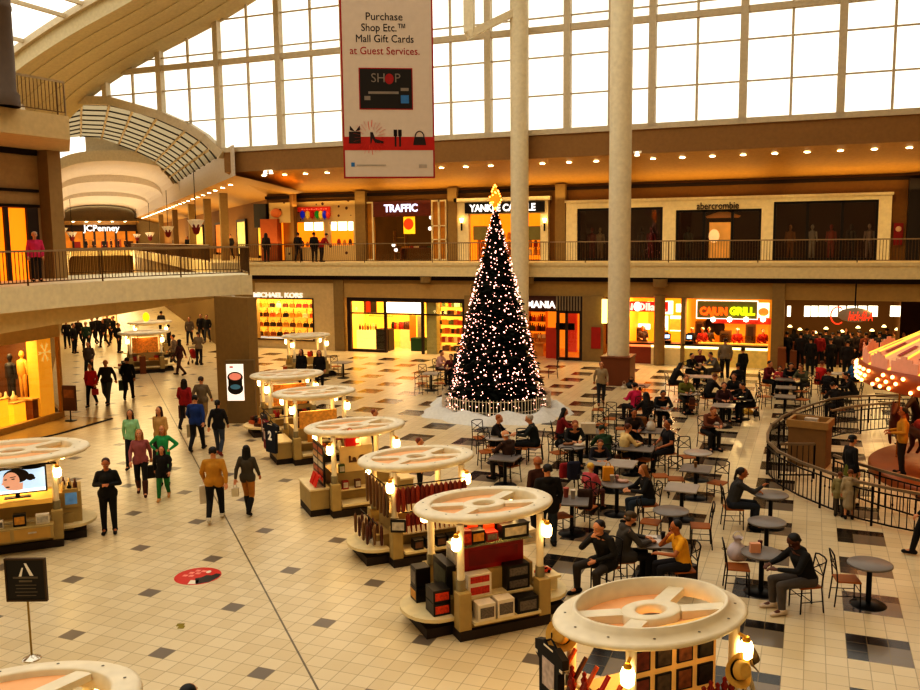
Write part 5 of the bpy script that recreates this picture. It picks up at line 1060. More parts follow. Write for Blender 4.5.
for x, mt, fc, w, h, lb in ((-.65, WHB, SILV, .2, .18, 'white open box on the cosmetics counter below the screen'), (-.25, WHB, GRF, .14, .16, 'small white pack standing on the cosmetics counter'), (.12, BKB, GDF, .24, .26, 'black and gold box at the middle of the cosmetics counter'), (.55, WHB, SILV, .26, .2, 'white folded card stand on the cosmetics counter')): carton(K8, (x, -1.0, .58), w, .14, h, mt, fc, lb)
carton(K8, (1.1, -.35, .66), .3, .06, .42, KB, mat('blue_panel', '#5a82a8', .3, emit=.3, var=.4, scale=8), 'framed blue cosmetics advert at the end of the cosmetics kiosk', 'advert', name='cosmetics_advert')
for i in range(8): m = MB(); m.lathe([(0, 0), (.04, 0), (.045, .12), (.02, .16), (.02, .22), (0, .22)], 8); item(m, 'bottle', [GOODS[3], BKB, GOODS[2], SILV][i % 4], 'cosmetics bottle standing above the blue advert', 'bottle', K8, (.95+.12*(i % 3), -.25+.14*(i//2), 1.0-.02*(i % 2)), 0, 'bottles above the blue advert')
m = MB(); m.bx(.85, 1.3, -.35, .5, .33, 1.0); item(m, 'display_cabinet', KB, 'beige end cabinet carrying cosmetics bottles', 'cabinet', K8, (0, 0, 0))
# --- black sign on a stand, floor decal, pier poster
b = G(32, 659); t = thing('sign_stand', 'black information sign on a chrome pole with the letter A', 'sign', b, YAW)
m = MB(); m.lathe([(0, .07), (.03, .07), (.05, .05), (.13, .02), (.14, 0)], 20); m.build('base', mat('chrome', '#c8c0b0', .15, .9), t); m = MB(); m.tube((0, 0, .05), (0, 0, 1.0), .016); m.build('pole', mat('brass_pole', '#9a8448', .3, .7), t)
m = MB(); m.bx(-.29, .29, -.02, .02, .96, 1.6); pn = m.build('panel', mat('sign_black', '#1b1512', .4), t); m = MB(); framebox(m, -.31, .31, -.03, .03, .94, 1.62, .025); m.build('frame', mat('frame_bronze', '#4a3a26', .4, .3), pn)
SGW = mat('sign_white', '#d8d0c0', .5, emit=.1); m = MB(); m.add([(x, -.026, z) for x, z in ((-.01, 1.55), (.03, 1.55), (.13, 1.35), (.07, 1.35))], [(0, 1, 2, 3)]); m.add([(x, -.026, z) for x, z in ((-.045, 1.48), (-.02, 1.48), (-.055, 1.34), (-.1, 1.34))], [(0, 1, 2, 3)]); m.build('letter_mark', SGW, pn)
m = MB()
for i, w in enumerate((.19, .1, .16, .15, .17, .15)):
    m.bx(-w, w, -.025, -.021, 1.305-.055*i, 1.325-.055*i+(.01 if i < 2 else -.008))
m.build('text_line', mat('sign_grey', '#6a6050', .5), pn)
b = G(198, 576); o = MB().lathe([(0, .004), (.43, .004), (.44, 0)], 40, smooth=False).build('floor_decal', mat('decal_red', '#c8281c', .35), None, b, YAW); tag(o, 'round red advertising decal stuck to the floor tiles', 'floor decal')
m = MB(); pts = [(.1, -.54), (.4, -.4), (.54, -.1), (.55, .1), (.42, .14), (.34, .02), (.2, .04), (.12, -.1), (-.02, -.16)]; m.add([(x*.77, y*.77, .006) for x, y in pts], [tuple(range(len(pts)))]); m.build('dark_patch', BKB, o); m = MB(); m.add([(x*.77, y*.77, .006) for x, y in ((-.1, -.54), (.12, -.53), (.12, -.3), (-.1, -.28))], [(0, 1, 2, 3)]); m.build('white_patch', WHITE, o)
m = MB()
for x, y in ((-.33, .02), (-.17, .0), (-.22, .2), (-.05, .16), (-.1, .34), (.06, .3)): m.add([((x+a)*.77, (y+b_)*.77, .006) for a, b_ in ((-.07, -.05), (.05, -.07), (.08, .05), (-.04, .07))], [(0, 1, 2, 3)])
m.build('faded_print', mat('decal_pink', '#e89080', .4), o); m = MB(); m.add([(.15+.05*math.cos(a), .2+.07*math.sin(a), .006) for a in [2*PI*i/12 for i in range(12)]], [tuple(range(12))]); m.build('white_spot', WHITE, o)
b = G(181, 625); m = MB(); m.bx(-.07, .05, -.05, .05, 0, .006); m.bx(-.02, .08, -.14, -.04, 0, .005); tag(m.build('paper_scrap', mat('olive_scrap', '#8a7a22', .7), None, b, .4), 'small olive paper scrap lying on the pale tiles', 'paper scrap')
pb_ = G(242, 423.5); t = thing('advert_board', 'tan board with a white lit poster of a black makeup compact before the pier', 'poster', pb_, YAW); wd, ht = .6, 1.3
m = MB(); m.bx(-.5, .5, 0, .2, 0, 2.25); m.build('board', mat('board_olive', '#6b5836', .6), t, bevel=.01)
m = MB(); m.bx(-wd/2, wd/2, -.02, 0, 0, ht); fcx = m.build('face', mat('poster_white', '#ece6e0', .4, emit=.6), t, (-.17, -.002, .82))
def disc(m, x, z, rx, rz, y): m.add([(x+rx*math.cos(2*PI*i/24), y, z+rz*math.sin(2*PI*i/24)) for i in range(24)], [tuple(range(24))])
m = MB(); disc(m, 0, ht*.64, wd*.45, ht*.15, -.022); disc(m, 0, ht*.34, wd*.45, ht*.17, -.022); m.bx(-wd*.4, wd*.4, -.023, -.021, ht*.34, ht*.6); cm = m.build('compact_image', BKB, fcx)
m = MB(); disc(m, 0, ht*.66, wd*.36, ht*.1, -.026); m.build('powder_image', mat('powder_pink', '#d88a78', .4, emit=.4), cm); m = MB(); disc(m, 0, ht*.38, wd*.3, ht*.07, -.026); m.build('mirror_image', mat('mirror_blue', '#4a7a94', .3, emit=.2), cm)
m = MB(); m.bx(-wd*.3, -wd*.1, -.024, -.02, ht*.9, ht*.94); m.build('red_mark', mat('red_mark', '#c02018', .4), fcx)
# poster stand by the gold shop, banner
b = G(71, 421); t = thing('poster_stand', 'dark brown poster on a stand by the gold shop corner', 'poster stand', b, .2); m = MB(); m.lathe([(0, .03), (.2, .03), (.22, 0)], 16); m.tube((0, 0, .03), (0, 0, .4), .02); m.build('stand', BLK, t); m = MB(); m.bx(-.26, .26, -.03, .03, .38, 1.3); o = m.build('poster', mat('dark_poster', '#3c1c10', .4, var=.5, scale=3), t); m = MB(); m.bx(-.2, .2, -.036, -.03, .85, 1.15); m.build('picture', mat('poster_brown', '#6a4024', .4, var=.6, scale=8), o)
# ================================================================= CHRISTMAS TREE
TC = Vector((-10.75, 30.5, 0)); TH = 7.45
def trad(z): return max(.05, 1.86*(1-z/TH)**.92+.04)
tr = thing('christmas_tree', 'tall narrow dark Christmas tree covered with tiny pink white lights', 'Christmas tree', TC)
NEED = mat('dark_needles', '#0d1a0e', .8, var=.5, scale=3); m = MB()
m.lathe([(trad(z)*.8, z) for z in (.15, 1, 2, 3, 4, 5, 6, 7, 7.4)], 20)
for i in range(5200):
    z = .12+(TH-.15)*(1-math.sqrt(RND.random())) if i % 3 else RND.uniform(.1, TH-.1); a = RND.uniform(0, 2*PI); r = trad(z)*RND.uniform(.78, 1.07)
    d = Vector((math.cos(a), math.sin(a), RND.uniform(-.55, .05))); sd = Vector((-math.sin(a), math.cos(a), RND.uniform(-.3, .3))); p = Vector((r*math.cos(a), r*math.sin(a), z)); L_ = RND.uniform(.14, .3)*(1.1-.5*z/TH); w = L_*.45
    q = p-d*L_*.7
    m.add([q+sd*w*.4, q-sd*w*.4, p-sd*w, p+d*L_*.35, p+sd*w], [(0, 1, 2, 3, 4)])
m.build('foliage', NEED, tr)
m = MB(); m.tube((0, 0, 0), (0, 0, 1), .12); m.build('trunk', WOOD, tr)
m = MB()
for i in range(1450):
    z = .2+(TH-.3)*(1-math.sqrt(RND.random())) if i % 4 else RND.uniform(.2, TH-.1); a = RND.uniform(0, 2*PI); r = trad(z)*RND.uniform(.96, 1.03); s = RND.choice((.014, .017, .022, .03))
    m.ell((r*math.cos(a), r*math.sin(a), z), (s, s, s), n=5, k=3)
o = m.build('string_lights', glow('tree_light', '#ffb4a0', 4.5), tr); o['kind'] = 'stuff'
st = MB()
for k_ in range(8):
    a = k_*PI/4; st.add([(0, 0, .95), (.22*math.cos(a), .22*math.sin(a), .45), (0.05*math.cos(a+.4), .05*math.sin(a+.4), .5), (0, 0, 0), (0.05*math.cos(a-.4), .05*math.sin(a-.4), .5)], [(0, 1, 2), (0, 4, 1), (3, 2, 1), (3, 1, 4)])
sto = st.build('star_topper', mat('star_frame', '#b06a20', .4, .5, emit=1.2, ecol='#ff7a20'), tr, (0, 0, TH-.1))
m = MB()
for i in range(40): z = RND.uniform(.05, .95); a = RND.uniform(0, 2*PI); r = .22*(1-abs(z-.45)/.5)+.02; m.ell((r*math.cos(a), r*math.sin(a), z), (.03,)*3, n=5, k=3)
m.build('star_bulb', glow('star_bulb_glow', '#ff9a40', 9), sto)
SNOW = mat('white_fluff', '#d4d2cc', .9, scale=12); m = MB(); n = 60
prof_ = [(1.75, .02), (1.95, .22), (2.2, .3), (2.4, .22), (2.62, .08), (2.75, .0)]
vs = []
for r, z in prof_:
    for i in range(n): t = 2*PI*i/n; k_ = 1+.05*math.sin(7*t)+.035*math.sin(13*t+1); vs.append((r*k_*math.cos(t), r*k_*math.sin(t), z*(1+.35*math.sin(9*t+r*5))))
m.add(vs, [(j*n+i, j*n+(i+1) % n, (j+1)*n+(i+1) % n, (j+1)*n+i) for j in range(len(prof_)-1) for i in range(n)], 0, True)
tag(m.build('snow_skirt', SNOW, None, TC), 'ring of white artificial snow around the Christmas tree', 'snow skirt')
fc = thing('tree_fence', 'low white picket fence ringing the Christmas tree', 'fence', TC); R_ = 2.02
for i in range(14):
    a0, a1 = 2*PI*i/14, 2*PI*(i+1)/14; m = MB()
    for j in range(7): a = a0+(a1-a0)*j/7; m.box((R_*math.cos(a), R_*math.sin(a), .45), (.012, .03 if j else .06, .58 if j else .66), a)
    for z in (.3, .68): m.path([(R_*math.cos(a0+(a1-a0)*j/3), R_*math.sin(a0+(a1-a0)*j/3), z) for j in range(4)], .012, 5)
    m.build('fence_panel', WHITE, fc)

# ================================================================= HANGING BANNER
bl = ray(344, 177)*25.6+Vector((0, 0, H)); br = ray(435, 179.5)*25.9+Vector((0, 0, H)); bz = (bl.z+br.z)/2; bl.z = br.z = 0
bw = (br-bl).length; ba = math.atan2(br.y-bl.y, br.x-bl.x); c = (bl+br)/2
tp = ray(340, 0)*25.6+Vector((0, 0, H)); bh = tp.z-bz+.05
bn = thing('hanging_banner', 'tall white hanging banner with a red border advertising gift cards', 'banner', (c.x, c.y, bz), ba)
m = MB(); m.bx(-bw/2, bw/2, -.012, .012, 0, bh); m.build('cloth', mat('banner_cloth', '#c6b6a4', .7, emit=.06, ecol='#d8c8b8', var=.05), bn)
BRED = mat('banner_red', '#a01a1c', .6); m = MB(); framebox(m, -bw/2, bw/2, -.016, .016, 0, bh, .045); m.build('border', BRED, bn)
def bu(u): return ((u-344)/91-.5)*bw
def bv(v): return (178-v)/178*bh
m = MB(); m.bx(-bw/2, bw/2, -.018, -.013, bv(150.5), bv(137.5)); m.build('red_stripe', mat('stripe_red', '#b8261c', .6), bn)
BT = mat('banner_black', '#1e1614', .6)
for tx, u0, u1, v, cl in (('Purchase', 369, 405, 22.5, BT), ('Shop Etc.™', 365, 408, 33, BT), ('Mall Gift Cards', 359, 415.5, 43.5, BT), ('at Guest Services.', 353, 421.5, 55, BRED)):
    o = letters(tx, .3, cl, bn, (bu((u0+u1)/2), -.018, bv(v)), (PI/2, 0, 0), ext=.002, bold=.0); xs_ = [q.co.x for q in o.data.vertices]; o.scale.x = (bu(u1)-bu(u0))/(max(xs_)-min(xs_))
m = MB(); m.bx(bu(361), bu(414), -.02, -.013, bv(111), bv(71)); cd_ = m.build('card_border', BRED, bn); m = MB(); m.bx(bu(362), bu(413), -.024, -.02, bv(110), bv(72)); cf = m.build('card_face', mat('card_black', '#1c1614', .5), cd_)
GL = mat('card_grey', '#8a8078', .5); 
letters('SH', .36, GL, cf, (bu(380), -.026, bv(81)), (PI/2, 0, 0), ext=.001); letters('P', .36, GL, cf, (bu(399), -.026, bv(81)), (PI/2, 0, 0), ext=.001)
m = MB(); disc(m, bu(391), bv(81.5), .13, .15, -.026); m.build('red_dot', BRED, cf); m = MB(); m.bx(bu(370), bu(400), -.026, -.024, bv(96), bv(93.5)); m.bx(bu(402), bu(410), -.026, -.024, bv(93), bv(90)); m.bx(bu(366), bu(372), -.026, -.024, bv(102), bv(98)); m.build('card_print', GL, cf); m = MB(); m.bx(bu(402), bu(410), -.026, -.024, bv(105), bv(97)); m.build('blue_patch', mat('card_blue', '#3a7ab8', .5), cf)
IC = mat('icon_dark', '#2a1a1a', .6); y_ = -.022
m = MB(); m.bx(bu(350), bu(361.5), y_-.002, y_, bv(144), bv(132.5)); 
for s in (-1, 1): m.add([(bu(356), y_, bv(132.5)), (bu(356+s*5), y_, bv(126.5)), (bu(356+s*5), y_, bv(131))], [(0, 1, 2)])
m.build('gift_icon', IC, bn)
m = MB(); m.add([(bu(u), y_, bv(v)) for u, v in ((371, 133), (373.5, 133), (376, 139.5), (384, 142), (384, 144), (376, 143.5), (373, 139), (372, 144), (371, 144))], [tuple(range(9))]); m.build('shoe_icon', IC, bn)
m = MB()
for i in range(26): a = 2*PI*i/26; d0, d1 = (.22, .45) if i % 2 else (.3, .5); m.bar((bu(371)+d0*math.cos(a), y_, bv(138)+d0*math.sin(a)), (bu(371)+d1*math.cos(a), y_, bv(138)+d1*math.sin(a)), .015, .004)
m.build('starburst', mat('burst_red', '#d0402c', .6), bn)
m = MB()
for u in (396, 400.5): m.bx(bu(u)-.025, bu(u)+.025, y_-.002, y_, bv(147), bv(131)); m.bx(bu(u)-.05, bu(u)+.05, y_-.002, y_, bv(137), bv(130.5))
m.build('cutlery_icon', IC, bn)
m = MB(); m.add([(bu(u), y_, bv(v)) for u, v in ((413.5, 145.5), (426.5, 145.5), (425, 137.5), (415, 137.5))], [(0, 1, 2, 3)]); m.path([(bu(420)+.13*math.cos(a), y_, bv(137.5)+.16*math.sin(a)) for a in [PI*i/8 for i in range(9)]], .015, 5); m.build('handbag_icon', IC, bn)
m = MB(); m.bx(bu(351.5), bu(355), y_, y_+.004, bv(166.5), bv(162.5)); m.build('blue_square', mat('card_blue', '#3a7ab8', .5), bn); m = MB(); m.bx(bu(357), bu(386), y_, y_+.004, bv(166), bv(164.5)); m.bx(bu(419), bu(427), y_, y_+.004, bv(168), bv(164.5)); m.build('fine_print', mat('fine_grey', '#b0a498', .6), bn)
m = MB()
for s in (-1, 1): m.tube((s*(bw/2-.1), 0, bh-.02), (s*(bw/2-.1), 0, 23.2-bz), .012, n=5)
m.build('hanging_cable', BLK, bn)

# ================================================================= CAROUSEL
CC = Vector((5.2, 26.0, 0)); ca = thing('carousel', 'carousel with a striped pink canopy rimmed by glowing bulbs', 'carousel', CC); ca.scale = (.955, .955, 1)
m = MB(); m.lathe([(0, .24), (3.7, .24), (3.75, .2), (3.75, 0)], 48); m.build('platform', mat('carousel_wood', '#8a4a1c', .35, var=.3, scale=2), ca)
m = MB(); m.lathe([(.9, .24), (.9, 3.2)], 24); m.build('centre_drum', mat('drum_gold', '#a0601c', .4, var=.4, scale=2), ca)
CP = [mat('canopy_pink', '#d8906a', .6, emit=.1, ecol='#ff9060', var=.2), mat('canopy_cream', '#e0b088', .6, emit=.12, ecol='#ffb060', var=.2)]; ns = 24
for par in (0, 1):
    m = MB()
    for i in range(par, ns, 2):
        a0, a1 = 2*PI*i/ns, 2*PI*(i+1)/ns; m.add([(4.05*math.cos(a0), 4.05*math.sin(a0), 3.0), (4.05*math.cos(a1), 4.05*math.sin(a1), 3.0), (.3*math.cos(a1), .3*math.sin(a1), 4.9), (.3*math.cos(a0), .3*math.sin(a0), 4.9)], [(0, 1, 2, 3)])
    m.build('canopy_panel', CP[par], ca)
m = MB(); dm = MB()
for i in range(ns):
    a = 2*PI*i/ns; m.bar((4.05*math.cos(a), 4.05*math.sin(a), 3.02), (.3*math.cos(a), .3*math.sin(a), 4.92), .05, .05)
    for k_, (t0, t1) in enumerate(((.15, .28), (.38, .5), (.62, .72))):
        b_ = a+PI/ns; p = lambda t, o: ((4.05-3.75*t)*math.cos(b_+o/(4.05-3.75*t)), (4.05-3.75*t)*math.sin(b_+o/(4.05-3.75*t)), 3.02+1.9*t); dm.add([p(t0, -.09), p(t0, .09), p(t1, .09), p(t1, -.09)], [(0, 1, 2, 3)])
m.build('light_strip', glow('canopy_strip', '#ffb850', 1.5), ca); dm.build('red_patch', mat('canopy_red', '#a81c1c', .5), ca)
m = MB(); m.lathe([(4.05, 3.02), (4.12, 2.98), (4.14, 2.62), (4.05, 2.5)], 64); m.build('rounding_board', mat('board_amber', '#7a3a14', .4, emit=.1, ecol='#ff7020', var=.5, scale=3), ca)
m = MB()
for i in range(ns):
    a = 2*PI*(i+.5)/ns
    for k_ in range(5): b_ = a+(k_-2)*.045; h_ = .42-.07*abs(k_-2); m.box((4.0*math.cos(b_), 4.0*math.sin(b_), 3.0+h_/2), (.03, .19, h_), b_)
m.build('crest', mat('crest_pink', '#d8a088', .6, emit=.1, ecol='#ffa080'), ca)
m = MB()
for i in range(ns*3):
    a = 2*PI*i/(ns*3)
    for z, o in ((2.9, 0), (2.75, .03), (2.6, .06)):
        if (i+int(z*100)) % 4 != 3: m.ell((4.18*math.cos(a+o), 4.18*math.sin(a+o), z), (.05,)*3, n=6, k=4)
o = m.build('bulb', glow('carousel_bulb', '#ffae60', 7), ca); o['kind'] = 'stuff'
CV = Vector((-.37, -.93, 0)).normalized()
def horse(ang, rad, cl, label):
    t = thing('carousel_horse', label, 'carousel horse', CC+Vector((rad*math.cos(ang), rad*math.sin(ang), .24)), ang+PI); mt = mat('horse_'+cl[1:], cl, .35)
    m = MB(); m.cap((0, -.4, 1.0), (0, .4, 1.02), .2, .21); m.cap((0, -.45, 1.1), (0, -.72, 1.5), .15, .1); m.cap((0, -.72, 1.52), (0, -.98, 1.36), .1, .06)
    for s in (-1, 1):
        m.cap((s*.1, -.42, .95), (s*.11, -.62, .7), .08, .055); m.cap((s*.11, -.62, .7), (s*.11, -.48, .46), .05, .04); m.cap((s*.1, .4, .95), (s*.12, .36, .62), .1, .06); m.cap((s*.12, .36, .62), (s*.12, .56, .38), .055, .04); m.cap((s*.05, -.68, 1.6), (s*.06, -.68, 1.7), .03, .015)
    m.cap((0, .58, 1.08), (0, .74, .7), .05, .03)
    b = obj('body', remesh(m, 'horse_body', mt, .03), t); m = MB(); m.cap((0, -.02, 1.2), (0, .2, 1.2), .17, .17, mi=0); m.build('saddle', mat('saddle_red', '#8a2018', .5), t); m = MB(); m.tube((0, -.1, 0), (0, -.1, 2.5), .025); m.build('pole', mat('brass', '#c09040', .25, .8), t); m = MB(); m.cap((0, -.6, 1.6), (0, -.42, 1.25), .05, .04); m.build('mane', BLK, t)
horse(PI+.35, 2.5, '#4a2014', 'dark brown carousel horse on the wooden platform'); horse(PI-.25, 2.9, '#5a2c18', 'reddish brown carousel horse near the fence opening'); horse(PI+.85, 2.6, '#7a4a24', 'tan carousel horse beside the person in yellow')
horse(PI-.7, 2.6, '#2a1610', 'black brown carousel horse on the far side of the platform')
area('carousel_lamp', CC+V(0, 0, 2.4), 6, 130, (1, .5, .18))
# curved rails around it
def arc(cx, cy, r, a0, a1, n): return [V(cx+r*math.cos(math.radians(a0+(a1-a0)*i/n)), cy+r*math.sin(math.radians(a0+(a1-a0)*i/n))) for i in range(n+1)]
OR = [V(3.4, 32.3), V(2.41, 32.0), V(1.32, 31.34), V(.7, 30.65), V(.2, 29.6), V(-.25, 28.5), V(-.62, 27.3), V(-.9, 25.8), V(-.95, 24.6), V(-.9, 23.7), V(-.6, 22.7), V(-.1, 21.8), V(.54, 21.0), V(1.13, 20.4), V(1.75, 20.05), V(2.3, 19.85), V(3.2, 19.6)]
OR = [p*1.026 for p in OR]
FI, FH = mat('dark_iron', '#1e1410', .4, .6), mat('pale_handrail', '#8a7a66', .3, .5)
railing('dark curved fence with a pale handrail around the carousel', OR, 0, .93, 1.5, 'carousel_fence', FI, FH, .14, .011, fancy=True)
railing('inner arc of dark fence on the far side of the carousel queue', [p*1.026 for p in [V(.69, 28.54), V(1.0, 29.1), V(1.4, 29.6), V(1.9, 30.1), V(2.5, 30.6)]], 0, .93, 1.5, 'carousel_fence', FI, FH, .14, .011, fancy=True)
railing('inner arc of dark fence next to the woman in the black cap', [p*1.026 for p in [V(.66, 22.76), V(1.0, 22.26), V(1.6, 21.6), V(2.3, 21.0), V(3.1, 20.6)]], 0, .93, 1.5, 'carousel_fence', FI, FH, .14, .011, fancy=True)
railing('short straight rail section behind the tan ticket booth', [p*1.026 for p in [V(-.6, 27.9), V(.24, 27.6)]], 0, .93, 1.5, 'queue_rail', FI, FH, .14, .011)
railing('short straight rail section in front of the tan ticket booth', [p*1.026 for p in [V(-.6, 23.54), V(.23, 23.83)]], 0, .93, 1.5, 'queue_rail', FI, FH, .14, .011)
bk = thing('ticket_booth', 'square tan ticket booth inside the curved fence', 'booth', (.12, 26.0, 0), -.2); BT2 = mat('booth_tan', '#7e5f35', .6)
m = MB(); m.bx(-.5, .5, -.4, .4, 0, 1.15); m.build('body', BT2, bk, bevel=.01); m = MB(); framebox2 = [m.bx(-.55, .55, -.45, -.36, 1.1, 1.3), m.bx(-.55, .55, .36, .45, 1.1, 1.3), m.bx(-.55, -.46, -.36, .36, 1.1, 1.3), m.bx(.46, .55, -.36, .36, 1.1, 1.3)]; m.build('rim', mat('booth_rim', '#9a7a48', .6), bk); m = MB(); m.bx(-.15, .2, -.1, .1, 1.15, 1.32); m.build('till', SILV, bk)

# ================================================================= TABLES AND CHAIRS
TG = mat('grey_laminate', '#77706c', .35); TGL = mat('pale_laminate', '#a39a92', .3)
def table(kind, loc, label, rz=0, top=None, small=False):
    t = thing('cafe_table', label, 'table', loc, rz); mt = top or TG
    m = MB()
    if kind == 'r': m.lathe([(0, .75), (.355, .75), (.37, .742), (.37, .72), (.355, .71), (0, .71)], 32)
    elif kind == 's': m.bx(-.36, .36, -.36, .36, .715, .75)
    else: m.bx(-.6, .6, -.38, .38, .715, .75)
    m.build('table_top', mt, t, bevel=0 if kind == 'r' else .008)
    m = MB(); m.tube((0, 0, .04), (0, 0, .71), .045, .045, 12); m.build('column', BLK, t)
    m = MB(); m.lathe([(0, .06), (.06, .06), (.27, .025), (.3, 0)], 24); m.build('base', BLK, t); return t
SEAT = mat('tan_seat', '#9c5816', .55); CHB = mat('chair_black', '#1a1210', .4, .4)
def chair_proto():
    t = thing('cafe_chair', 'x', 'chair')
    m = MB(); m.prism([(-.2, -.21), (.2, -.21), (.18, .19), (-.18, .19)], .43, .46); m.build('seat', SEAT, t, bevel=.01)
    for s in (-1, 1):
        m = MB(); m.path([(s*.19, -.2, 0), (s*.19, -.19, .43)], .013, 6); m.build('leg', CHB, t); m = MB(); m.path([(s*.19, .22, 0), (s*.175, .18, .43)], .013, 6); m.build('leg', CHB, t)
    m = MB()
    for s in (-1, 1): m.path([(s*.175, .18, .43), (s*.175, .2, .65), (s*.17, .25, .92)], .013, 6)
    m.path([(-.17, .25, .92), (-.08, .26, .945), (.08, .26, .945), (.17, .25, .92)], .014, 6); m.path([(-.175, .2, .65), (.175, .2, .65)], .01, 6)
    for s in (-1, 1): m.path([(s*.165, .24, .88), (0, .225, .77), (-s*.165, .2, .66)], .009, 5)
    m.lathe([(.045, -.006), (.045, .006)], 10, (0, .228, .77)); m.build('backrest', CHB, t)
    m = MB(); 
    for s in (-1, 1): m.path([(s*.19, -.19, .2), (s*.185, .2, .2)], .008, 5)
    m.path([(-.188, 0, .2), (.188, 0, .2)], .008, 5); m.path([(-.19, -.19, .3), (.19, -.19, .3)], .008, 5); m.build('stretcher', CHB, t)
    return t
CH0 = chair_proto(); _ch = []
def chair(loc, rz, label):
    if not _ch: c = CH0; c.location = loc; c.rotation_euler.z = rz; c['label'] = label
    else: c = dup(CH0, loc, rz, label)
    _ch.append(c); return c
def face_to(p, q): d = q-p; return math.atan2(d.x, -d.y)
def tb(u, v, kind, label, rz=0, top=None): p = G(u, v, .75); p.z = 0; return table(kind, p, label, rz, top)
def chp(u, v, toward, label):
    "chair whose seat is seen at (u, v), facing the point toward"
    p = G(u, v, .46); p.z = 0
    return chair(p, face_to(p, toward) if not isinstance(toward, (int, float)) else head_dir(toward), label)
TB = {}
for key, u, v, kind, label, rz, top in (
    ('lone', 870, 563, 'r', 'empty round grey table with one chair, in the open corner of the food court', 0, None), ('blackman', 762, 552, 'r', 'round grey table with a cup and napkin box before the man in black', 0, None),
    ('bare', 767, 521, 'r', 'bare round grey table just behind the table with the cup', 0, None), ('greyman', 771, 494, 'r', 'round grey table in front of the man in the grey sweater', 0, None),
    ('yellow', 655, 541, 's', 'grey table strewn with papers between the yellow shirt and the grey coat', .3, None), ('oval', 671, 510, 'r', 'empty round grey table behind the person in the yellow shirt', 0, None),
    ('sqa', 682, 487, 's', 'empty square grey table, front one of two squares in line', 0, TGL), ('sqb', 696, 468, 's', 'square grey table holding one small cup, behind another square table', 0, None), ('pale', 698, 452, 'r', 'empty round pale table with a chair at its side, midway down the court', 0, TGL),
    ('brown', 714, 424, 'r', 'round dark table where a person in brown leans over', 0, None), ('coat', 690, 393, 'r', 'round pale table draped with dark coats by the person in olive', 0, TGL), ('redtray', 724, 405, 's', 'square pale table beneath the red tray party', 0, TGL),
    ('long', 697, 376, 'l', 'long pale table of the big party near the grill counter', .1, TGL), ('dark', 661, 408, 's', 'table with white papers before the man in black near the pink top', 0, TGL),
    ('gift', 587, 431, 's', 'small table bearing a red and white gift bag', .2, None), ('food', 572, 446, 'r', 'round table covered with food wrappers in front of the person in black', 0, None),
    ('cream', 632, 447, 'l', 'oblong grey table beside the person in the cream sweater', 0, None), ('lite', 612, 462, 'l', 'oblong pale empty table behind the blond child', 0, TGL), ('bag', 650, 430, 's', 'table with a knotted white bag in front of the officer', 0, None),
    ('party', 617, 483, 'r', 'round grey table crowded with a yellow bag and cups', 0, None), ('cups', 572, 500, 's', 'square grey table with two paper cups near the toy kiosk', .2, None),
    ('oldman', 505, 457, 's', 'table where the old man in brown holds a tan tray', 0, None), ('couple', 497, 437, 'r', 'round pale table between the blonde woman and the white haired man', 0, TGL),
    ('ta', 785, 379, 's', 'dark square table, farthest of three in line by the carousel fence', 0, None), ('tb', 786, 387, 's', 'dark square table, middle of three in line by the carousel fence', 0, None), ('tc', 785, 396, 's', 'dark square table, front one of three in line by the carousel fence', 0, None),
    ('tree_a', 431, 373, 's', 'small table with four chairs left of the Christmas tree', 0, TGL), ('tree_b', 449, 367, 's', 'small table crowded with diners close behind the Christmas tree', 0, None),
    ('red', 838, 373, 'r', 'bright round table by the seated person in red near the carousel', 0, TGL), ('pink', 640, 385, 's', 'table piled with bags beside the person in the bright pink top', 0, None), ('k7t', 343, 362, 's', 'small table with one chair near the glowing handbag window', 0, TGL), ('pair', 742, 398, 's', 'square table under the couple in black near the yellow bag', 0, None)):
    TB[key] = tb(u, v, kind, label, rz, top)
def L_(k): p = TB[k].location.copy(); return p
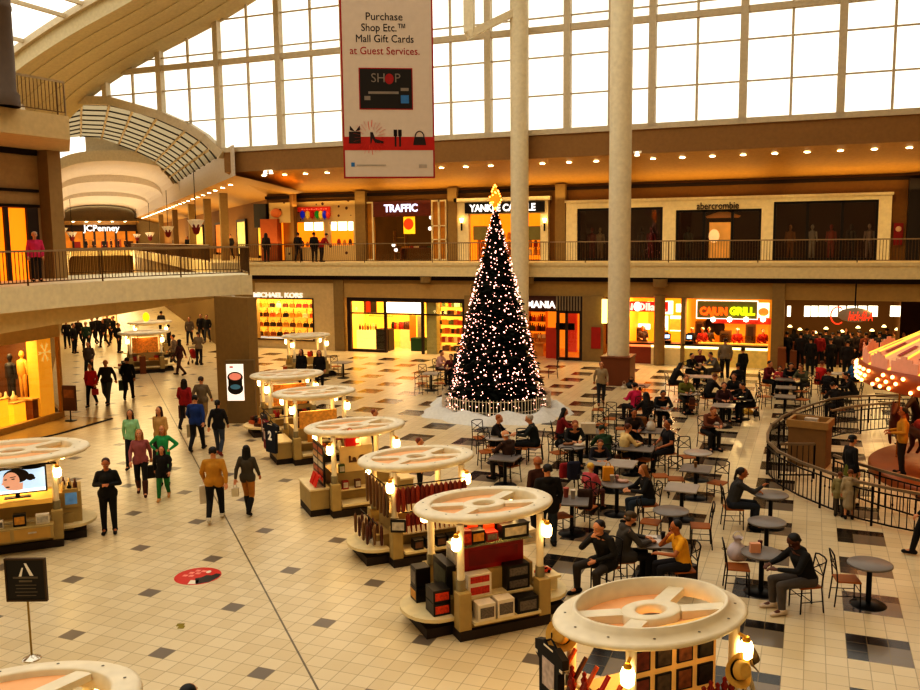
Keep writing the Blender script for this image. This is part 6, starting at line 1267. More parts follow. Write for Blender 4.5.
for u, v, k, lb in ((846, 578, 'lone', 'chair with a shiny tan seat pulled beside the lone empty table'), (737, 566, 'blackman', 'chair with a plastic bag resting on its seat'),
    (650, 521, 'oval', 'empty tan-seat chair beside the round table, behind the grey coat'), (701, 525, 'oval', 'empty tan-seat chair turned to the round table from the aisle'), (676, 478, 'sqa', 'empty chair tucked behind the front square table'), (718, 482, 'sqa', 'empty chair on the aisle behind the man in the grey sweater'),
    (687, 456, 'pale', 'empty chair with a bright tan seat beside the pale round table'), (621, 456, 'lite', 'empty tan chair at the oblong pale table, away from the officer'), (645, 459, 'lite', 'empty tan chair at the oblong pale table, closer to the officer'),
    (486, 451, 'oldman', 'empty tan chair facing the old man in brown'), (480, 437, 'couple', 'black chair behind the blonde woman at the pale table'), (521, 447, 'oldman', 'tan chair pushed in beside the old man in brown'), (558, 452, 'food', 'chair holding a black bag at the wrapper-covered table'),
    (587, 506, 'cups', 'chair with a brown coat over it by the paper cup table'), (560, 515, 'cups', 'chair squeezed between the toy kiosk and the paper cup table'), (567, 468, 'cups', 'orange backed chair behind the bald man in brown'),
    (765, 385, 'ta', 'dark chair beside the farthest of the three tables in line'), (764, 396, 'tb', 'dark chair at the aisle side of the front tables by the fence'), (802, 391, 'tb', 'dark chair on the fence side of the middle table'), (803, 399, 'tc', 'dark chair on the fence side of the front table'),
    (424, 376, 'tree_a', 'dark chair at the aisle side of the small table left of the tree'), (421, 383, 'tree_a', 'dark chair standing nearest the floor blocks left of the tree'), (440, 383, 'tree_a', 'dark chair in front of the small table left of the tree'), (458, 378, 'tree_b', 'dark chair pressed against the Christmas tree'),
    (553, 368, 'k7t', 'lone black chair before the perfume shop door'), (336, 366, 'k7t', 'lone chair at the small table near the handbag window'), (597, 432, 'gift', 'black backed chair behind the gift bag table'), (610, 418, 'gift', 'dark chair behind the person in green'), (602, 424, 'gift', 'dark chair with its back to the walking woman'),
    (692, 404, 'coat', 'dark chair holding a brown bag in the aisle'), (660, 475, 'sqa', 'black chair beside the long haired woman'), (622, 428, 'cream', 'tan seat glimpsed behind the child in green'), (640, 397, 'pink', 'black chair under the bags beside the bright pink top'), (598, 409, 'gift', 'black chair beyond the walking woman in white')):
    chp(u, v, L_(k), 'empty '+lb if lb.startswith('dark chair') and 'holding' not in lb else lb)
# ================================================================= PEOPLE
SKIN = {'l': mat('skin_light', '#c98f68', .5, var=.05), 'm': mat('skin_tan', '#a8683c', .5, var=.05), 'd': mat('skin_dark', '#5c341f', .5, var=.05)}
def cloth(h): return mat('cloth_'+h.lstrip('#'), h, .8, var=.18, scale=9)
def hairm(h): return mat('hair_'+h.lstrip('#'), h, .55, var=.25, scale=30)
EYEM = [mat('eye_white', '#e8e0d4', .3), mat('eye_dark', '#1c120c', .3), mat('lip', '#9a4a3a', .5)]
def pose_joints(p):
    V3 = lambda x, y, z: Vector((x, y, z)); J = {}
    def both(k, x, y, z): J[k] = (V3(-x, y, z), V3(x, y, z))
    if p.startswith('sit'):
        ln = {'sit_think': .12, 'sit_bow': .14, 'sit_table': .1, 'sit_lean': .24, 'sit_face': .1, 'sit_low': .0, 'sit_up': .04, 'sit_one': .12}[p]
        J.update(pel=V3(0, .02, .55), waist=V3(0, -ln*.25, .72), chest=V3(0, -ln*.7, .92), neck=V3(0, -ln*1.05, 1.1), head=V3(0, -ln*1.3-.02, 1.26-ln*.25))
        both('hip', .09, 0, .54); sp = .2 if p in ('sit_low', 'sit_think') else .12; both('knee', sp, -.44, .52); both('ankle', sp+.01, -.42 if p != 'sit_low' else -.5, .09); both('toe', sp+.03, -.57 if p != 'sit_low' else -.66, .035)
        y = -ln*.8; both('sh', .162, y, 1.035)
        if p == 'sit_low': both('elbow', .25, -.06, .78); both('wrist', .14, -.28, .66)
        elif p == 'sit_up': both('elbow', .25, -.1, .8); both('wrist', .16, -.34, .78)
        else: both('elbow', .25, y-.16, .81); both('wrist', .11, y-.38, .8)
        if p == 'sit_think': J['wrist'] = (V3(-.05, y-.17, 1.06), V3(.06, -.3, .66)); J['elbow'] = (V3(-.2, y-.24, .84), V3(.26, -.1, .79))
        if p == 'sit_face': J['elbow'] = (V3(-.2, y-.26, .84), J['elbow'][1]); J['wrist'] = (V3(-.06, y-.19, 1.05), J['wrist'][1])
        if p == 'sit_one': J['elbow'] = (V3(-.2, y-.26, .86), J['elbow'][1]); J['wrist'] = (V3(-.12, y-.44, .98), J['wrist'][1])
        J['tilt'] = {'sit_think': .3, 'sit_bow': .75, 'sit_lean': .55, 'sit_table': .3, 'sit_face': .2, 'sit_one': .05, 'sit_low': .1, 'sit_up': .1}[p]
    else:
        J.update(pel=V3(0, 0, .95), waist=V3(0, -.005, 1.1), chest=V3(0, 0, 1.29), neck=V3(0, .01, 1.47), head=V3(0, -.02, 1.625))
        both('hip', .09, 0, .93); both('knee', .1, -.015, .5); both('ankle', .105, .02, .09); both('toe', .12, -.13, .035); both('sh', .165, .01, 1.405); both('elbow', .222, .03, 1.13); both('wrist', .222, -.05, .885); J['tilt'] = 0
        if p in ('walk', 'walk_m'):
            a, b = (V3(-.1, -.14, .52), V3(.1, .0, .5)) , (V3(-.1, -.22, .1), V3(.1, .26, .16)); t = (V3(-.11, -.37, .06), V3(.11, .14, .045)); w = (V3(-.25, .16, .93), V3(.23, -.2, .95)); e = (V3(-.24, .1, 1.15), V3(.24, -.03, 1.15))
            if p == 'walk_m': fl_ = lambda q: (V3(-q[1].x, q[1].y, q[1].z), V3(-q[0].x, q[0].y, q[0].z)); a, b, t, w, e = map(fl_, (a, b, t, w, e))
            J['knee'], J['ankle'], J['toe'], J['wrist'], J['elbow'] = a, b, t, w, e
        elif p == 'hips': both('elbow', .4, .06, 1.2); both('wrist', .2, -.03, 1.06)
        elif p == 'front': both('elbow', .25, -.0, 1.15); both('wrist', .05, -.24, 1.2); J['tilt'] = .35
        elif p == 'hold': both('elbow', .24, .01, 1.14); both('wrist', .16, -.27, 1.1)
        elif p == 'lean': 
            J.update(waist=V3(0, -.06, 1.09), chest=V3(0, -.16, 1.25), neck=V3(0, -.26, 1.4), head=V3(0, -.34, 1.54)); both('sh', .18, -.2, 1.36); both('elbow', .24, -.3, 1.1); both('wrist', .15, -.5, 1.0); J['tilt'] = .4
    return J
def hand(m, wr, el, inner):
    d = (wr-el).normalized(); inn = Vector((inner, -.35, .1)); s = (inn-d*inn.dot(d)).normalized(); n = d.cross(s)
    if n.dot(Vector((inner, -.2, -.3))) < 0: n = -n
    pe = wr+d*.085; m.cap(wr+d*.015, pe-d*.01, .026, .03, 8); m.cap(wr+d*.03-s*.018, pe-s*.02, .02, .019, 8); m.cap(wr+d*.03+s*.016, pe+s*.02, .02, .02, 8)
    for i in range(4):
        b = pe+s*(.027-.018*i); ln = (.036, .042, .04, .031)[i]; q = b+(d*.9+n*.35).normalized()*ln; r = q+(d*.55+n*.8).normalized()*ln*.85; m.cap(b-d*.01, q, .0095, .009, 6); m.cap(q, r, .009, .008, 6)
    b = wr+d*.03+s*.028; q = b+(d*.6+s*.75).normalized()*.045; m.cap(b, q, .012, .011, 6); m.cap(q, q+(d*.9+s*.15+n*.3).normalized()*.032, .0105, .009, 6)
_T = {}
def cached(key, fn):
    if key not in _T: _T[key] = fn()
    return _T[key]
def body_mesh(p):
    J = pose_joints(p); m = MB(); R = Matrix.Rotation(J['tilt'], 3, 'X'); h = J['head']
    m.cap(J['pel'], J['waist'], .115, .105); m.cap(J['waist'], J['chest'], .11, .125); m.cap(J['chest'], J['neck']-Vector((0, 0, .08)), .12, .07); m.cap(J['neck']-Vector((0, 0, .05)), h-R @ Vector((0, 0, .03)), .055, .05)
    m.ell(h+R @ Vector((0, .008, .02)), (.076, .096, .1), R, 16, 12); m.ell(h+R @ Vector((0, -.022, -.05)), (.056, .066, .062), R); m.cap(h+R @ Vector((0, -.088, .012)), h+R @ Vector((0, -.108, -.022)), .011, .016, 8); m.cap(h+R @ Vector((-.04, -.074, .028)), h+R @ Vector((.04, -.074, .028)), .014, .014, 8); m.cap(h+R @ Vector((-.018, -.086, -.058)), h+R @ Vector((.018, -.086, -.058)), .011, .011, 8)
    for s in (0, 1):
        sg = -1 if s == 0 else 1
        m.ell(h+R @ Vector((sg*.079, .012, -.004)), (.012, .02, .032), R, 8, 6)
        sh, el, wr = J['sh'][s], J['elbow'][s], J['wrist'][s]
        m.cap(J['neck']-Vector((0, 0, .09)), sh, .06, .058); m.cap(sh, el, .052, .04); m.cap(el, wr, .04, .027); hand(m, wr, el, -sg)
        hp, kn, an, to = J['hip'][s], J['knee'][s], J['ankle'][s], J['toe'][s]
        m.cap(hp, kn, .086, .056); m.cap(kn, an, .056, .036); m.cap(an, to, .036, .03)
    return remesh(m, 'person', SKIN['l'], .0085)
def top_mesh(p, kind):
    J = pose_joints(p); m = MB(); low = J['pel'].lerp(J['hip'][0]*.5+J['hip'][1]*.5, .5)
    m.cap(low+Vector((-.05, 0, .0)), J['waist']+Vector((-.03, 0, 0)), .125, .118); m.cap(low+Vector((.05, 0, 0)), J['waist']+Vector((.03, 0, 0)), .125, .118)
    m.cap(J['waist'], J['chest'], .13, .142); m.cap(J['waist']+Vector((-.03, 0, 0)), J['chest']+Vector((-.05, 0, 0)), .12, .125); m.cap(J['waist']+Vector((.03, 0, 0)), J['chest']+Vector((.05, 0, 0)), .12, .125); m.cap(J['chest'], J['neck']-Vector((0, 0, .035)), .13, .066)
    for s in (0, 1):
        sh, el, wr = J['sh'][s], J['elbow'][s], J['wrist'][s]
        m.cap(J['neck']-Vector((0, 0, .05)), sh+Vector((0, 0, .0)), .058, .06); m.cap(J['chest'], sh, .12, .06)
        if kind == 'tee': m.cap(sh, sh.lerp(el, .6), .06, .056)
        else: m.cap(sh, el, .061, .052); m.cap(el, wr-(wr-el)*.08, .052, .038)
        if kind == 'coat': m.cap(J['hip'][s], J['hip'][s].lerp(J['knee'][s], .35), .125, .115)
        elif not p.startswith('sit'): m.cap(J['hip'][s]+Vector((0, 0, .03)), J['hip'][s]+Vector((0, 0, -.03)), .118, .112)
    if kind in ('coat', 'hood'): m.cap(J['neck']+Vector((-.05, .05, -.02)), J['neck']+Vector((.05, .05, -.02)), .05, .05); m.ell(J['neck']+Vector((0, .075, -.05)), (.085, .05, .07))
    return remesh(m, 'top', cloth('#202020'), .015, 2)
def leg_mesh(p, kind):
    J = pose_joints(p); m = MB()
    if kind == 'skirt':
        a, b = J['pel'], J['knee'][0].lerp(J['knee'][1], .5); m.cap(a, a.lerp(b, .5), .14, .17); m.cap(a.lerp(b, .5), b, .17, .2); 
    else:
        m.cap(J['pel']+Vector((-.04, 0, .03)), J['hip'][0], .118, .105); m.cap(J['pel']+Vector((.04, 0, .03)), J['hip'][1], .118, .105); m.cap(J['hip'][0], J['hip'][1], .11, .11)
        for s in (0, 1):
            hp, kn, an = J['hip'][s], J['knee'][s], J['ankle'][s]; m.cap(hp, kn, .1, .07); m.cap(kn, an+Vector((0, 0, .015)), .07, .052)
    return remesh(m, 'trousers', cloth('#202020'), .015, 2)
def shoe_mesh(p, s, boot):
    J = pose_joints(p); m = MB(); an, to = J['ankle'][s], J['toe'][s]; hl = an+(an-to).normalized()*.05; hl.z = min(an.z, max(.045, an.z-.04))
    m.cap(hl, to, .046, .04); m.cap(an, an+(J['knee'][s]-an).normalized()*(.3 if boot else .02), .06, .08 if boot else .05); return remesh(m, 'shoe', BLK, .012, 1)
def hair_mesh(p, st):
    J = pose_joints(p); m = MB(); R = Matrix.Rotation(J['tilt'], 3, 'X'); h = J['head']; P = lambda x, y, z: h+R @ Vector((x, y, z))
    if st == 'bald': m.cap(P(-.066, .02, -.005), P(-.04, .085, -.015), .022, .028, 8); m.cap(P(-.04, .085, -.015), P(.04, .085, -.015), .028, .028, 8); m.cap(P(.04, .085, -.015), P(.066, .02, -.005), .028, .022, 8)
    elif st in ('cap', 'beanie'):
        m.ell(P(0, .008, .055), (.087, .105, .078), R, 16, 10)
        if st == 'cap': m.cap(P(-.03, -.09, .055), P(-.02, -.16, .045), .025, .02, 8); m.cap(P(.03, -.09, .055), P(.02, -.16, .045), .025, .02, 8); m.cap(P(0, -.09, .058), P(0, -.17, .045), .025, .02, 8)
        else: m.cap(P(-.05, .05, -.01), P(.05, .05, -.01), .05, .05)
    else:
        m.ell(P(0, .034, .05), (.085, .09, .082), R, 16, 10); m.cap(P(-.048, .058, .0), P(.048, .058, .0), .036, .036)
        if st == 'long':
            for x in (-.065, -.03, .0, .03, .065): m.cap(P(x, .06-abs(x)*.4, 0), P(x*1.3, .09-abs(x)*.5, -.27), .042, .03)
            for s in (-1, 1): m.cap(P(s*.076, .012, .04), P(s*.088, .01, -.2), .022, .02)
        if st == 'bun': m.ell(P(0, .12, .06), (.045, .045, .045))
        if st == 'tail': m.cap(P(0, .11, .05), P(0, .15, -.15), .035, .022)
    return remesh(m, 'hair', hairm('#241812'), .011, 1)
def face_mesh(p):
    J = pose_joints(p); m = MB(); R = Matrix.Rotation(J['tilt'], 3, 'X'); h = J['head']; P = lambda x, y, z: h+R @ Vector((x, y, z))
    for s in (-1, 1):
        m.ell(P(s*.03, -.081, .008), (.014, .008, .009), R, 8, 5, 0); m.ell(P(s*.03, -.0885, .008), (.006, .003, .006), R, 8, 4, 1); m.cap(P(s*.018, -.09, .034), P(s*.044, -.082, .034), .004, .004, 5, 1)
    m.cap(P(-.018, -.098, -.057), P(.018, -.098, -.057), .0045, .0045, 5, 2)
    return m.mesh('facial_features', EYEM)
def swap(o, m):
    o.material_slots[0].link = 'OBJECT'; o.material_slots[0].material = m
def person(pose, pos, rz, label, top, bot, hair=('short', '#1c130e'), skin='l', s=1.0, shoe='#15100e', kind='shirt', legs='trousers', boot=False, group=None, w=1.0, trim=None):
    b = obj('person', cached(('b', pose), lambda: body_mesh(pose)), None, pos, rz); w *= 1.07; b.scale = (s*w, s*w, s); tag(b, label, 'person', group); swap(b, SKIN[skin])
    o = obj({'coat': 'coat', 'hood': 'hooded_jacket', 'tee': 'shirt'}.get(kind, 'sweater'), cached(('t', pose, kind), lambda: top_mesh(pose, kind)), b); swap(o, cloth(top))
    o = obj('skirt' if legs == 'skirt' else 'trousers', cached(('l', pose, legs), lambda: leg_mesh(pose, legs)), b); swap(o, cloth(bot))
    for i in (0, 1): o = obj('boot' if boot else 'shoe', cached(('s', pose, i, boot), lambda: shoe_mesh(pose, i, boot)), b); swap(o, cloth(shoe))
    o = obj({'cap': 'cap', 'beanie': 'beanie'}.get(hair[0], 'hair'), cached(('h', pose, hair[0]), lambda: hair_mesh(pose, hair[0])), b); swap(o, hairm(hair[1]))
    obj('facial_features', cached(('f', pose), lambda: face_mesh(pose)), b)
    return b
def stand(feet, deg, *a, pose='stand', z=0.0, **k): 
    p = G(feet[0], feet[1], z); return person(pose, p, head_dir(deg), *a, **k)
def headp(hd, deg, *a, pose='stand', z=0.0, **k):
    s = k.get('s', 1.0); p = G(hd[0], hd[1], z+1.62*s); p.z = z; return person(pose, p, head_dir(deg), *a, **k)
def sit(hd, deg, *a, pose='sit_table', seat=True, lb=None, **k):
    s = k.get('s', 1.0); J = pose_joints(pose); hz = J['head'].z*s; p = G(hd[0], hd[1], hz); rz = head_dir(deg)
    off = Matrix.Rotation(rz, 3, 'Z') @ Vector((0, J['head'].y*s, 0)); p -= off; p.z = 0
    b = person(pose, p, rz, *a, **k); b.location.z = .0
    if seat:
        nm = lb or ' '.join(a[0].split()[:12]); b_ = p+Matrix.Rotation(rz, 3, 'Z') @ Vector((0, .0, 0)); chair(b_, rz, 'chair under the '+nm)
    return b
BK, NV, GY, JN, BR, TN, RD = '#14110f', '#1b2136', '#4a443e', '#2c3644', '#4a2a18', '#a8803c', '#8e1c18'
DK, BL, GR, BD = '#1a110c', '#b98a3c', '#b8b0a4', '#6a3e20'
# --- walkers on the open floor
P_yel = stand((216, 521), 352, 'man in a mustard jacket and black trousers walking away', '#b8862c', BK, ('short', DK), pose='walk', kind='shirt', w=1.06, shoe='#c8c0b0')
stand((249, 514), 8, 'woman in a grey jacket, tan trousers and tall black boots', '#4a4234', '#a8742e', ('long', '#0e0a08'), pose='walk_m', boot=True, s=.95, w=.93)
stand((110, 533), 165, 'man dressed all in black with hands held together, looking down', BK, BK, ('short', '#3a1a10'), pose='front', skin='m', kind='hood', s=.97)
headp((130, 414), 172, 'girl in a mint green sweater with long dark hair', '#94c498', '#1c1a1e', ('long', '#3a2014'), pose='walk', w=.9, s=.97)
headp((139, 434), 165, 'woman in a dusty rose sweater and brown boots', '#96585a', BK, ('long', '#9a6a30'), pose='walk_m', w=.92, s=.98, boot=True, shoe='#4a2416')
headp((159, 411), 195, 'woman in a cream sweater glancing sideways behind the girls', '#b8945c', '#2a2420', ('long', '#3a1c10'), pose='walk', w=.93)
headp((162, 430), 175, 'girl in a bright green long-sleeved top with hands on hips', '#2f9a5c', '#7ab890', ('long', '#b07a30'), pose='hips', w=.88, s=.93)
headp((161.5, 450), 172, 'child in a black jacket and bright green trousers', BK, '#1f6a30', ('long', '#2a1810'), pose='walk', s=.78, kind='coat', shoe='#b88a50')
headp((184, 382.5), 5, 'woman in a red jacket walking away with a shopping bag', '#8e1418', '#1c1618', ('long', DK), pose='walk', w=.98)
headp((201, 380), 5, 'man in a taupe jacket walking away beside the red jacket', '#6e624e', '#8a7450', ('short', '#3a2a1c'), pose='walk_m', w=1.04)
headp((195, 399), 2, 'man in a royal blue shirt and dark trousers walking away', '#1c3a7a', '#161418', ('short', DK), pose='walk', w=1.05)
headp((217.5, 404), 0, 'girl in a black hoodie with white print on its back', '#15131a', '#3a4250', ('tail', DK), pose='walk_m', w=.95, s=.97, shoe='#7a3020', kind='hood')
headp((90, 367), 175, 'woman in a bright red top coming out of the corridor', '#c8281c', BK, ('short', '#2a1810'), pose='walk', w=.95, s=.97)
headp((105.5, 363), 180, 'tall man in a dark sweater and blue jeans', '#2e2a1e', '#4a5660', ('bald', '#5a4a38'), pose='walk_m', w=1.06, s=1.03)
headp((127, 360.5), 350, 'man in a long black coat carrying a teal shopping bag', '#17140f', BK, ('short', DK), pose='walk', kind='coat', w=1.05)
headp((198, 334), 5, 'person in a grey top pushing a red stroller', '#7a6a54', '#1c181a', ('short', '#3a281a'), pose='hold', w=.98)
for u, v, cl, bt, lb in ((189, 319, '#6a5a48', '#2a2830', 'person in a tan grey top, first of the trio along the corridor wall'), (200.5, 316, '#1c1618', '#1c1a1e', 'person in black at the middle of the trio along the corridor wall'), (206.5, 317, '#2c2824', '#4a4a4c', 'person in a dark jacket closest to the corridor wall')):
    headp((u, v), 175, lb, cl, bt, ('short', DK), pose='walk')
for u, v, cl, bt, hr, lb, dg in ((73, 325.5, '#15120f', BK, 'short', 'person in black standing nearest the gold shop in the corridor', 100), (85.5, 324, '#2e4a38', '#1c1a18', 'short', 'person in a dark green jacket walking out of the corridor', 175), (88, 344.5, '#5a4a3c', '#2a2624', 'short', 'person in a grey brown top following the red top', 178), (97, 318, '#171310', BK, 'short', 'person in black beside the lit corridor directory', 350), (103, 321, '#2a1c18', '#201c1c', 'long', 'dark haired person in brown by the lit corridor directory', 200), (118, 325, '#1c1614', BK, 'short', 'person in dark clothes at the side of the busy kiosk', 90),
        (168, 327, '#181210', BK, 'short', 'person in black behind the busy corridor kiosk', 260), (173, 337, '#7a6a58', '#4a4238', 'short', 'person in grey browsing the busy corridor kiosk', 270), (179, 342, '#4a2018', '#5a3a28', 'long', 'person in dark red beside the busy corridor kiosk', 280), (161, 313, '#2a2420', BK, 'short', 'distant person in black walking deep in the corridor', 0), (107, 316, '#3a342c', BK, 'short', 'distant person in grey deep in the corridor', 180)):
    headp((u, v), dg, lb, cl, bt, (hr, DK), pose='stand' if dg in (100, 90, 260) else 'walk')
for i, (u, v, cl) in enumerate(((66, 322, BK), (78, 320, '#2a221c'), (92, 319, '#221a16'), (113, 318, '#1c1816'))): headp((u, v), 160+20*i, 'dark blurred figure in the distant corridor crowd', cl, BK, ('short', DK), pose='walk', group='distant corridor crowd')
headp((301, 352), 200, 'kiosk worker in black on the corridor side of the small kiosk', BK, BK, ('long', DK), s=.97); headp((319, 353), 170, 'kiosk worker in black with long hair, closer to the lone chair', '#181010', BK, ('long', '#2a1610'), s=.97)
stand((601, 405), 185, 'woman in a pale knit sweater and dark jeans walking through', '#9c8a6c', '#2a2a2e', ('short', BD), pose='walk', w=.98, s=.96, shoe='#7a4a24')
headp((852, 440), 80, 'woman with a black cap, black cardigan and olive hem inside the fence', '#171414', '#6a6a24', ('beanie', '#17110f'), pose='stand', legs='skirt', w=.98, s=.97)
stand((848.5, 519), 15, 'small child in a grey dress with white sleeves at the fence', '#a8987c', '#9a8a70', ('short', BD), s=.66, w=1.02, kind='coat', legs='skirt'); stand((838.5, 516.5), 30, 'small child in dull green holding the fence', '#8a8058', '#4a4236', ('short', BD), s=.6, w=1.02, kind='coat')
stand((926, 558), 290, 'person in black half cut off by the picture edge near the fence', BK, BK, ('short', DK), pose='walk')
p_ = G(188, 687, 1.72); p_.z = 0; person('stand', p_, head_dir(10), 'person of whom only the black haired top of the head shows', '#1c1a18', BK, ('short', '#0c0908'))
P = CC+Vector((-2.55, -2.3, .24)); p_ = G(903, 428, 1.45); p_.z = .24; person('hold', p_, head_dir(290), 'person in a yellow top standing on the carousel platform', '#b88a2c', '#2a1c18', ('short', DK), 'm')
# --- upper level
stand((37.5, 281.5), 150, 'white haired woman in a bright pink jacket at the bridge railing', '#c83468', '#1c1a1e', ('short', '#c8bca8'), z=5.1, w=1.05, s=.96)
for u, cl, hr, lb, ps in ((266, '#2a1c14', 'long', 'person in dark brown in front of the orange panel upstairs', 'stand'), (298, '#1c1618', 'short', 'person in black at the balloon sign counter, first of three', 'walk'), (314, '#15110f', 'short', 'person in black between two others upstairs at the counter', 'stand'), (321, '#9c1a1c', 'short', 'person in a red jacket upstairs at the railing', 'lean')):
    q = onY(u, 240, 45.6); q.z = 5.1; person(ps, q, head_dir(10 if u != 321 else 60), lb, cl, '#1e1a1c', (hr, DK))
for i, (c, t) in enumerate(((3, 140), (5, 139), (6.5, 141), (8, 137), (1.5, 138), (9.5, 135))): person('stand', cp(c if c > 11 else c, TE-6.5+.15*i, 5.1), head_dir(180-40*i), 'tiny dark figure before the department store entrance', ('#2a1a14', '#14100e', '#3a2018')[i % 3], BK, group='figures before the department store')
for i, (t, cl) in enumerate(((62, '#17120f'), (74, '#3a1c14'), (88, '#22262e'), (100, '#1c1612'))): person('walk', cp(13.5, t, 5.1), head_dir(190), 'dark figure strolling on the upper corridor walkway, '+('nearest', 'second', 'third', 'farthest')[i]+' to the big window', cl, BK)
# --- food stalls: staff and queue
for u, v, cl, hr, lb, Y in ((643, 331, '#4a3c34', 'short', 'stall worker in grey behind the red sign counter', 46.2), (664, 331, '#1c1614', 'short', 'stall worker in black behind the lit register', 46), (692, 331, '#2a1c18', 'cap', 'stall worker at the end of the grill counter', 46), (702.5, 333, '#a8201c', 'cap', 'stall worker in red at the middle of the grill counter', 46), (709, 328, '#3a2c24', 'short', 'stall worker in dark grey behind the grill glass', 46.4), (737.5, 333, '#b02420', 'cap', 'stall worker in red under the sign lamps', 46.1), (763, 333, '#8a1c18', 'short', 'stall worker in dark red at the pier end of the grill', 46.2)):
    q = onY(u, v, Y); q.z = max(0, q.z-1.62); q.z = 0; person('hold', q, head_dir(180), lb, cl, BK, (hr, '#c8b8a0' if hr == 'cap' else DK), s=1.0)
headp((725.5, 341), 8, 'man in a pale grey shirt and black trousers standing at the grill', '#8a7a64', '#191516', ('short', '#3a2416'), w=1.12, s=1.04, shoe='#201a18'); headp((743, 350), 340, 'slim person in black waiting before the grill counter', BK, BK, ('short', DK), s=.95)
for i, (u, v) in enumerate(((787, 334), (794, 331), (801, 335), (807, 331), (813, 333), (820, 335), (826, 332), (833, 335), (839, 333), (846, 331), (852, 335), (859, 333), (866, 335), (873, 332), (880, 334), (887, 331), (895, 333), (903, 335), (811, 340), (831, 341), (848, 343), (870, 342), (884, 341))):
    dk = ('#14100e', '#1c1512', '#241a14', '#181c22', '#2a2018', '#33241a')[i % 6]
    if i in (5, 12): headp((u, v), 10, ('customer in a red jacket in the middle of the chicken stall queue', 'customer in a rust jacket under the neon sign')[i == 12], ('#8a1c16', '#7a3a1c')[i == 12], BK, ('short', DK))
    elif i in (4, 16): headp((u, v), 350, ('customer in blue jeans and black jacket in the chicken queue', 'customer in a cream jacket in the chicken queue')[i == 16], (BK, '#b89a6c')[i == 16], JN, ('short', BD))
    else: headp((u, v), (10, 350, 30, 200, 330, 170)[i % 6], 'dark clothed customer in the crowd at the chicken stall', dk, BK, (('short', 'long', 'short', 'cap')[i % 4], DK), s=(1, .96, 1.03)[i % 3], group='crowd at the chicken stall')
# --- seated diners
sit((797, 541), 262, 'man in a black hoodie and grey trousers bent over his table', BK, '#57504c', ('short', '#0e0a08'), pose='sit_bow', skin='d', kind='hood', shoe='#c8b8a8', w=1.16)
sit((742, 473), 97, 'man in a grey sweater with tied back hair', '#3a3836', '#252a36', ('tail', '#2a1a12'), pose='sit_one', skin='m', w=1.02)
sit((676, 527), 265, 'dark haired person in a yellow shirt leaning on a hand', '#d8a024', '#1c1a22', ('short', '#17100c'), pose='sit_face', skin='m', kind='tee', w=.98)
sit((629, 518), 80, 'person in a grey coat and olive knit cap', '#45403a', '#191614', ('beanie', '#4a3a22'), pose='sit_table', kind='coat', w=1.08)
sit((600, 527), 232, 'man in a black jacket resting his face on his hand', '#1f1c19', '#39332f', ('short', '#1c120c'), pose='sit_think', kind='coat', w=1.1)
sit((643, 470), 262, 'woman in black with long light brown hair', '#171516', '#2c3846', ('long', '#8a5a28'), pose='sit_table', w=.95)
sit((591, 467), 40, 'blond child in a pink patterned top', '#b8525a', '#7a4a48', ('short', '#d8b04a'), pose='sit_up', s=.86)
sit((600, 444), 178, 'child in navy with brown hair looking down at the table', '#1a1622', '#17141a', ('short', '#5a3018'), pose='sit_lean', s=.94)
sit((602, 430), 350, 'person in a dark green jacket leaning forward', '#1c3a1c', '#17170f', ('short', '#1a2a14'), pose='sit_lean', kind='hood')
sit((564.5, 412), 92, 'woman in a red sweater with black hair', '#7e1418', '#201c20', ('long', '#130c0a'), pose='sit_table', w=.95)
sit((575, 425), 175, 'person in black eating behind the wrapper-covered table', '#191513', BK, ('short', '#8a4a24'), pose='sit_lean')
sit((628, 428), 70, 'person in a cream sweater with brown hair', '#d8bc84', '#2a2420', ('short', '#5a2c16'), pose='sit_table', w=.98)
sit((634, 413), 178, 'person in a dark brown jacket facing outward between cream and pink tops', '#2e1c12', BK, ('short', '#1c110c'), pose='sit_table', skin='m')
sit((668, 424), 255, 'officer in a dark uniform shirt with bare forearms', '#17141a', '#121016', ('short', '#17100e'), pose='sit_low', skin='m', kind='tee', w=1.12)
sit((634.5, 386), 335, 'person in a bright pink top with black hair', '#c4245a', '#1c181c', ('bun', '#120c0a'), pose='sit_up', w=1.05)
sit((646, 396), 350, 'person in a black coat with long black hair next to the pink top', '#15110f', BK, ('long', '#120d0a'), pose='sit_table', kind='coat')
sit((663, 394), 182, 'man in black reading white papers', '#191614', BK, ('short', '#0e0a08'), pose='sit_lean', skin='m', w=1.05)
sit((686, 379), 178, 'person in an olive top with brown hair at the coat draped table', '#6a6a24', '#2a261c', ('short', '#6a3a1c'), pose='sit_table')
sit((680, 366), 80, 'long haired person in black at the end of the big party table', '#1a1412', BK, ('long', '#1c110c'), pose='sit_lean')
sit((692, 356), 150, 'person in black at the big party table, next to the maroon top', '#16110f', BK, ('short', '#1c110c'), pose='sit_table')
sit((700, 352), 180, 'person in a maroon top at the big party table', '#4a1420', BK, ('short', '#2a1810'), pose='sit_up')
sit((711, 355), 255, 'man in a grey shirt on the far side of the big party table', '#6a6660', '#4a4038', ('short', '#2a1810'), pose='sit_lean')
sit((714.5, 377), 70, 'person in black with brown hair next to the red tray', '#17120f', BK, ('short', '#6a3c1e'), pose='sit_lean')
sit((724, 386), 185, 'person in dark red behind the red tray', '#3a1818', BK, ('short', '#4a2416'), pose='sit_table')
sit((734, 377), 215, 'brown haired person in black facing the red tray', '#181210', BK, ('short', '#5a3018'), pose='sit_table')
sit((743, 386), 262, 'person in a black jacket beside the yellow bag', '#14100f', BK, ('short', '#2a160e'), pose='sit_lean', kind='hood')
sit((738, 366), 5, 'person in a black hooded jacket with its back to the court', '#17131a', BK, ('short', '#17100e'), pose='sit_low', kind='hood')
sit((713, 411), 165, 'person in a brown hooded top hunched over the dark round table', '#6a3a1e', '#1c1816', ('short', '#7a4424'), pose='sit_lean', kind='hood')
